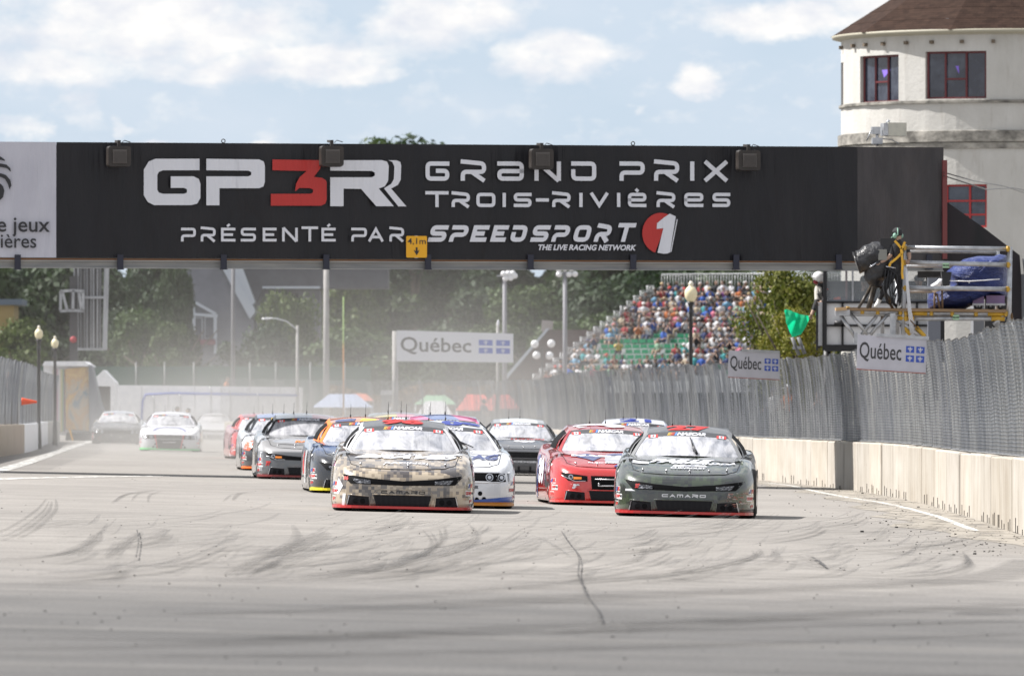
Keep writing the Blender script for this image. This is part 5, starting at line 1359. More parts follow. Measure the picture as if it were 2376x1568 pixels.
def side_pt(s, a, b, off=0):
    """greenhouse flank: a runs front to back, b from belt line to roof"""
    y0 = 1.72 + a * 2.45; z0 = .815 + .05 * a; x0 = .775 + .055 * math.sin(math.pi * min(1, a * 1.3)) - .14 * max(0, a - .6) * 2
    p = roof_(1, a); q = Vector((x0, y0, z0)).lerp(Vector(p), b); q.x += .05 * math.sin(math.pi * b) + off
    return (q.x * s, q.y, q.z)
def cabin_me(m):
    mb = MB()
    for s in (-1, 1): mb.grid(lambda a, b: side_pt(s, a, b), 14, 4)
    def rw(a, b):
        u = 2 * a - 1; lo = Vector((u * .66, 4.25 - .15 * u * u, .90 - .03 * u * u)); hi = Vector(roof_(u, 1)); return lo.lerp(hi, b)
    mb.grid(rw, 10, 4)
    return fixm(mb.mesh('cabin_shell', m))
def pillar_me(m, s):
    mb = MB()
    if 1:
        mb.grid(lambda a, b: tuple(Vector(wsf_(s * (.945 + .06 * a), b, .006)) + Vector((s * .004 * a, 0, 0))), 2, 8)
    return mb.mesh('screen_pillar', m)
def sidewin_me(s):
    mb = MB(); mb.grid(lambda a, b: side_pt(s, .05 + .50 * a + .04 * (1 - b), .10 + .78 * b, .006), 8, 3)
    return mb.mesh('side_window', M_matte)
arch_me = {}
for s, yy_ in ((-1, .98), (-1, 3.80), (1, .98), (1, 3.80)):
    mb = MB()
    if 1:
        pts = [(yy_ + .365 * math.cos(a), .33 + .35 * math.sin(a)) for a in [math.pi * k / 10 for k in range(11)]] + [(yy_ - .365, .075), (yy_ + .365, .075)]
        cy_ = yy_; f = sd(s)
        loop = [(x, z) for x, z in pts]
        vs = [f(cy_, .3)] + [f(x, z) for x, z in loop]; mb.add(vs, [(0, i, i % len(loop) + 1) for i in range(1, len(loop) + 1)])
    arch_me[(s, yy_)] = mb.mesh('wheel_arch', M_black)
ant_me = MB().tube([(0, 0, 0), (0, 0, .04)], .010, 6).tube([(0, 0, .04), (.004, .01, .21)], .003, 4).mesh('antenna', M_black)
pin_me = MB().tube([(0, 0, 0), (0, 0, .02)], .014, 8).tube([(-.012, 0, .022), (.012, -.01, .022)], .005, 4).mesh('bonnet_pin', M_pins)
wp = MB().tube([wsx(.10, .86, .02), wsx(.055, 1.0, .03)], .006, 5).tube([wsx(.13, .85, .03), wsx(.04, 1.045, .018)], .008, 5).tube([wsx(.145, .845, .01), wsx(.12, .87, .03)], .018, 6).mesh('wiper', M_black)
wpl = MB().tube([wsx(.38, .845, .02), wsx(.06, .95, .03)], .008, 5).tube([wsx(.28, .85, .03), wsx(.02, .99, .02)], .01, 5).tube([wsx(.30, .835, .02), wsx(.0, .93, .02)], .007, 5).mesh('wiper', M_black)
mir_me = fixm(MB().box((0, 0, 0), (.16, .08, .09)).mesh('mirror', M_black))

def dig(mb, body, x0, z0, x1, z1, fn, off=.002, bold=.05, shear=.2): letter(mb, body, x0, z0, x1, z1, fn, off, bold, shear)
def screen_print(root, arm=None):
    w = MB(); dig(w, 'NASCAR', -.145, 1.09, .255, 1.138, wsx, .004, .06, .3); w.build('lettering', M_whiteprint, root, fix=False)
    for k, col in enumerate(('yellow', 'orange', 'red', 'blue')):
        pass
    b = MB(); f = lambda x0, x1, m: patch(b, [(x0, 1.09), (x1, 1.09), (x1 + .02, 1.138), (x0 + .02, 1.138)], wsx, 2, 1, .004, m)
    f(-.275, -.265, 0); f(-.258, -.248, 0); f(-.238, -.226, 1); f(-.218, -.206, 2); f(-.198, -.188, 2); f(-.178, -.152, 3)
    b.build('coloured_bars', [M_sy, M_so, M_sr, M_sb], root, fix=False)
    for x0 in (-.535, .405):
        b = MB(); z0, z1 = 1.067, 1.112
        patch(b, [(x0, z0), (x0 + .032, z0), (x0 + .032, z1), (x0, z1)], wsx, 2, 1, .004, 0); patch(b, [(x0 + .032, z0), (x0 + .098, z0), (x0 + .098, z1), (x0 + .032, z1)], wsx, 3, 1, .004, 1)
        patch(b, [(x0 + .098, z0), (x0 + .13, z0), (x0 + .13, z1), (x0 + .098, z1)], wsx, 2, 1, .004, 0)
        xc = x0 + .065; zc = (z0 + z1) / 2; k = .022
        poly(b, [(xc + a * k, zc + c * k) for a, c in ((0, .9), (.25, .45), (.7, .5), (.55, 0), (.85, -.1), (.3, -.5), (.06, -.5), (.06, -.9), (-.06, -.9), (-.06, -.5), (-.3, -.5), (-.85, -.1), (-.55, 0), (-.7, .5), (-.25, .45))], wsx, .007, 0)
        b.build('maple_leaf_flag', [M_flagred, M_whiteprint], root, fix=False)
M_sy = pbr('bar_yellow', (.62, .42, .08), .5); M_so = pbr('bar_orange', (.60, .22, .08), .5); M_sr = pbr('bar_red', (.5, .08, .06), .5); M_sb = pbr('bar_blue', (.10, .22, .55), .5)
def stickers(root, dz=0, sides=(-1, 1)):
    for s in sides:
        def q(a, b): return (a, b) if s > 0 else (-b, -a)
        b = MB(); x0, x1 = q(.872, .945); patch(b, [(x0, .325 + dz), (x1, .325 + dz), (x1, .40 + dz), (x0, .40 + dz)], fr, 3, 1, .002, 0)
        m = (x0 + x1) / 2; letter(b, 'J', x0 + .006, .34 + dz, m, .395 + dz, fr, .005, .08, .15, 2); letter(b, 'E', m, .34 + dz, x1 - .006, .395 + dz, fr, .005, .08, .15, 1)
        x0, x1 = q(.845, .955); patch(b, [(x0, .235 + dz), (x1, .225 + dz), (x1, .30 + dz), (x0, .31 + dz)], fr, 3, 1, .002, 0); letter(b, 'COMP', x0 + .005, .248 + dz, x1 - .028, .293 + dz, fr, .005, .09, 0, 1)
        for i in range(3): patch(b, [(x1 - .026 + .008 * i, .25 + dz + .01 * (i % 2)), (x1 - .020 + .008 * i, .25 + dz + .01 * (i % 2)), (x1 - .020 + .008 * i, .285 + dz), (x1 - .026 + .008 * i, .285 + dz)], fr, 1, 1, .005, 3)
        x0, x1 = q(.895, .94); patch(b, [(x0, .105 + dz), (x1, .105 + dz), (x1, .205 + dz), (x0, .205 + dz)], fr, 2, 1, .002, 0); letter(b, 'S', x0 + .006, .13 + dz, x1 - .006, .19 + dz, fr, .005, .1, 0, 1); patch(b, [(x0 + .005, .108 + dz), (x1 - .005, .108 + dz), (x1 - .005, .122 + dz), (x0 + .005, .122 + dz)], fr, 1, 1, .005, 3)
        b.build('sponsor_stickers', [M_stk, M_redprint, M_jeblue, M_blackprint], root, fix=False)
M_stk = pbr('sticker_white', (.62, .62, .62), .4)
def car(px, py, yaw, body_m, lab, roof_m=None, pillar_m=None, kind='camaro', splitter=M_cred, hood=None, numb=None, numcol=None, detail=2, wiper=None, intake=True, cname=None, z_up=0):
    p = G(px, py); root = empty('race_car', (p.x, p.y, p.z + z_up), R(yaw), lab, 'race car', 'stock cars racing up the track')
    rx_ = math.atan(-.022); root.rotation_euler = (0, math.atan(.022) if -20 < p.x < 8 else 0, R(yaw))
    body = link('body', SH['body'](body_m), root); roof_m = roof_m or body_m; pillar_m = pillar_m or roof_m
    link('windscreen', ws_me, root); link('visor_strip', vis_me, root); link('roof', roof_me(roof_m), root); link('cabin_shell', cabin_me(pillar_m), root); 
    for s in (-1, 1): link('side_window', sidewin_me(s), root); link('screen_pillar', pillar_me(pillar_m, s), root); link('wheel_arch', arch_me[(s, .98)], root); link('wheel_arch', arch_me[(s, 3.80)], root)
    for s in (-1, 1):
        for y in (.98, 3.80):
            w = empty('wheel', (s * (.805 if s < 0 or py != 1200 else .84), y, .335)); w.parent = root; link('tyre', ty_me, w); r_ = link('rim', rm_me, w)
            if s < 0: r_.scale = (-1, 1, 1)
    for x, y in ((-.22, 2.9), (.03, 3.0)): link('antenna', ant_me, root, roof_(x / .56, (y - 2.2) / 1.15))
    mb = MB(); N = 24      # splitter: a thin lip below the bumper
    lo = [(x, y) for x, y in OUT if y < .72]; lo.sort(key=lambda q: q[0])
    vs = [(x * 1.0, y - .035, .045) for x, y in lo] + [(x * 1.0, y - .035, .078) for x, y in lo] + [(x, y + .05, .085) for x, y in lo] + [(x, y + .1, .04) for x, y in lo]
    n = len(lo); mb.add(vs, [(j * n + i, j * n + i + 1, (j + 1) * n + i + 1, (j + 1) * n + i) for j in range(3) for i in range(n - 1)], 0, False); mb.build('splitter', splitter, root)
    if detail >= 1:
        screen_print(root)
        stickers(root)
    if kind == 'camaro':
        g = MB(); lip = MB()
        if detail >= 0:
            cutx = .40 if hood == 'damaged' else None
            patch(g, [(-.345, .062), (.345, .062), (.385, .225), (-.385, .225)], fr, 14, 4, .004); outline(lip, [(-.36, .055), (.36, .055), (.405, .235), (-.405, .235)], fr, .010)
            g.build('lower_grille', M_grille, root, fix=False)
            for s in (-1, 1):
                g = MB(); q_ = [(s * .43, .07), (s * .755, .065), (s * .73, .225), (s * .445, .205)]
                patch(g, q_ if s > 0 else [q_[1], q_[0], q_[3], q_[2]], fr, 6, 3, .003); gi = g.build('side_intake', M_grille, root, fix=False)
                outline(lip, q_, fr, .009)
                g = MB()
                for cx_ in (.53, .63): disc(g, s * cx_, .14, .035, fr, .006)
                g.build('duct_hole', M_matte, gi, fix=False)
                g = MB(); patch(g, [(s * .745 - .006, .08), (s * .745 + .006, .08), (s * .715 + .006, .215), (s * .715 - .006, .215)], fr, 1, 4, .012); g.build('light_bar', M_chrome, gi, fix=False)
            lip.build('intake_frame', body_m, root, fix=False)
        # slot between the lamps, and the lamps themselves
        g = MB()
        if hood == 'damaged': patch(g, [(-.34, .235), (.5, .235), (.5, .45), (-.36, .45)], fr, 12, 4, .004)
        else:
            patch(g, [(-.42, .365), (0, .355), (0, .415), (-.42, .445)], fr, 6, 2, .004); patch(g, [(0, .355), (.42, .365), (.42, .445), (0, .415)], fr, 6, 2, .004)
        g.build('grille_slot', M_matte, root, fix=False)
        for s in (-1, 1):
            if hood == 'damaged' and s > 0: continue
            g = MB(); q_ = [(.41, .365), (.70, .372), (.82, .50), (.41, .445)]; q_ = [(s * a, b) for a, b in q_]
            patch(g, q_ if s > 0 else [q_[1], q_[0], q_[3], q_[2]], fr, 8, 3, .004); hl = g.build('headlight', M_matte, root, fix=False)
            g = MB()
            if hood in ('damaged', 'plain77'):
                disc(g, s * .66, .43, .035, fr, .010, 16, 0); disc(g, s * .66, .43, .022, fr, .014, 16, 1); g.build('projector_lamp', [M_chrome, M_black], hl, fix=False)
                g = MB(); patch(g, [(s * .56 - .06, .395), (s * .56 + .06, .395), (s * .56 + .06, .43), (s * .56 - .06, .43)], fr, 3, 1, .010); g.build('marker_lamp', M_orange, hl, fix=False)
                g = MB(); outline(g, [(s * .44, .37), (s * .60, .365), (s * .78, .44)], fr, .006, .012, False); g.build('lamp_trim', M_chrome, hl, fix=False)
            else:
                q_ = [(.43, .375), (.63, .38), (.68, .44), (.43, .42)]; q_ = [(s * a, b) for a, b in q_]
                patch(g, q_ if s > 0 else [q_[1], q_[0], q_[3], q_[2]], fr, 6, 2, .008); g.build('lens', M_ltclear, hl, fix=False)
    else:
        g = MB(); loop = fillet([(-.84, .385), (.84, .385), (.84, .505), (-.84, .505)], .04, True)
        patch(g, [(-.84, .385), (.84, .385), (.84, .505), (-.84, .505)], fr, 24, 2, .004); g.build('grille_slot', M_matte, root, fix=False)
        lip = MB(); outline(lip, [(-.86, .375), (.86, .375), (.86, .515), (-.86, .515)], fr, .012, .004, True, 10); lip.build('grille_frame', body_m, root, fix=False)
        for s in (-1, 1):
            for cx_ in (.56, .735):
                g = MB(); disc(g, s * cx_, .447, .055, fr, .010, 20, 0); disc(g, s * cx_, .447, .043, fr, .014, 20, 1); disc(g, s * cx_, .447, .026, fr, .018, 16, 0); g.build('headlight', [M_chrome, M_black], root, fix=False)
            for (a, b, r_) in ((.43, .215, .032), (.385, .13, .03), (.486, .135, .032)):
                g = MB(); disc(g, s * a, b, r_, fr, .003); g.build('brake_duct', M_matte, root, fix=False)
        g = MB(); patch(g, [(-.30, .07), (.30, .07), (.33, .20), (-.33, .20)], fr, 12, 3, .004); g.build('lower_grille', M_grille, root, fix=False)
    # bonnet shut line and pins
    g = MB(); ln = [(-.80, 1.30), (-.70, .42), (-.56, .24), (-.3, .20), (0, .185), (.3, .20), (.56, .24), (.70, .42), (.80, 1.30)]
    Q = []
    for a, b in zip(ln, ln[1:]):
        for k in range(5): t = k / 5; Q.append(tp(a[0] * (1 - t) + b[0] * t, a[1] * (1 - t) + b[1] * t, -.001))
    g.tube(Q, .005, 4, cap=False); g.build('bonnet_seam', M_black, root, fix=False)
    if detail >= 1:
        for x in (-.52, -.2, .12, .38, .62): link('bonnet_pin', pin_me, root, tp(x - .05, .30 + .3 * x * x, 0))
    return root
def top_text(root, body, x0, y0, x1, y1, mat, bold=.05, shear=0, name='lettering', fn=tp):
    mb = MB(); letter(mb, body, x0, y0, x1, y1, fn, .008, bold, shear); return mb.build(name, mat, root, fix=False)
def front_text(root, body, x0, z0, x1, z1, mat, bold=.05, shear=0, name='lettering'):
    mb = MB(); letter(mb, body, x0, z0, x1, z1, fr, .010, bold, shear); return mb.build(name, mat, root, fix=False)
def chunky(root, body, x0, z0, x1, z1, mat, t, fn=fr):
    mb = MB(); n = len(body); w = (x1 - x0) / (n + (n - 1) * .22)
    for k, ch in enumerate(body):
        a = x0 + k * w * 1.22; techno(mb, ch, a, z0, a + w, z1, t, fn, .009, rad=.004)
    return mb.build('lettering', mat, root, fix=False)
def swash(root, pts, w0, mat, fn=tp, name='stripe', off=.003):
    """tapered stripe through points on a body surface"""
    mb = MB(); P2 = [Vector(p) for p in fillet(pts, .3, False, 6)]; n = len(P2)
    L = []; Rr = []
    for i, p in enumerate(P2):
        d = (P2[min(i + 1, n - 1)] - P2[max(i - 1, 0)]).normalized(); nn = Vector((-d.y, d.x)) * w0 / 2
        a = p + nn; b = p - nn; L.append(fn(a.x, a.y, off)); Rr.append(fn(b.x, b.y, off))
    mb.add(L + Rr, [(i, i + 1, n + i + 1, n + i) for i in range(n - 1)]); return mb.build(name, mat, root, fix=False)
def area(root, pts, mat, fn=tp, name='colour_panel', off=.006, nu=16, nv=6): mb = MB(); patch(mb, pts, fn, nu, nv, off); return mb.build(name, mat, root, fix=False)
M_silver = pbr('silver_letters', (.62, .63, .66), .4, .1); M_cwhite = pbr('car_white', solid((.66, .67, .70)), .3, coat=.6, spec=.5)

# 1 tan digital camouflage
tan = paint('tan_camouflage', camo(.042, [(0, (.055, .046, .045)), (.40, (.13, .11, .095)), (.465, (.27, .218, .158)), (.53, (.42, .35, .26)), (.66, (.15, .13, .118))]), .3)
greyroof = paint('charcoal_wrap', (.065, .066, .07), .38, .4)
c1 = car(933, 1188, .8, tan, 'tan digital camouflage race car with grey roof and red splitter, leading on the left', greyroof, pbr('white_pillar', (.50, .50, .52), .4))
chunky(c1, 'CAMARO', -.285, .248, .30, .285, M_black, .011)
top_text(c1, '96', -.30, 2.30, .27, 2.75, M_redprint, .06, .1, fn=rfx); top_text(c1, 'POUR LES', -.30, .98, .25, 1.06, M_whiteprint, .02, .2); top_text(c1, 'BRAVES', -.66, .72, .80, .96, M_whiteprint, .06, .5); top_text(c1, 'RACING', -.25, .42, .30, .50, M_whiteprint, .02, .1)
front_text(c1, '96', -.79, .415, -.73, .47, M_redprint, .08, .2)
a_ = MB(); outline(a_, [(-.37, .245), (-.33, .30), (.36, .30), (.40, .245)], fr, .006, .002, False); a_.build('badge_frame', tan, c1, fix=False)
area(c1, [(-.90, .30), (-.86, .22), (-.80, .34), (-.86, .44)], M_cwhite, fr, 'white_tape', nu=3, nv=3); area(c1, [(-.81, .08), (-.775, .07), (-.76, .235), (-.80, .235)], M_cwhite, fr, 'white_tape', nu=2, nv=4)
for s in (-1, 1): area(c1, [(s * .93 - .015, .60), (s * .93 + .015, .60), (s * .93 + .015, .66), (s * .93 - .015, .66)], M_pink, fr, 'pink_tab', nu=1, nv=2)
# 2 dark green digital camouflage
grn = paint('green_camouflage', camo(.05, [(0, (.018, .021, .021)), (.44, (.026, .034, .026)), (.52, (.038, .054, .031)), (.60, (.048, .066, .038)), (.68, (.020, .024, .025))]), .33)
c2 = car(1586, 1200, -1.9, grn, 'dark green camouflage race car with grey roof and scuffed bumper, leading on the right', greyroof, pbr('grey_pillar', (.20, .205, .21), .4))
chunky(c2, 'CAMARO', -.30, .272, .295, .312, M_silver, .013)
top_text(c2, '27', -.30, 2.28, .30, 2.75, M_redprint, .06, -.1, fn=rfx); top_text(c2, 'PAILLE', -.50, .82, .40, 1.08, M_whiteprint, .08, .5); top_text(c2, 'DU CANADA', -.2, .74, .68, .84, M_whiteprint, .04, .3); top_text(c2, 'CHEVROLET', -.20, .46, .28, .53, M_whiteprint, .05)
area(c2, [(-.18, .58), (.30, .58), (.27, .68), (-.15, .68)], M_whiteprint, tp, 'bow_tie_emblem', nu=4, nv=2); area(c2, [(-.02, .605), (.13, .605), (.13, .655), (-.02, .655)], grn, tp, 'bow_tie_centre', .006, 2, 1); area(c2, [(-.72, .72), (-.50, .72), (-.50, .86), (-.72, .86)], M_whiteprint, tp, 'name_plate', nu=2, nv=2)
front_text(c2, '27', -.67, .385, -.60, .445, M_redprint, .08, .2); link('wiper', wp, c2)
M_scuff = pbr('scuffed_paint', lambda t: t.mix(t.rng(t.noise(t.map(t.coord('Object'), (8, 3, 30)), 1, 5, .7), .45, .6), (.36, .35, .33), (.30, .06, .03)), .6, alpha=lambda t: t.rng(t.noise(t.map(t.coord('Object'), (9, 3, 34), (3, 0, 1)), 1, 5, .75), .52, .58))
area(c2, [(.55, .16), (.965, .10), (.965, .36), (.60, .34)], M_scuff, fr, 'scrape_marks', .004, 10, 6)
area(c2, [(-.80, .345), (-.66, .345), (-.72, .375), (-.80, .37)], M_cwhite, fr, 'white_tape', nu=2, nv=1)
# 3 red with torn nose
redp = paint('racing_red', two((.55, .018, .014), (.33, .008, .010), lambda t, x, y, z: t.rng(z, .3, .7)), .25)
c3 = car(1425, 1174, 3.0, redp, 'red race car numbered 39 with its torn bonnet and open black nose', redp, kind='camaro', hood='damaged', splitter=redp)
front_text(c3, '39', -.64, .25, -.53, .325, M_whiteprint, .09, .25); top_text(c3, '39', -.50, 2.32, .30, 2.72, M_whiteprint, .08, -.2, fn=rfx)
M_navy = pbr('navy_vinyl', (.025, .04, .16), .35, coat=.5)
area(c3, [(-.60, .92), (-.30, .52), (-.12, .92), (-.35, 1.06)], M_navy, nu=6, nv=4); area(c3, [(-.10, .98), (.78, .98), (.78, 1.16), (.05, 1.2)], M_navy); area(c3, [(-.12, .42), (.70, .42), (.74, .94), (-.10, .94)], pbr('silver_vinyl', (.36, .37, .40), .3, coat=.5))
top_text(c3, 'MAIS SCIE', -.62, .84, .62, .96, M_whiteprint, .07, .1, 'lettering'); top_text(c3, 'ÉLECTRICITÉ · AUTO', -.38, .40, .62, .47, M_whiteprint, .03, 0); swash(c3, [(-.12, .62), (.1, .74), (.45, .62), (.5, .54)], .05, M_whiteprint, off=.006); swash(c3, [(.02, .22), (.10, .36), (.16, .5)], .05, M_jeblue, off=.006)
mb = MB(); mb.add([tp(-.02, .20, .01), tp(.30, .19, .02), tp(.62, .22, .015), tp(.60, .36, .004), tp(.36, .30, .01), tp(.22, .40, .004), tp(.12, .28, .008)], [(0, 1, 4, 6), (1, 2, 3, 4), (6, 4, 5)]); mb.build('torn_edge', M_black, c3, fix=False)
mb = MB(); mb.tube([fr(-.25, .30, .02), fr(.2, .31, .03), fr(.4, .31, .03)], .012, 6).tube([fr(-.3, .40, .02), fr(.4, .40, .03)], .010, 6).ball(fr(-.24, .33, .03), .016); mb.build('bumper_support', M_pins, c3)
mb = MB()
for s in (-1,):
    f = sd(s); letter(mb, '39', 3.1, .30, 1.75, .70, f, .004, .06, -.15)
mb.build('door_number', M_whiteprint, c3, fix=False)
area(c3, [(1.5, .3), (1.42, .3), (1.42, .7), (1.5, .7)], M_navy, sd(-1), 'door_stripe', nu=1, nv=4); area(c3, [(3.5, .1), (3.2, .1), (3.0, .75), (3.4, .75)], M_navy, sd(-1), 'door_stripe', nu=2, nv=4)
# 4 white with blue and orange stripes
wht = paint('gloss_white', solid((.66, .67, .71)), .25)
c4 = car(1043, 1178, 2.6, wht, 'white race car with round headlights and blue and orange lower stripes', wht, kind='challenger', splitter=pbr('splitter_orange', (.50, .20, .03), .4))
for s in (1,):
    area(c4, [(-.2, .085), (.95, .10), (.95, .185), (.3, .115)], pbr('stripe_blue', (.015, .07, .36), .3, coat=.5), fr, 'stripe', .008, 34, 3); area(c4, [(-.2, .062), (.95, .068), (.95, .10), (-.2, .08)], pbr('stripe_orange', (.52, .22, .03), .3, coat=.5), fr, 'stripe', .012, 34, 2)
front_text(c4, 'DODGE', -.14, .285, .40, .325, pbr('grey_letters', (.03, .035, .05), .5), .06); top_text(c4, 'AG', .30, .60, .72, .92, M_navy, .05, .2); swash(c4, [(.2, .95), (.5, .75), (.9, .80)], .03, M_navy)
top_text(c4, '09', -.05, 2.26, .52, 2.7, M_jeblue, .06, 0, fn=rfx); o = link('wiper', wpl, c4); o.location = (.0, 0, 0)
# 5 black and blue with an orange roof edge
blk5 = paint('black_blue_wrap', two((.014, .014, .017), (.05, .09, .20), lambda t, x, y, z: t.rng(t.math('ADD', z, t.math('MULTIPLY', t.noise(t.coord('Object'), 3, 2, .5), .2)), .70, .80)), .2)
orr = paint('orange_roof', two((.80, .22, .03), (.30, .20, .22), lambda t, x, y, z: t.rng(t.noise(t.map(t.coord('Object'), (3, 6, 1)), 1, 2, .5), .5, .54)), .25)
c5 = car(858, 1146, 3.4, blk5, 'black and blue race car with orange roof rail and yellow splitter, behind the tan one', orr, pbr('orange_pillar', (.80, .20, .03), .35), splitter=pbr('splitter_yellow', (.70, .60, .02), .4))
area(c5, [(-.50, 2.24), (-.18, 2.24), (-.14, 2.5), (-.45, 2.5)], M_navy, rfx, 'roof_panel', nu=3, nv=2); area(c5, [(-.10, 2.24), (.16, 2.24), (.2, 2.5), (-.04, 2.5)], M_sy, rfx, 'roof_panel', nu=3, nv=2); area(c5, [(.2, 2.25), (.5, 2.28), (.48, 2.5), (.24, 2.5)], M_navy, rfx, 'roof_panel', nu=3, nv=2)
mb = MB(); f = sd(-1); letter(mb, '6', 2.9, .28, 2.2, .68, f, .004, .06, -.15); mb.build('door_number', M_redprint, c5, fix=False); area(c5, [(2.1, .15), (1.5, .15), (1.5, .68), (2.1, .68)], M_cwhite, sd(-1), 'door_panel', nu=2, nv=4)
# 6 grey 77
gry = paint('grey_wrap', two((.085, .088, .095), (.36, .36, .37), lambda t, x, y, z: t.rng(z, .50, .54)), .3)
c6 = car(715, 1113, 3.0, gry, 'grey race car numbered 77 with pale bonnet and dark red splitter', paint('grey_red_roof', two((.34, .34, .36), (.55, .07, .08), lambda t, x, y, z: t.rng(x, .1, .14)), .3), pbr('dark_pillar', (.03, .03, .035), .3), hood='plain77', splitter=pbr('splitter_darkred', (.16, .02, .02), .5))
front_text(c6, '77', -.80, .245, -.70, .335, M_redprint, .08, .2); area(c6, [(-.93, .08), (-.86, .08), (-.86, .50), (-.93, .50)], M_cwhite, fr, 'white_stripe', .001, 2, 6); top_text(c6, 'RACING', -.25, .62, .45, .80, M_orange, .05, .3); swash(c6, [(-.55, .50), (-.2, .42), (.2, .58), (.5, .60)], .02, M_black)
# 7 white, black and orange
w7 = paint('white_black_wrap', two((.05, .05, .055), (.60, .60, .62), lambda t, x, y, z: t.rng(t.math('ADD', z, t.math('MULTIPLY', x, .25)), .24, .26)), .3)
c7 = car(664, 1093, 3.6, w7, 'white and black race car with an orange splitter behind the grey 77', paint('blue_roof', (.16, .20, .36), .3), pbr('black_pillar', (.02, .02, .025), .3), splitter=pbr('splitter_bright_orange', (.75, .15, .02), .4))
area(c7, [(-.92, .45), (-.80, .42), (-.62, .62), (-.85, .66)], pbr('red_orange', (.65, .10, .04), .35), fr, nu=4, nv=4)
# 8 faded red further back
c8 = car(620, 1066, 5.0, redp, 'plain red race car in the dust behind the white and black one', redp, pbr('pale_red', (.60, .10, .10), .35), splitter=M_black, detail=1)
area(c8, [(-.97, .08), (-.90, .08), (-.90, .55), (-.97, .55)], M_cwhite, fr, 'white_stripe', .001, 2, 6)
# 9 dark grey with round lamps
g9 = paint('dark_grey_wrap', (.050, .050, .055), .35)
c9 = car(1206, 1103, 1.0, g9, 'dark grey race car with white bonnet crest in the gap between the leaders', paint('grey_white_roof', two((.20, .205, .21), (.62, .66, .64), lambda t, x, y, z: t.rng(t.math('ABSOLUTE', x), .42, .40)), .3), greyroof, kind='challenger', splitter=M_black)
front_text(c9, 'DODGE', -.28, .285, .36, .325, M_silver, .06); top_text(c9, 'LUTTON', -.2, 1.10, .55, 1.25, M_redprint, .04, .2); swash(c9, [(-.5, 1.1), (0, 1.3), (.6, 1.15)], .06, M_whiteprint, off=.001)
poly_ = MB(); [disc(poly_, x, y, r_, tp, .003) for x, y, r_ in ((.1, .90, .10), (-.05, .92, .08), (.25, .92, .08))]; poly_.build('crest', M_whiteprint, c9, fix=False)
for x0 in (-.25, .0, .25, .5):
    area(c9, [(x0, .10), (x0 + .2, .10), (x0 + .2, .24), (x0, .24)], pbr('grey_outline', (.09, .09, .095), .5), fr, 'bumper_square', .006, 3, 2)
# 10 roof stripes of pink and blue
c10 = car(1030, 1143, 1.2, paint('blue_white_wrap', two((.62, .64, .68), (.06, .12, .36), lambda t, x, y, z: t.rng(z, .6, .62)), .3), 'blue and white race car whose pink striped roof shows above the tan and white ones', paint('pink_blue_roof', two((.10, .16, .38), (.72, .10, .30), lambda t, x, y, z: t.rng(t.math('SINE', t.math('ADD', t.math('MULTIPLY', x, 7), t.math('MULTIPLY', y, 2))), .1, .2)), .3), z_up=.05)
c11 = car(1478, 1131, .5, wht, 'white race car almost hidden behind the red and dark green pair', wht, pbr('white_blue_pillar', (.45, .5, .62), .3), z_up=.04)
top_text(c11, '21', -.30, 2.3, .30, 2.7, M_jeblue, .04, 0, fn=rfx)
c12 = car(935, 1118, 2.5, paint('yellow_pink_wrap', (.70, .55, .20), .3), 'yellow race car whose pink and yellow roof peeks between two leading cars', paint('yellow_pink_roof', two((.75, .58, .22), (.72, .25, .30), lambda t, x, y, z: t.rng(x, -.1, -.05)), .3), z_up=.06, detail=1)
# 13 white with green splitter, 14 black, and pale ones in the dust
w13 = paint('white_wrap', two((.55, .56, .58), (.70, .70, .73), lambda t, x, y, z: t.rng(z, .45, .5)), .3)
c13 = car(392, 1047, 1.0, w13, 'white race car with bright green splitter and dark centre grille, far left group', w13, pbr('pale_pillar', (.55, .55, .6), .3), kind='challenger', splitter=pbr('splitter_green', (.05, .55, .12), .4))
area(c13, [(-.34, .09), (.34, .09), (.42, .50), (-.42, .50)], M_dark, fr, 'grille_panel', .014, 8, 5)
for s in (-1, 1): area(c13, [(s * .36 - .012, .09), (s * .36 + .012, .09), (s * .45 + .012, .52), (s * .45 - .012, .52)], M_flagred, fr, 'stripe', .018, 1, 5)
swash(c13, [(-.5, .4), (-.3, .9), (.3, .9), (.5, .4)], .06, M_jeblue); area(c13, [(-.2, .27), (.2, .28), (.2, .30), (-.2, .29)], M_silver, fr, 'badge', .02, 4, 1)
c14 = car(271, 1030, 1.5, paint('black_wrap', camo(.06, [(0, (.02, .02, .022)), (.5, (.035, .035, .04)), (.60, (.22, .21, .21)), (.66, (.12, .05, .05))], 4), .3), 'black race car with pale scribbled front, farthest left of the far group', paint('black_white_roof', (.35, .37, .42), .3), pbr('white_pillar_2', (.5, .5, .5), .3), kind='challenger', splitter=M_black)
c15 = car(338, 1012, 1.5, paint('white_red_wrap', two((.66, .10, .12), (.62, .62, .64), lambda t, x, y, z: t.rng(z, .6, .62)), .3), 'white race car with red trim half hidden between the two far left cars', paint('red_white_roof', (.62, .3, .3), .3), detail=0, splitter=M_black)
c16 = car(498, 1020, 2.0, wht, 'white race car veiled by dust, right of the one with green splitter', wht, detail=0, splitter=M_black)
c17 = car(520, 1002, 2.0, paint('dusty_white', (.62, .62, .6), .4), 'farthest white race car, barely visible in the dust', None, detail=0, splitter=M_black)
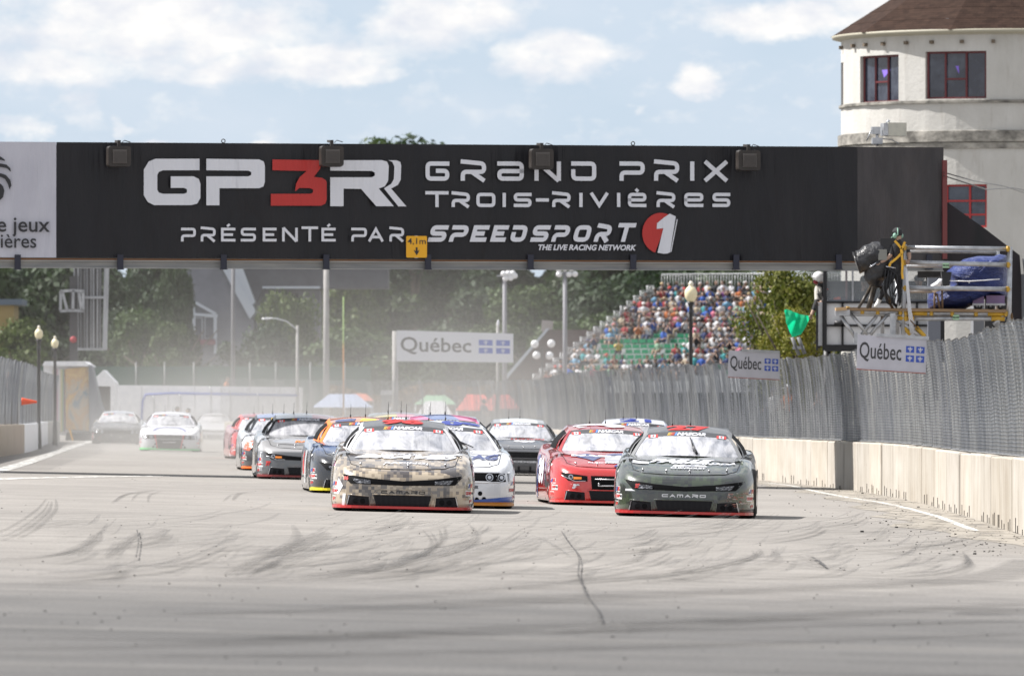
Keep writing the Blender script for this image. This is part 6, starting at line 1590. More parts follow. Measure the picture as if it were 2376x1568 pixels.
# ================= people figures =================
from mathutils import noise as mnoise
def figure(name, J, E, mats, fingers=(), root='pelvis'):
    """J: joint -> (point, radius); E: (a, b, material index). One continuous skinned body."""
    names_ = list(J); idx = {k: i for i, k in enumerate(names_)}
    me = bpy.data.meshes.new(name); me.from_pydata([tuple(J[k][0]) for k in names_], [(idx[a], idx[b]) for a, b, m in E], [])
    o = bpy.data.objects.new(name, me); COL.objects.link(o)
    sk = o.modifiers.new('s', 'SKIN'); sk.use_smooth_shade = True; sk.branch_smoothing = .6
    sv = me.skin_vertices[0].data if me.skin_vertices else None
    if sv is None:
        bm = bmesh.new(); bm.from_mesh(me); bm.verts.layers.skin.verify(); bm.to_mesh(me); bm.free(); sv = me.skin_vertices[0].data
    for k in names_:
        r = J[k][1]; sv[idx[k]].radius = r if hasattr(r, '__len__') else (r, r); sv[idx[k]].use_root = (k == root)
    o.modifiers.new('d', 'SUBSURF').levels = 2
    dg = bpy.context.evaluated_depsgraph_get(); dg.update()
    m2 = bpy.data.meshes.new_from_object(o.evaluated_get(dg)); m2.name = name
    bpy.data.objects.remove(o)
    m2.materials.clear()
    for m in mats: m2.materials.append(m)
    seg = [(Vector(J[a][0]), Vector(J[b][0]), m) for a, b, m in E]
    for p in m2.polygons:
        c = p.center; best = 1e9
        for a, b, m in seg:
            d_ = b - a; t = max(0, min(1, (c - a).dot(d_) / d_.length_squared)); q = (a + d_ * t - c).length
            if q < best: best = q; p.material_index = m
        p.use_smooth = True
    if fingers:
        mb = MB()
        for (h, d_, mi) in fingers:
            h = Vector(h); d_ = Vector(d_).normalized(); s = d_.orthogonal().normalized()
            for k, L in enumerate((.062, .075, .08, .074, .058)):
                if k == 0: b = h + s * .03; mb.tube([b, b + (d_ + s * .8).normalized() * .045, b + (d_ * 1.4 + s * .3).normalized() * .07], [.013, .012, .009], 6, mi)
                else: b = h + s * (.024 - .017 * (k - 1)); e = b + d_ * L * .55; mb.tube([b, e, e + (d_ + Vector((0, 0, -.6))).normalized() * L * .5], [.011, .0105, .008], 6, mi)
        bm = bmesh.new(); bm.from_mesh(m2); vs = [bm.verts.new(v) for v in mb.v]
        for f_, mi in zip(mb.f, mb.m):
            try: ff = bm.faces.new([vs[i] for i in f_]); ff.material_index = mi; ff.smooth = True
            except ValueError: pass
        bm.to_mesh(m2); bm.free()
    return m2
M_skin = MK[0]; M_blackcloth = pbr('black_cloth', worn((.012, .012, .014), (.03, .03, .034), f=9), .85, bump=nbump(f=12, st=.5, dist=.02))
def Z5(zx, zy, dd=0, D0=159.0): return W((3020 + zx / 3.2) / 1.6158, (830 + zy / 3.2) / 1.6158, D0 + dd)
def A5(zx, zy, D0=159.0): return W((2900 + zx / 2.24) / 1.6158, (800 + zy / 2.24) / 1.6158, D0)
def Q6(zx, zy, D0=178.0): return W((2880 + zx / 3.563) / 1.6158, (960 + zy / 3.563) / 1.6158, D0)
# ---- camera operator ----
base = Z5(1090, 1040); op = empty('person', base, 0, 'camera operator in black with a yellow harness and green headphones on the scaffold', 'person')
def z(zx, zy, dd=0): return Z5(zx, zy, dd) - base
J = {'pelvis': (z(1080, 590), (.135, .115)), 'waist': (z(1090, 500), (.125, .105)), 'chest': (z(1105, 370), (.165, .12)), 'upper': (z(1112, 285), (.135, .10)), 'neck': (z(1108, 222), .055), 'head': (z(1105, 165), (.078, .092)), 'crown': (z(1108, 120), .068),
     'shl': (z(1035, 280, -.02), .062), 'ell': (z(1030, 405, -.08), .046), 'wrl': (z(930, 480, -.1), .033), 'hal': (z(890, 490, -.1), (.04, .026)), 'shr': (z(1195, 285, .05), .062), 'elr': (z(1240, 385, .02), .046), 'wrr': (z(1250, 440, -.05), .033), 'har': (z(1238, 470, -.08), (.04, .026)),
     'hipl': (z(1040, 640, -.02), .10), 'knl': (z(965, 770, -.12), .068), 'anl': (z(890, 935, -.05), .045), 'hel': (z(872, 975, -.03), .045), 'tol': (z(835, 1025, -.14), (.045, .03)),
     'hipr': (z(1120, 640, .05), .10), 'knr': (z(1138, 800, .02), .068), 'anr': (z(1142, 980, .06), .045), 'her': (z(1142, 1015, .06), .045), 'tor': (z(1115, 1028, -.1), (.045, .03))}
E = [('pelvis', 'waist', 1), ('waist', 'chest', 1), ('chest', 'upper', 1), ('upper', 'neck', 1), ('neck', 'head', 0), ('head', 'crown', 0), ('upper', 'shl', 1), ('shl', 'ell', 1), ('ell', 'wrl', 0), ('wrl', 'hal', 0), ('upper', 'shr', 1), ('shr', 'elr', 1), ('elr', 'wrr', 0), ('wrr', 'har', 0),
     ('pelvis', 'hipl', 1), ('hipl', 'knl', 1), ('knl', 'anl', 1), ('anl', 'hel', 2), ('hel', 'tol', 2), ('pelvis', 'hipr', 1), ('hipr', 'knr', 1), ('knr', 'anr', 1), ('anr', 'her', 2), ('her', 'tor', 2)]
hd = (Z5(840, 500) - Z5(900, 490))
link('body', figure('body', J, E, [M_skin, M_blackcloth, pbr('shoe_white', (.62, .61, .58), .6)], [(J['hal'][0], hd, 0), (J['har'][0], (-.4, -.2, -1), 0)]), op)
hc = J['head'][0]
mb = MB().ball(hc + Vector((.0, .02, .045)), (.10, .115, .10), 14, 8); mb.grid(lambda a, b: tuple(hc + Vector((-.08 - .09 * b, -.06 + .12 * a - .02, .06 - .015 * b))), 4, 2); mb.build('cap', M_blackcloth, op)
mb = MB().tube([hc + Vector((-.04 + .02, -.09 * 1, .0)) + Vector((0, 0, 0))] + [hc + Vector((.0, -.115 * math.cos(a), .13 * math.sin(a))) for a in [math.pi * k / 8 for k in range(9)]], .012, 6)
mb.ball(hc + Vector((-.055, -.085, -.015)), (.04, .045, .055), 10, 6); mb.ball(hc + Vector((.075, .02, -.01)), (.035, .045, .05), 10, 6); mb.tube([hc + Vector((-.07, -.1, -.03)), hc + Vector((-.13, -.08, -.05))], .006, 4)
mb.build('headphones', pbr('headset_green', (.20, .36, .28), .5), op)
mb = MB()      # safety harness, drawn on the back
bk = lambda zx, zy, o=-.145: Z5(zx, zy, o) - base
for a in ([(1070, 232), (1110, 275), (1150, 325)], [(1195, 245), (1175, 290), (1152, 330)], [(1150, 325), (1152, 385)], [(1150, 385), (1095, 440), (1020, 500), (1005, 540)], [(1155, 385), (1165, 500), (1160, 620), (1168, 690)]):
    pts = [bk(*q) for q in a]
    for p0, p1 in zip(pts, pts[1:]): mb.bar(p0, p1, .012, .042)
mb.tube([bk(1140, 355), bk(1165, 350), bk(1170, 380), bk(1145, 385)], .012, 5); mb.build('harness', M_yellow, op)
mb = MB(); pts = [bk(*q, -.13) for q in [(1000, 560), (1050, 610), (1100, 650), (1100, 760), (1060, 880), (1090, 900)]]; mb.tube(pts, .016, 6); mb.build('leg_strap', M_blackcloth, op)
# ---- broadcast camera under a rain cover ----
cb = Z5(860, 1035, .3); cam_o = empty('broadcast_camera', cb, 0, 'large broadcast camera wrapped in a black rain cover on a tripod, before the operator', 'camera')
M_cover = pbr('rain_cover', worn((.008, .008, .010), (.028, .028, .032), f=6), .42, bump=nbump((1, 1, 1), 7, .8, .06))
c = lambda zx, zy, dd=.1: Z5(zx, zy, dd) - cb
def lump(mb, pts, rs, n=14, amp=.03, seed=0, mi=0):
    b = len(mb.v); mb.tube(pts, rs, n, mi, cap=True)
    for i in range(b, len(mb.v)):
        v = Vector(mb.v[i]); q = mnoise.noise_vector(v * 6 + Vector((seed, 0, 0))) * amp; mb.v[i] = tuple(v + q)
def dens_pts(pts, rs, k=5):
    P_ = []; R_ = []
    for i in range(len(pts) - 1):
        for j in range(k): t = j / k; P_.append(pts[i].lerp(pts[i + 1], t)); R_.append(rs[i] * (1 - t) + rs[i + 1] * t)
    return P_ + [pts[-1]], R_ + [rs[-1]]
mb = MB(); P_, R_ = dens_pts([c(628, 488), c(740, 452), c(860, 410), c(960, 380), c(1010, 360)], [.20, .235, .26, .22, .12]); lump(mb, P_, R_, 16, .045, 1)
P_, R_ = dens_pts([c(900, 420), c(870, 560), c(835, 680), c(850, 790)], [.20, .24, .20, .10]); lump(mb, P_, R_, 14, .05, 4)
mb.build('rain_cover', M_cover, cam_o)
mb = MB().tube([c(604, 497), c(630, 488)], [.215, .20], 4); mb.build('lens_hood', M_black, cam_o)
mb = MB().box(c(985, 290, .05), (.28, .22, .26)).box(c(940, 250, .05), (.12, .1, .1)); mb.build('viewfinder', M_black, cam_o)
mb = MB().box(c(925, 400, -.12), (.16, .03, .20)); mb.build('control_panel', pbr('grey_panel', (.22, .22, .20), .6), cam_o)
mb = MB().tube([c(870, 480, -.1), c(800, 530, -.15), c(770, 550, -.15)], .018, 6).tube([c(1080, 560, -.1), c(960, 540, -.1)], .015, 6); mb.build('pan_bar', M_chrome, cam_o)
for a, b_ in (((790, 770, -.1), (640, 1035, -.4)), ((810, 790, -.2), (745, 1035, -.5)), ((830, 790, .2), (775, 1035, .1)), ((900, 790, .1), (1045, 1040, .3)), ((890, 780, .1), (1110, 1045, .1))):
    link('tripod_leg', MB().tube([c(*a), c(*b_)], .028, 7).tube([c(a[0] + 22, a[1] + 5, a[2]), c(b_[0] + 8, b_[1], b_[2])], .014, 6).mesh('tripod_leg', pbr('tripod_dark', worn((.02, .018, .016), (.09, .07, .05), f=6), .4, .3)), cam_o)
mb = MB()
for k in range(4):
    x = 965 + k * 34; mb.tube([c(x, 560 + 20 * k, -.15), c(x - 30, 800, -.2), c(x + 10 * (-1) ** k, 980, -.2), c(x + 60, 1010, -.2), c(x + 90, 860, -.2)], .012, 5)
mb.build('cables', M_blackcloth, cam_o, fix=False)['kind'] = 'stuff'
# ---- scaffold platform ----
s0 = A5(1090, 1015); sc_o = empty('scaffold', s0, 0, 'galvanised scaffold platform with yellow fittings carrying the camera operator, right edge', 'scaffold')
a5 = lambda zx, zy, dd=0: A5(zx, zy, 159.0 + dd) - s0
M_ypipe = pbr('yellow_pipe', worn((.62, .36, .02), (.45, .27, .03), f=6), .5)
def pipes(name, L, r, m, n=8):
    for a, b_, *d_ in L:
        dd = d_[0] if d_ else 0; MB().tube([a5(*a, dd), a5(*b_, dd)], r, n).build(name, m, sc_o)
pipes('upright', [((1100, 262), (1086, 1200)), ((1987, 280), (1974, 1150)), ((1880, 310), (1882, 1100), 2), ((1040, 500), (1040, 1100), 2)], .045, M_galv)
pipes('guard_rail', [((1105, 288), (1972, 298)), ((1125, 312), (1890, 322), 2), ((1115, 412), (1980, 432)), ((1108, 440), (1700, 440), 2), ((1075, 626), (2000, 636)), ((1120, 652), (1400, 648), 2)], .042, M_galv)
pipes('ledger', [((620, 822), (1090, 832)), ((600, 842), (1100, 850), 2), ((1110, 836), (1950, 842)), ((1040, 884), (1950, 882)), ((1120, 865), (1940, 862), 2)], .042, M_galv)
pipes('yellow_sleeve', [((1110, 834), (1290, 838)), ((1800, 841), (1950, 843)), ((1040, 880), (1180, 882)), ((1830, 882), (1942, 883))], .047, M_ypipe)
pipes('brace', [((560, 850), (692, 1045)), ((648, 842), (792, 1018)), ((866, 862), (740, 1018)), ((957, 850), (812, 1018)), ((1040, 890), (1235, 1032)), ((1945, 848), (1848, 935)), ((915, 862), (915, 1012), 1)], .035, M_galv)
pipes('yellow_bar', [((1198, 955), (1272, 1034)), ((1100, 962), (1152, 1018))], .04, M_ypipe)
MB().bar(a5(1001, 838), a5(1001, 1015), .16, .1).build('column', M_galv, sc_o); MB().bar(a5(675, 1046), a5(705, 1046), .12, .2).build('foot', M_galv, sc_o)
M_board = pbr('weathered_board', worn((.20, .13, .075), (.32, .22, .13), (.5, 3, 3), 3), .85)
for k in range(5): MB().bar(a5(610 - 12 * k, 805 - 1.2 * k, .1 + .45 * k), a5(1950, 822 - 1.2 * k, .1 + .45 * k), .40, .05).build('board', M_board, sc_o)
MB().bar(a5(520, 806), a5(612, 800), .5, .06).build('board', pbr('fresh_board', (.45, .30, .16), .8), sc_o); MB().bar(a5(517, 838), a5(640, 832), .3, .10).build('end_beam', M_galv, sc_o)
cp = MB().tube([(-.035, 0, 0), (.035, 0, 0)], .052, 8).box((0, -.04, 0), (.035, .05, .10)).mesh('coupler', M_ypipe)
for q in ((1100, 288), (1972, 298), (1975, 432), (1100, 412), (1972, 636), (1102, 628), (625, 805), (745, 822), (875, 826), (1065, 830), (1110, 834), (1325, 836), (1500, 838), (1700, 840), (1950, 842), (1110, 882)): link('coupler', cp, sc_o, a5(*q))
for q0 in ((1415, 436), (1500, 872)):
    w_ = MB().bar(a5(q0[0] + 5, q0[1], -.06), a5(q0[0] + 60, q0[1] + 1, -.06), .005, .09).build('label', pbr('label_green', (.35, .55, .35), .6), sc_o)
    mb = MB(); P0 = a5(q0[0] + 8, q0[1] + 7, -.07); P1 = a5(q0[0] + 58, q0[1] - 6, -.07); letter(mb, 'EDM', P0.x, P0.z, P1.x, P1.z, lambda x, z_, o: (x, P0.y - o, z_), 0, .04); mb.build('lettering', M_blackprint, w_, fix=False)
mb = MB()
for k in range(22):
    t = k / 21; p = a5(2000 + 8 * t, 835 + 90 * t, -.1); mb.tube([p, p + Vector((.015 * (-1) ** k, 0, -.05))], .012, 4)
for k in range(18): t = k / 17; p = a5(1148 + 55 * t, 895 + 62 * t, -.1); mb.tube([p, p + Vector((.03, .01 * (-1) ** k, -.03))], .012, 4)
mb.build('chain', pbr('rusty_chain', (.16, .10, .05), .6, .4), sc_o, fix=False)['kind'] = 'stuff'
mb = MB()
for k in range(5): mb.tube([a5(1108 + 3 * k, 460, -.1), a5(1118 + 5 * k, 640, -.12), a5(1130 + 6 * k, 800, -.1), a5(1140 + 8 * k, 900, -.1), a5(1150 + 7 * k, 1010, -.1)], .007, 4)
mb.build('hanging_wires', M_white, sc_o, fix=False)['kind'] = 'stuff'
# ---- tarpaulin ----
def pillow(name, loop, par, mat, depth=.8, seed=3, amp=.07, org=None, f=None, sub=5):
    pts = []
    for i in range(len(loop)):
        a = f(*loop[i]); b_ = f(*loop[(i + 1) % len(loop)])
        for k in range(sub): pts.append(a.lerp(b_, k / sub))
    cen = sum(pts, Vector()) / len(pts); mb = MB(); rings = []
    for q, dz in ((1, .25), (.99, .1), (.95, -.12), (.86, -.30), (.74, -.42), (.6, -.5), (.45, -.55), (.3, -.58), (.15, -.6), (.02, -.6)):
        rg = []
        for p in pts:
            v = cen + (p - cen) * q; v.y = cen.y + dz * depth
            nn = mnoise.noise_vector(Vector((v.x * 1.1, v.y, v.z * 3.2)) + Vector((seed, 0, 0))) * amp * 1.6 + mnoise.noise_vector(v * 5) * amp * .4
            rg.append(v + Vector((nn.x * .3, nn.y * 1.6, nn.z * .5)) * (0.3 if q > .98 else 1))
        rings.append(rg)
    n = len(pts); mb.add([v for rg in rings for v in rg], [(j * n + i, j * n + (i + 1) % n, (j + 1) * n + (i + 1) % n, (j + 1) * n + i) for j in range(len(rings) - 1) for i in range(n)], 0, True)
    return mb.build(name, mat, par)
tb = A5(1650, 815, 160.2); tp_o = empty('tarpaulin', tb, 0, 'crumpled royal blue tarpaulin heaped over equipment on the scaffold deck', 'tarpaulin')
ft = lambda zx, zy: A5(zx, zy, 160.3) - tb
M_tarp = pbr('blue_tarpaulin', worn((.008, .02, .115), (.014, .034, .17), f=2), .42, bump=lambda t: t.bump(t.noise(t.map(t.coord('Object'), (1.2, 1, 3.6), rot=(0, .3, 0)), 2.2, 5, .65, .8), .9, .16))
pillow('sheet', [(1452, 490), (1500, 450), (1600, 385), (1720, 362), (1860, 360), (1905, 338), (1965, 350), (1975, 500), (1970, 700), (1900, 690), (1840, 690), (1740, 740), (1600, 812), (1480, 808), (1310, 800), (1298, 740), (1310, 672), (1400, 680), (1430, 640), (1490, 600), (1480, 540)], tp_o, M_tarp, 1.1, f=ft)
mb = MB().tube([A5(1480, 566, 159.6) - tb, A5(1640, 570, 159.55) - tb, A5(1780, 562, 159.6) - tb, A5(1900, 552, 159.7) - tb], .010, 5); mb.build('rope', M_white, tp_o)
eb = A5(1815, 815, 160.0)
for zx0, zx1, lab in ((1668, 1762, 'faded violet flight case, the left of two under the blue tarpaulin'), (1782, 1936, 'faded violet flight case on castors, the right of two under the blue tarpaulin')):
    eb = A5((zx0 + zx1) / 2, 812, 160.2); e = empty('flight_case', eb, 0, lab, 'case', 'flight cases on the scaffold'); a_ = A5(zx0, 775, 160.2) - eb; b_ = A5(zx1, 690, 160.2) - eb
    MB().box((0, 0, (a_.z + b_.z) / 2), (b_.x - a_.x, .5, b_.z - a_.z)).build('box', pbr('violet_case', (.19, .13, .25), .6), e)
    MB().box((0, -.26, a_.z + .02), (b_.x - a_.x + .02, .03, .04)).build('edging', M_galv, e)
    for q in (a_.x + .08, b_.x - .08):
        w_ = MB().lathe([(.03, -.02), (.055, -.018), (.055, .018), (.03, .02)], 12); w_.v = [(p[0] + q, p[2] - .2, p[1] + .06) for p in w_.v]; w_.build('castor', M_black, e); MB().bar((q, -.2, .06), (q, -.2, .14), .05, .03).build('bracket', M_galv, e)
mo = A5(1450, 800, 159.6); m_o = empty('hooded_monitor', mo, 0, 'small black hooded monitor on a wooden stand beside the blue tarpaulin', 'monitor'); m5 = lambda a, b_, d_=0: A5(a, b_, 159.6 + d_) - mo
MB().prism([(m5(1420, 615).x, m5(1420, 615).z), (m5(1480, 605).x, m5(1480, 605).z), (m5(1497, 492).x, m5(1497, 492).z), (m5(1410, 488).x, m5(1410, 488).z)], lambda x, z_: (x, .25, z_), lambda x, z_: (x, 0, z_)).build('hood', M_black, m_o)
for a, b_ in (((1355, 660), (1350, 805)), ((1415, 640), (1420, 805)), ((1370, 670), (1400, 805))): MB().tube([m5(*a), m5(*b_)], .02, 6).build('leg', pbr('stand_wood', (.13, .09, .06), .8), m_o)
pillow('cloth', [(1322, 600), (1370, 570), (1392, 545), (1420, 550), (1410, 600), (1385, 650), (1350, 670), (1322, 640)], m_o, M_white, .25, f=lambda a, b_: m5(a, b_, -.05), amp=.02, sub=3)
# ================= white cabin behind the bridge =================
CD = 178.0; cbn = W(2030, 805, CD); cab = empty('control_cabin', cbn, 0, 'white panelled cabin with black frame and window band, behind the bridge at right', 'cabin')
k5 = lambda zx, zy, dd=0: A5(zx, zy, CD + dd) - cbn
M_panel = pbr('cabin_panel', worn((.66, .66, .67), (.56, .56, .57), (1, 1, .5), 1.3), .6); M_bframe = pbr('black_frame', (.014, .014, .016), .5)
xs5 = [432, 578, 1205, 1325]; ys5 = [745, 940, 1112]
for x0, x1 in zip(xs5, xs5[1:]):
    for y0, y1 in zip(ys5, ys5[1:]):
        a = k5(x0, y1); b_ = k5(x1, y0); MB().box(((a.x + b_.x) / 2, .05, (a.z + b_.z) / 2), (b_.x - a.x - .03, .05, b_.z - a.z - .03)).build('wall_panel', M_panel, cab)
for x in (366, 432, 580, 1205): MB().bar(k5(x, 1150), k5(x, 440 if x == 432 else 745), .075 if x == 432 else .045, .045 if x != 432 else .075).build('frame_post', M_bframe, cab)
MB().bar(k5(417, 1150), k5(417, 745), .035).build('frame_post', M_bframe, cab)
for y in (746, 941): MB().bar(k5(432, y), k5(1325, y), .045, .045).build('frame_rail', M_bframe, cab)
MB().box(k5(880, 1130), ((k5(1330, 0) - k5(430, 0)).x, .08, .14)).build('base_band', M_bframe, cab); MB().box(k5(391, 928, .1), ((k5(416, 0) - k5(368, 0)).x, .05, (k5(0, 745) - k5(0, 1110)).z)).build('white_column', M_white, cab)
MB().box(k5(880, 742, 1.2), (8.2 * .0 + (k5(1325, 0) - k5(432, 0)).x, 2.4, .05)).build('counter', pbr('counter_top', (.16, .17, .19), .5), cab)
MB().box(k5(880, 690, 2.6), ((k5(1325, 0) - k5(432, 0)).x, .08, .62)).build('rear_wall', pbr('dark_rear', (.05, .052, .06), .6), cab)
MB().box(k5(880, 1116, 1.4), ((k5(1325, 0) - k5(432, 0)).x, 2.6, .10)).build('floor_slab', M_bframe, cab); MB().box(k5(880, 430, 1.4), ((k5(1325, 0) - k5(432, 0)).x + .4, 2.8, .12)).build('roof', M_panel, cab)
M_clear = bpy.data.materials.new('clear_glass'); M_clear.use_nodes = True; t = NT(M_clear.node_tree); b_ = t.n['Principled BSDF']; b_.inputs['Roughness'].default_value = .05; b_.inputs['Base Color'].default_value = (.4, .43, .45, 1); b_.inputs['Alpha'].default_value = .28; b_.inputs['Specular IOR Level'].default_value = .8
for x0, x1 in ((440, 662), (668, 960), (966, 1320)):
    a = k5(x0, 740); b_ = k5(x1, 440); MB().box(((a.x + b_.x) / 2, .03, (a.z + b_.z) / 2), (b_.x - a.x, .012, b_.z - a.z)).build('window_glass', M_clear, cab)
for x in (612, 665, 770, 963): MB().bar(k5(x, 745, 2.5 if x in (612, 770) else 0), k5(x, 440, 2.5 if x in (612, 770) else 0), .14 if x in (612, 770) else .025, .04).build('mullion', pbr('faded_red_post', (.28, .12, .13), .6) if x in (612, 770) else M_galv, cab)
a = k5(560, 728, .3); MB().tube([k5(505, 732, .3), k5(565, 720, .3)], .06, 8).build('orange_bag', pbr('orange_plastic', (.65, .10, .05), .5), cab)
MB().box(k5(1348, 845, -.5), (.26, .3, 3.6)).build('steel_column', pbr('blue_grey_steel', (.16, .17, .20), .5), cab); MB().bar(k5(1395, 1250), k5(1395, 440), .12, .2).build('pipe_column', M_bframe, cab)
for x in (450, 1300): MB().tube([k5(x, 1130, 1.2), Vector((k5(x, 0).x, 1.2, gz(6, CD) - cbn.z))], .08, 8).build('leg', M_bframe, cab)
MB().tube([k5(515, 915, -.1), k5(550, 925, -.12), k5(590, 905, -.1)], .05, 8).build('door_handle', M_bframe, cab)
MB().tube([k5(1255, 470, -.1), k5(1295, 520, -.1), k5(1320, 600, -.1), k5(1328, 680, -.1)], .06, 8).build('hose', M_black, cab)
def bust(px, py, D, headr, shirt, cap_m, lab, skin=M_skin, turn=0, cap=True, blue=False):
    """standing or seated person seen from the chest up; full figure built"""
    h = W(px, py, D); o = empty('person', (h.x, h.y, h.z - 1.60), turn, lab, 'person')
    J = {'pelvis': ((0, 0, .92), (.15, .11)), 'waist': ((0, 0, 1.05), (.14, .10)), 'chest': ((0, 0, 1.25), (.17, .12)), 'upper': ((0, 0, 1.38), (.12, .09)), 'neck': ((0, 0, 1.47), .055), 'head': ((0, -.01, 1.58), (.082, .098)), 'crown': ((0, 0, 1.66), .07),
         'sl': ((-.19, 0, 1.38), .06), 'el': ((-.26, -.05, 1.12), .045), 'wl': ((-.16, -.28, 1.05), .035), 'hl': ((-.12, -.34, 1.05), (.04, .025)), 'sr': ((.19, 0, 1.38), .06), 'er': ((.26, -.05, 1.12), .045), 'wr': ((.16, -.28, 1.05), .035), 'hr': ((.12, -.34, 1.05), (.04, .025)),
         'll': ((-.10, 0, .82), .10), 'kl': ((-.11, -.02, .48), .065), 'al': ((-.11, 0, .09), .045), 'fl': ((-.11, -.16, .05), .04), 'lr': ((.10, 0, .82), .10), 'kr': ((.11, -.02, .48), .065), 'ar': ((.11, 0, .09), .045), 'fr': ((.11, -.16, .05), .04)}
    E = [('pelvis', 'waist', 1), ('waist', 'chest', 1), ('chest', 'upper', 1), ('upper', 'neck', 0), ('neck', 'head', 0), ('head', 'crown', 0), ('upper', 'sl', 1), ('sl', 'el', 1), ('el', 'wl', 0), ('wl', 'hl', 0), ('upper', 'sr', 1), ('sr', 'er', 1), ('er', 'wr', 0), ('wr', 'hr', 0),
         ('pelvis', 'll', 2), ('ll', 'kl', 2), ('kl', 'al', 2), ('al', 'fl', 2), ('pelvis', 'lr', 2), ('lr', 'kr', 2), ('kr', 'ar', 2), ('ar', 'fr', 2)]
    link('body', figure('body', J, E, [skin, shirt, ML['dark']], [((-.12, -.36, 1.05), (.3, -1, 0), 0), ((.12, -.36, 1.05), (-.3, -1, 0), 0)]), o)
    mb = MB().ball((0, .01, 1.635), (.10, .12, .085), 12, 7)
    if cap: mb.grid(lambda a, b_: ((a - .5) * .15, -.09 - .09 * b_, 1.62 - .02 * b_), 4, 2)
    mb.build('cap' if cap else 'hair', cap_m, o)
    mb = MB().ball((0, -.105, 1.575), (.014, .02, .018), 6, 4); mb.build('nose', skin, o)
    if blue: MB().ball((.09, 0, 1.59), (.03, .05, .055), 8, 6).build('headphones', pbr('blue_plastic', (.03, .2, .55), .4), o)
    return o
bust((2900 + 765 / 2.24) / 1.6158, (800 + 568 / 2.24) / 1.6158, CD + .9, .1, M_blackcloth, MH['brown'], 'bareheaded person with a blue ear defender inside the white cabin window', turn=R(-35), cap=False, blue=True)
bust((2900 + 1222 / 2.24) / 1.6158, (800 + 560 / 2.24) / 1.6158, CD + .6, .1, MS['beige'], MH['grey'], 'person with a white and grey cap and pale shirt at the cabin counter', turn=R(-60))
# ---- flag marshal ----
fb = Q6(690, 1230, 178.4); fo = empty('person', fb, 0, 'flag marshal in white helmet and pale vest leaning out of the cabin', 'person')
q = lambda a, b_, dd=0: Q6(a, b_, 178.4 + dd) - fb
J = {'pelvis': (q(720, 720), (.15, .12)), 'waist': (q(705, 640), (.14, .12)), 'chest': (q(690, 520), (.165, .13)), 'upper': (q(690, 430), (.14, .11)), 'neck': (q(685, 375), .065), 'head': (q(678, 310), (.085, .10)), 'crown': (q(680, 265), .08),
     'shl': (q(650, 450, -.05), .065), 'ell': (q(655, 590, -.18), .056), 'wrl': (q(600, 730, -.3), .04), 'hal': (q(575, 795, -.32), (.045, .03)), 'shr': (q(760, 445, .0), .08), 'elr': (q(800, 520, -.2), .06), 'wrr': (q(720, 615, -.28), .04), 'har': (q(685, 625, -.28), (.045, .03)),
     'hipl': (q(690, 780), .10), 'knl': (q(690, 980), .07), 'anl': (q(690, 1180), .05), 'hipr': (q(750, 780), .10), 'knr': (q(760, 980), .07), 'anr': (q(760, 1180), .05), 'fl': (q(670, 1210, -.1), .045), 'frr': (q(745, 1210, -.1), .045)}
E = [('pelvis', 'waist', 2), ('waist', 'chest', 2), ('chest', 'upper', 2), ('upper', 'neck', 1), ('neck', 'head', 0), ('head', 'crown', 0), ('upper', 'shl', 2), ('shl', 'ell', 2), ('ell', 'wrl', 1), ('wrl', 'hal', 0), ('upper', 'shr', 1), ('shr', 'elr', 1), ('elr', 'wrr', 1), ('wrr', 'har', 0),
     ('pelvis', 'hipl', 1), ('hipl', 'knl', 1), ('knl', 'anl', 1), ('pelvis', 'hipr', 1), ('hipr', 'knr', 1), ('knr', 'anr', 1), ('anl', 'fl', 1), ('anr', 'frr', 1)]
link('body', figure('body', J, E, [M_skin, M_blackcloth, pbr('pale_vest', worn((.50, .48, .43), (.40, .38, .34), f=8), .8, bump=nbump(f=10, st=.5, dist=.02))], [(J['hal'][0], q(568, 840) - q(575, 795), 0), (J['har'][0], (-1, -.2, -.2), 0)]), fo)
h = J['head'][0]
mb = MB().ball(h + Vector((.0, 0, .045)), (.135, .15, .125), 18, 10); mb.grid(lambda a, b_: tuple(h + Vector((-.10 - .08 * b_, -.10 + .20 * a, .05 - .02 * b_))), 5, 2); mb.build('helmet', pbr('helmet_white', (.66, .66, .66), .25, coat=.5), fo)
MB().ball(h + Vector((-.06, -.03, -.045)), (.06, .075, .06), 10, 7).build('red_scarf', pbr('dark_red_scarf', (.20, .012, .02), .6), fo); MB().tube([h + Vector((-.02, -.1, -.10)), h + Vector((.05, -.08, -.12)), h + Vector((.10, .02, -.09))], .035, 8).build('collar', M_blackcloth, fo)
MB().tube([q(660, 480, -.16), q(672, 530, -.19), q(730, 590, -.2)], .010, 5).build('lanyard', M_black, fo)
MB().box(q(782, 450, -.12), (.07, .01, .05)).build('flag_patch', M_flagred, fo)
mb = MB(); a_ = q(650, 540, -.18); b2 = q(715, 500, -.18); letter(mb, 'OFFICIEL', a_.x, a_.z, b2.x, b2.z, lambda x, z_, o: (x, a_.y - o, z_), 0, .02); mb.build('lettering', M_blackprint, fo, fix=False)
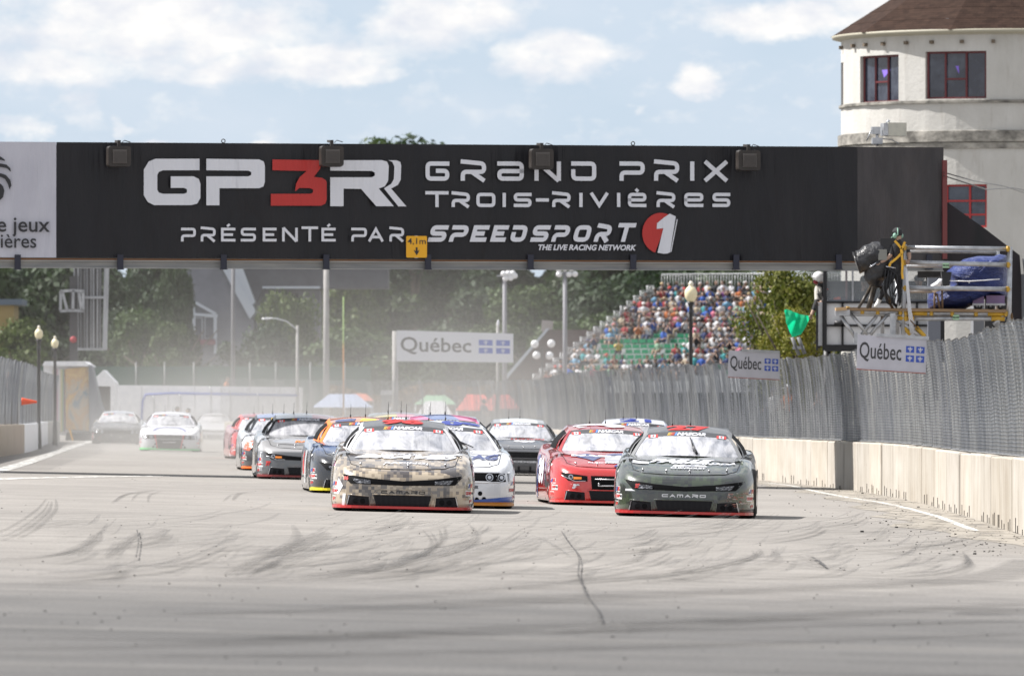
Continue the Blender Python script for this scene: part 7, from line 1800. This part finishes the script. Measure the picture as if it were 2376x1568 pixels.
# ---- green flag held in the hand ----
gb = Q6(553, 800, 178.1); go = empty('green_flag', gb, 0, 'bright green flag hanging diagonally from the marshal\'s left hand', 'flag')
loop = [(215, 722), (255, 706), (330, 737), (410, 772), (480, 788), (553, 800), (545, 850), (520, 905), (500, 950), (470, 1000), (440, 1045), (380, 1068), (320, 1090), (305, 1050), (290, 1020), (265, 960), (250, 915), (238, 900), (232, 810)]
pts = [Q6(a, b_, 178.1) - gb for a, b_ in loop]; cen = sum(pts, Vector()) / len(pts)
mb = MB(); rings = []
for s in (1, .92, .82, .7, .57, .43, .28, .14, .01):
    rg = []
    for i in range(len(pts)):
        for k in range(3):
            p = pts[i].lerp(pts[(i + 1) % len(pts)], k / 3); v = cen + (p - cen) * s
            v.y += .09 * math.sin(v.x * 12 + v.z * 5) + .05 * math.sin(v.x * 21 - v.z * 9)
            rg.append(v)
    rings.append(rg)
n = len(rings[0]); mb.add([v for rg in rings for v in rg], [(j * n + i, j * n + (i + 1) % n, (j + 1) * n + (i + 1) % n, (j + 1) * n + i) for j in range(len(rings) - 1) for i in range(n)], 0, True)
M_gf = pbr('flag_green', (.008, .42, .20), .6); t = NT(M_gf.node_tree); tr = t.new('ShaderNodeBsdfTranslucent'); tr.inputs[0].default_value = (.01, .62, .30, 1); mx = t.new('ShaderNodeMixShader'); mx.inputs[0].default_value = .55
t.l.new(t.n['Principled BSDF'].outputs[0], mx.inputs[1]); t.l.new(tr.outputs[0], mx.inputs[2]); t.l.new(mx.outputs[0], t.n['Material Output'].inputs[0])
mb.build('cloth', M_gf, go, fix=False)
MB().tube([Q6(548, 790, 178.08) - gb, Q6(556, 870, 178.08) - gb], .012, 6).build('staff', M_dark, go)
# ================= Québec signs on the fence =================
def fence_sign(cs, D, lab, strip):
    P4 = [W(a, b_, D) for a, b_ in cs]; o = empty('fence_sign', (P4[0] + P4[1] + P4[2] + P4[3]) / 4, 0, lab, 'sign', 'Québec signs hung on the debris fence')
    L4 = [p - o.location for p in P4]      # TL TR BR BL
    def f(u, v, off): p = (L4[3] * (1 - u) + L4[2] * u) * (1 - v) + (L4[0] * (1 - u) + L4[1] * u) * v; return (p.x, p.y - off, p.z)
    MB().prism([(0, 0), (1, 0), (1, 1), (0, 1)], lambda u, v: f(u, v, -.02), lambda u, v: f(u, v, 0)).build('panel', pbr('sign_board', worn((.50, .50, .56), (.44, .44, .49), f=3), .45), o)
    w_ = (L4[1] - L4[0]).length; h_ = (L4[0] - L4[3]).length
    quebec_face(o, w_, h_, f, .010)
    MB().bar(f(0, -.012, .004), f(1, -.012, .004), .012).build('red_edge', pbr('rusty_red_edge', (.32, .07, .03), .7), o)
    MB().bar(f(strip[0], 1.03, .01), f(strip[1], 1.03, .01), .03, .05).build('bracket', M_galv, o); return o
a5p = lambda x, y: ((2900 + x / 2.24) / 1.6158, (800 + y / 2.24) / 1.6158)
z3p = lambda x, y: ((2000 + x / 2.376) / 1.6158, (950 + y / 2.376) / 1.6158)
fence_sign([a5p(707, 1017), a5p(1288, 1055), a5p(1278, 1340), a5p(697, 1303)], 139, 'larger Québec sign on the fence, below the scaffold platform', (.27, 1.03))
fence_sign([z3p(1740, 862), z3p(2195, 885), z3p(2192, 1122), z3p(1732, 1098)], 181, 'smaller Québec sign on the fence, below the crowd and left of the flag', (.25, 1))
o = empty('twin_pipe', A5(200, 1170, 172), 0, 'two short slanted steel pipes clamped together above the fence under the flag', 'pipe')
f = lambda a, b_: A5(a, b_, 172) - o.location
for a, b_ in (((155, 1040), (215, 1190)), ((207, 1038), (262, 1180))): MB().tube([f(*a), f(*b_)], .038, 8).build('pipe', M_postm, o)
MB().bar(f(160, 1128), f(258, 1126), .06).build('clamp', M_galv, o)
# ================= bystanders =================
st = [build_person_mesh('person', 40 + s, False) for s in range(3)]
for i, (px, py, D, sh_, ha, lab) in enumerate(((1832, 900, 232, 'orange', 'white', 'worker in orange behind the wire fence, below the green flag'), (1798, 905, 236, 'white', 'navy', 'person in a white shirt behind the wire fence, left of the orange worker'), (1905, 915, 228, 'grey', 'black', 'person in grey behind the wire fence, right of the orange worker'),
                                            (411, 948, 340, 'navy blue', 'black', 'person in dark blue behind the distant white car with green splitter, left one'), (436, 952, 340, 'dark red', 'black', 'person in dark red behind the distant white car with green splitter, right one'),
                                            (16, 868, 248, 'grey', 'brown', 'brown haired person looking over the left fence'), (1120, 930, 360, 'black', 'black', 'dark silhouetted person standing before the red tents'), (525, 878, 405, 'orange', 'brown', 'small figure in orange visible above the white marquee'), (905, 935, 350, 'grey', 'black', 'grey figure walking past the dark portable cabin'))):
    w = W(px, py, D); o = link('person', st[i % 3], None, (w.x, w.y, w.z - 1.12), R(20 * i - 60)); tag(o, lab, 'person')
    for sl, m in zip(o.material_slots, (MS[sh_], MK[0], ML['dark'], MH[ha])): sl.link = 'OBJECT'; sl.material = m
# ================= dust and haze =================
def volume(name, lo, hi, dens, col, lab, aniso=.2):
    mb = MB().box(((lo[0] + hi[0]) / 2, (lo[1] + hi[1]) / 2, (lo[2] + hi[2]) / 2), (hi[0] - lo[0], hi[1] - lo[1], hi[2] - lo[2]))
    m = bpy.data.materials.new(name); m.use_nodes = True; t = NT(m.node_tree); t.n.clear()
    v = t.new('ShaderNodeVolumePrincipled'); t.put(v.inputs['Color'], col); v.inputs['Anisotropy'].default_value = aniso
    t.put(v.inputs['Density'], dens(t) if callable(dens) else dens)
    o = t.new('ShaderNodeOutputMaterial'); t.l.new(v.outputs[0], o.inputs['Volume'])
    return tag(mb.build(name, m), lab, name.replace('_', ' '), kind='stuff')
if 0: volume('haze', (-400, -20, -4), (400, 900, 40),   .00009, (.80, .84, .90), 'thin even summer haze over the whole circuit')
def dust(t):
    p = t.coord('Object'); x, y, z = t.sep(p)
    c = t.noise(t.map(p, (.05, .02, .14)), 1, 3, .6, .5)
    base = t.rng(c, .38, .72, .25, 1.5)
    up = t.math('POWER', 2.718, t.math('MULTIPLY', z, -.50))
    ex = t.rng(t.math('ABSOLUTE', t.math('SUBTRACT', x, -6.0)), 4, 12, 1, 0, True)
    ey = t.math('MULTIPLY', t.rng(y, 175, 235, 0, 1, True), t.rng(y, 400, 345, 0, 1, True))
    d_ = t.math('MULTIPLY', t.math('MULTIPLY', base, up), t.math('MULTIPLY', ex, ey))
    return t.math('MULTIPLY', d_, .0185)
volume('dust_cloud', (-18, 172, .02), (9, 402, 11), dust, (.80, .775, .74), 'pale dust cloud hanging over the track behind the race cars')
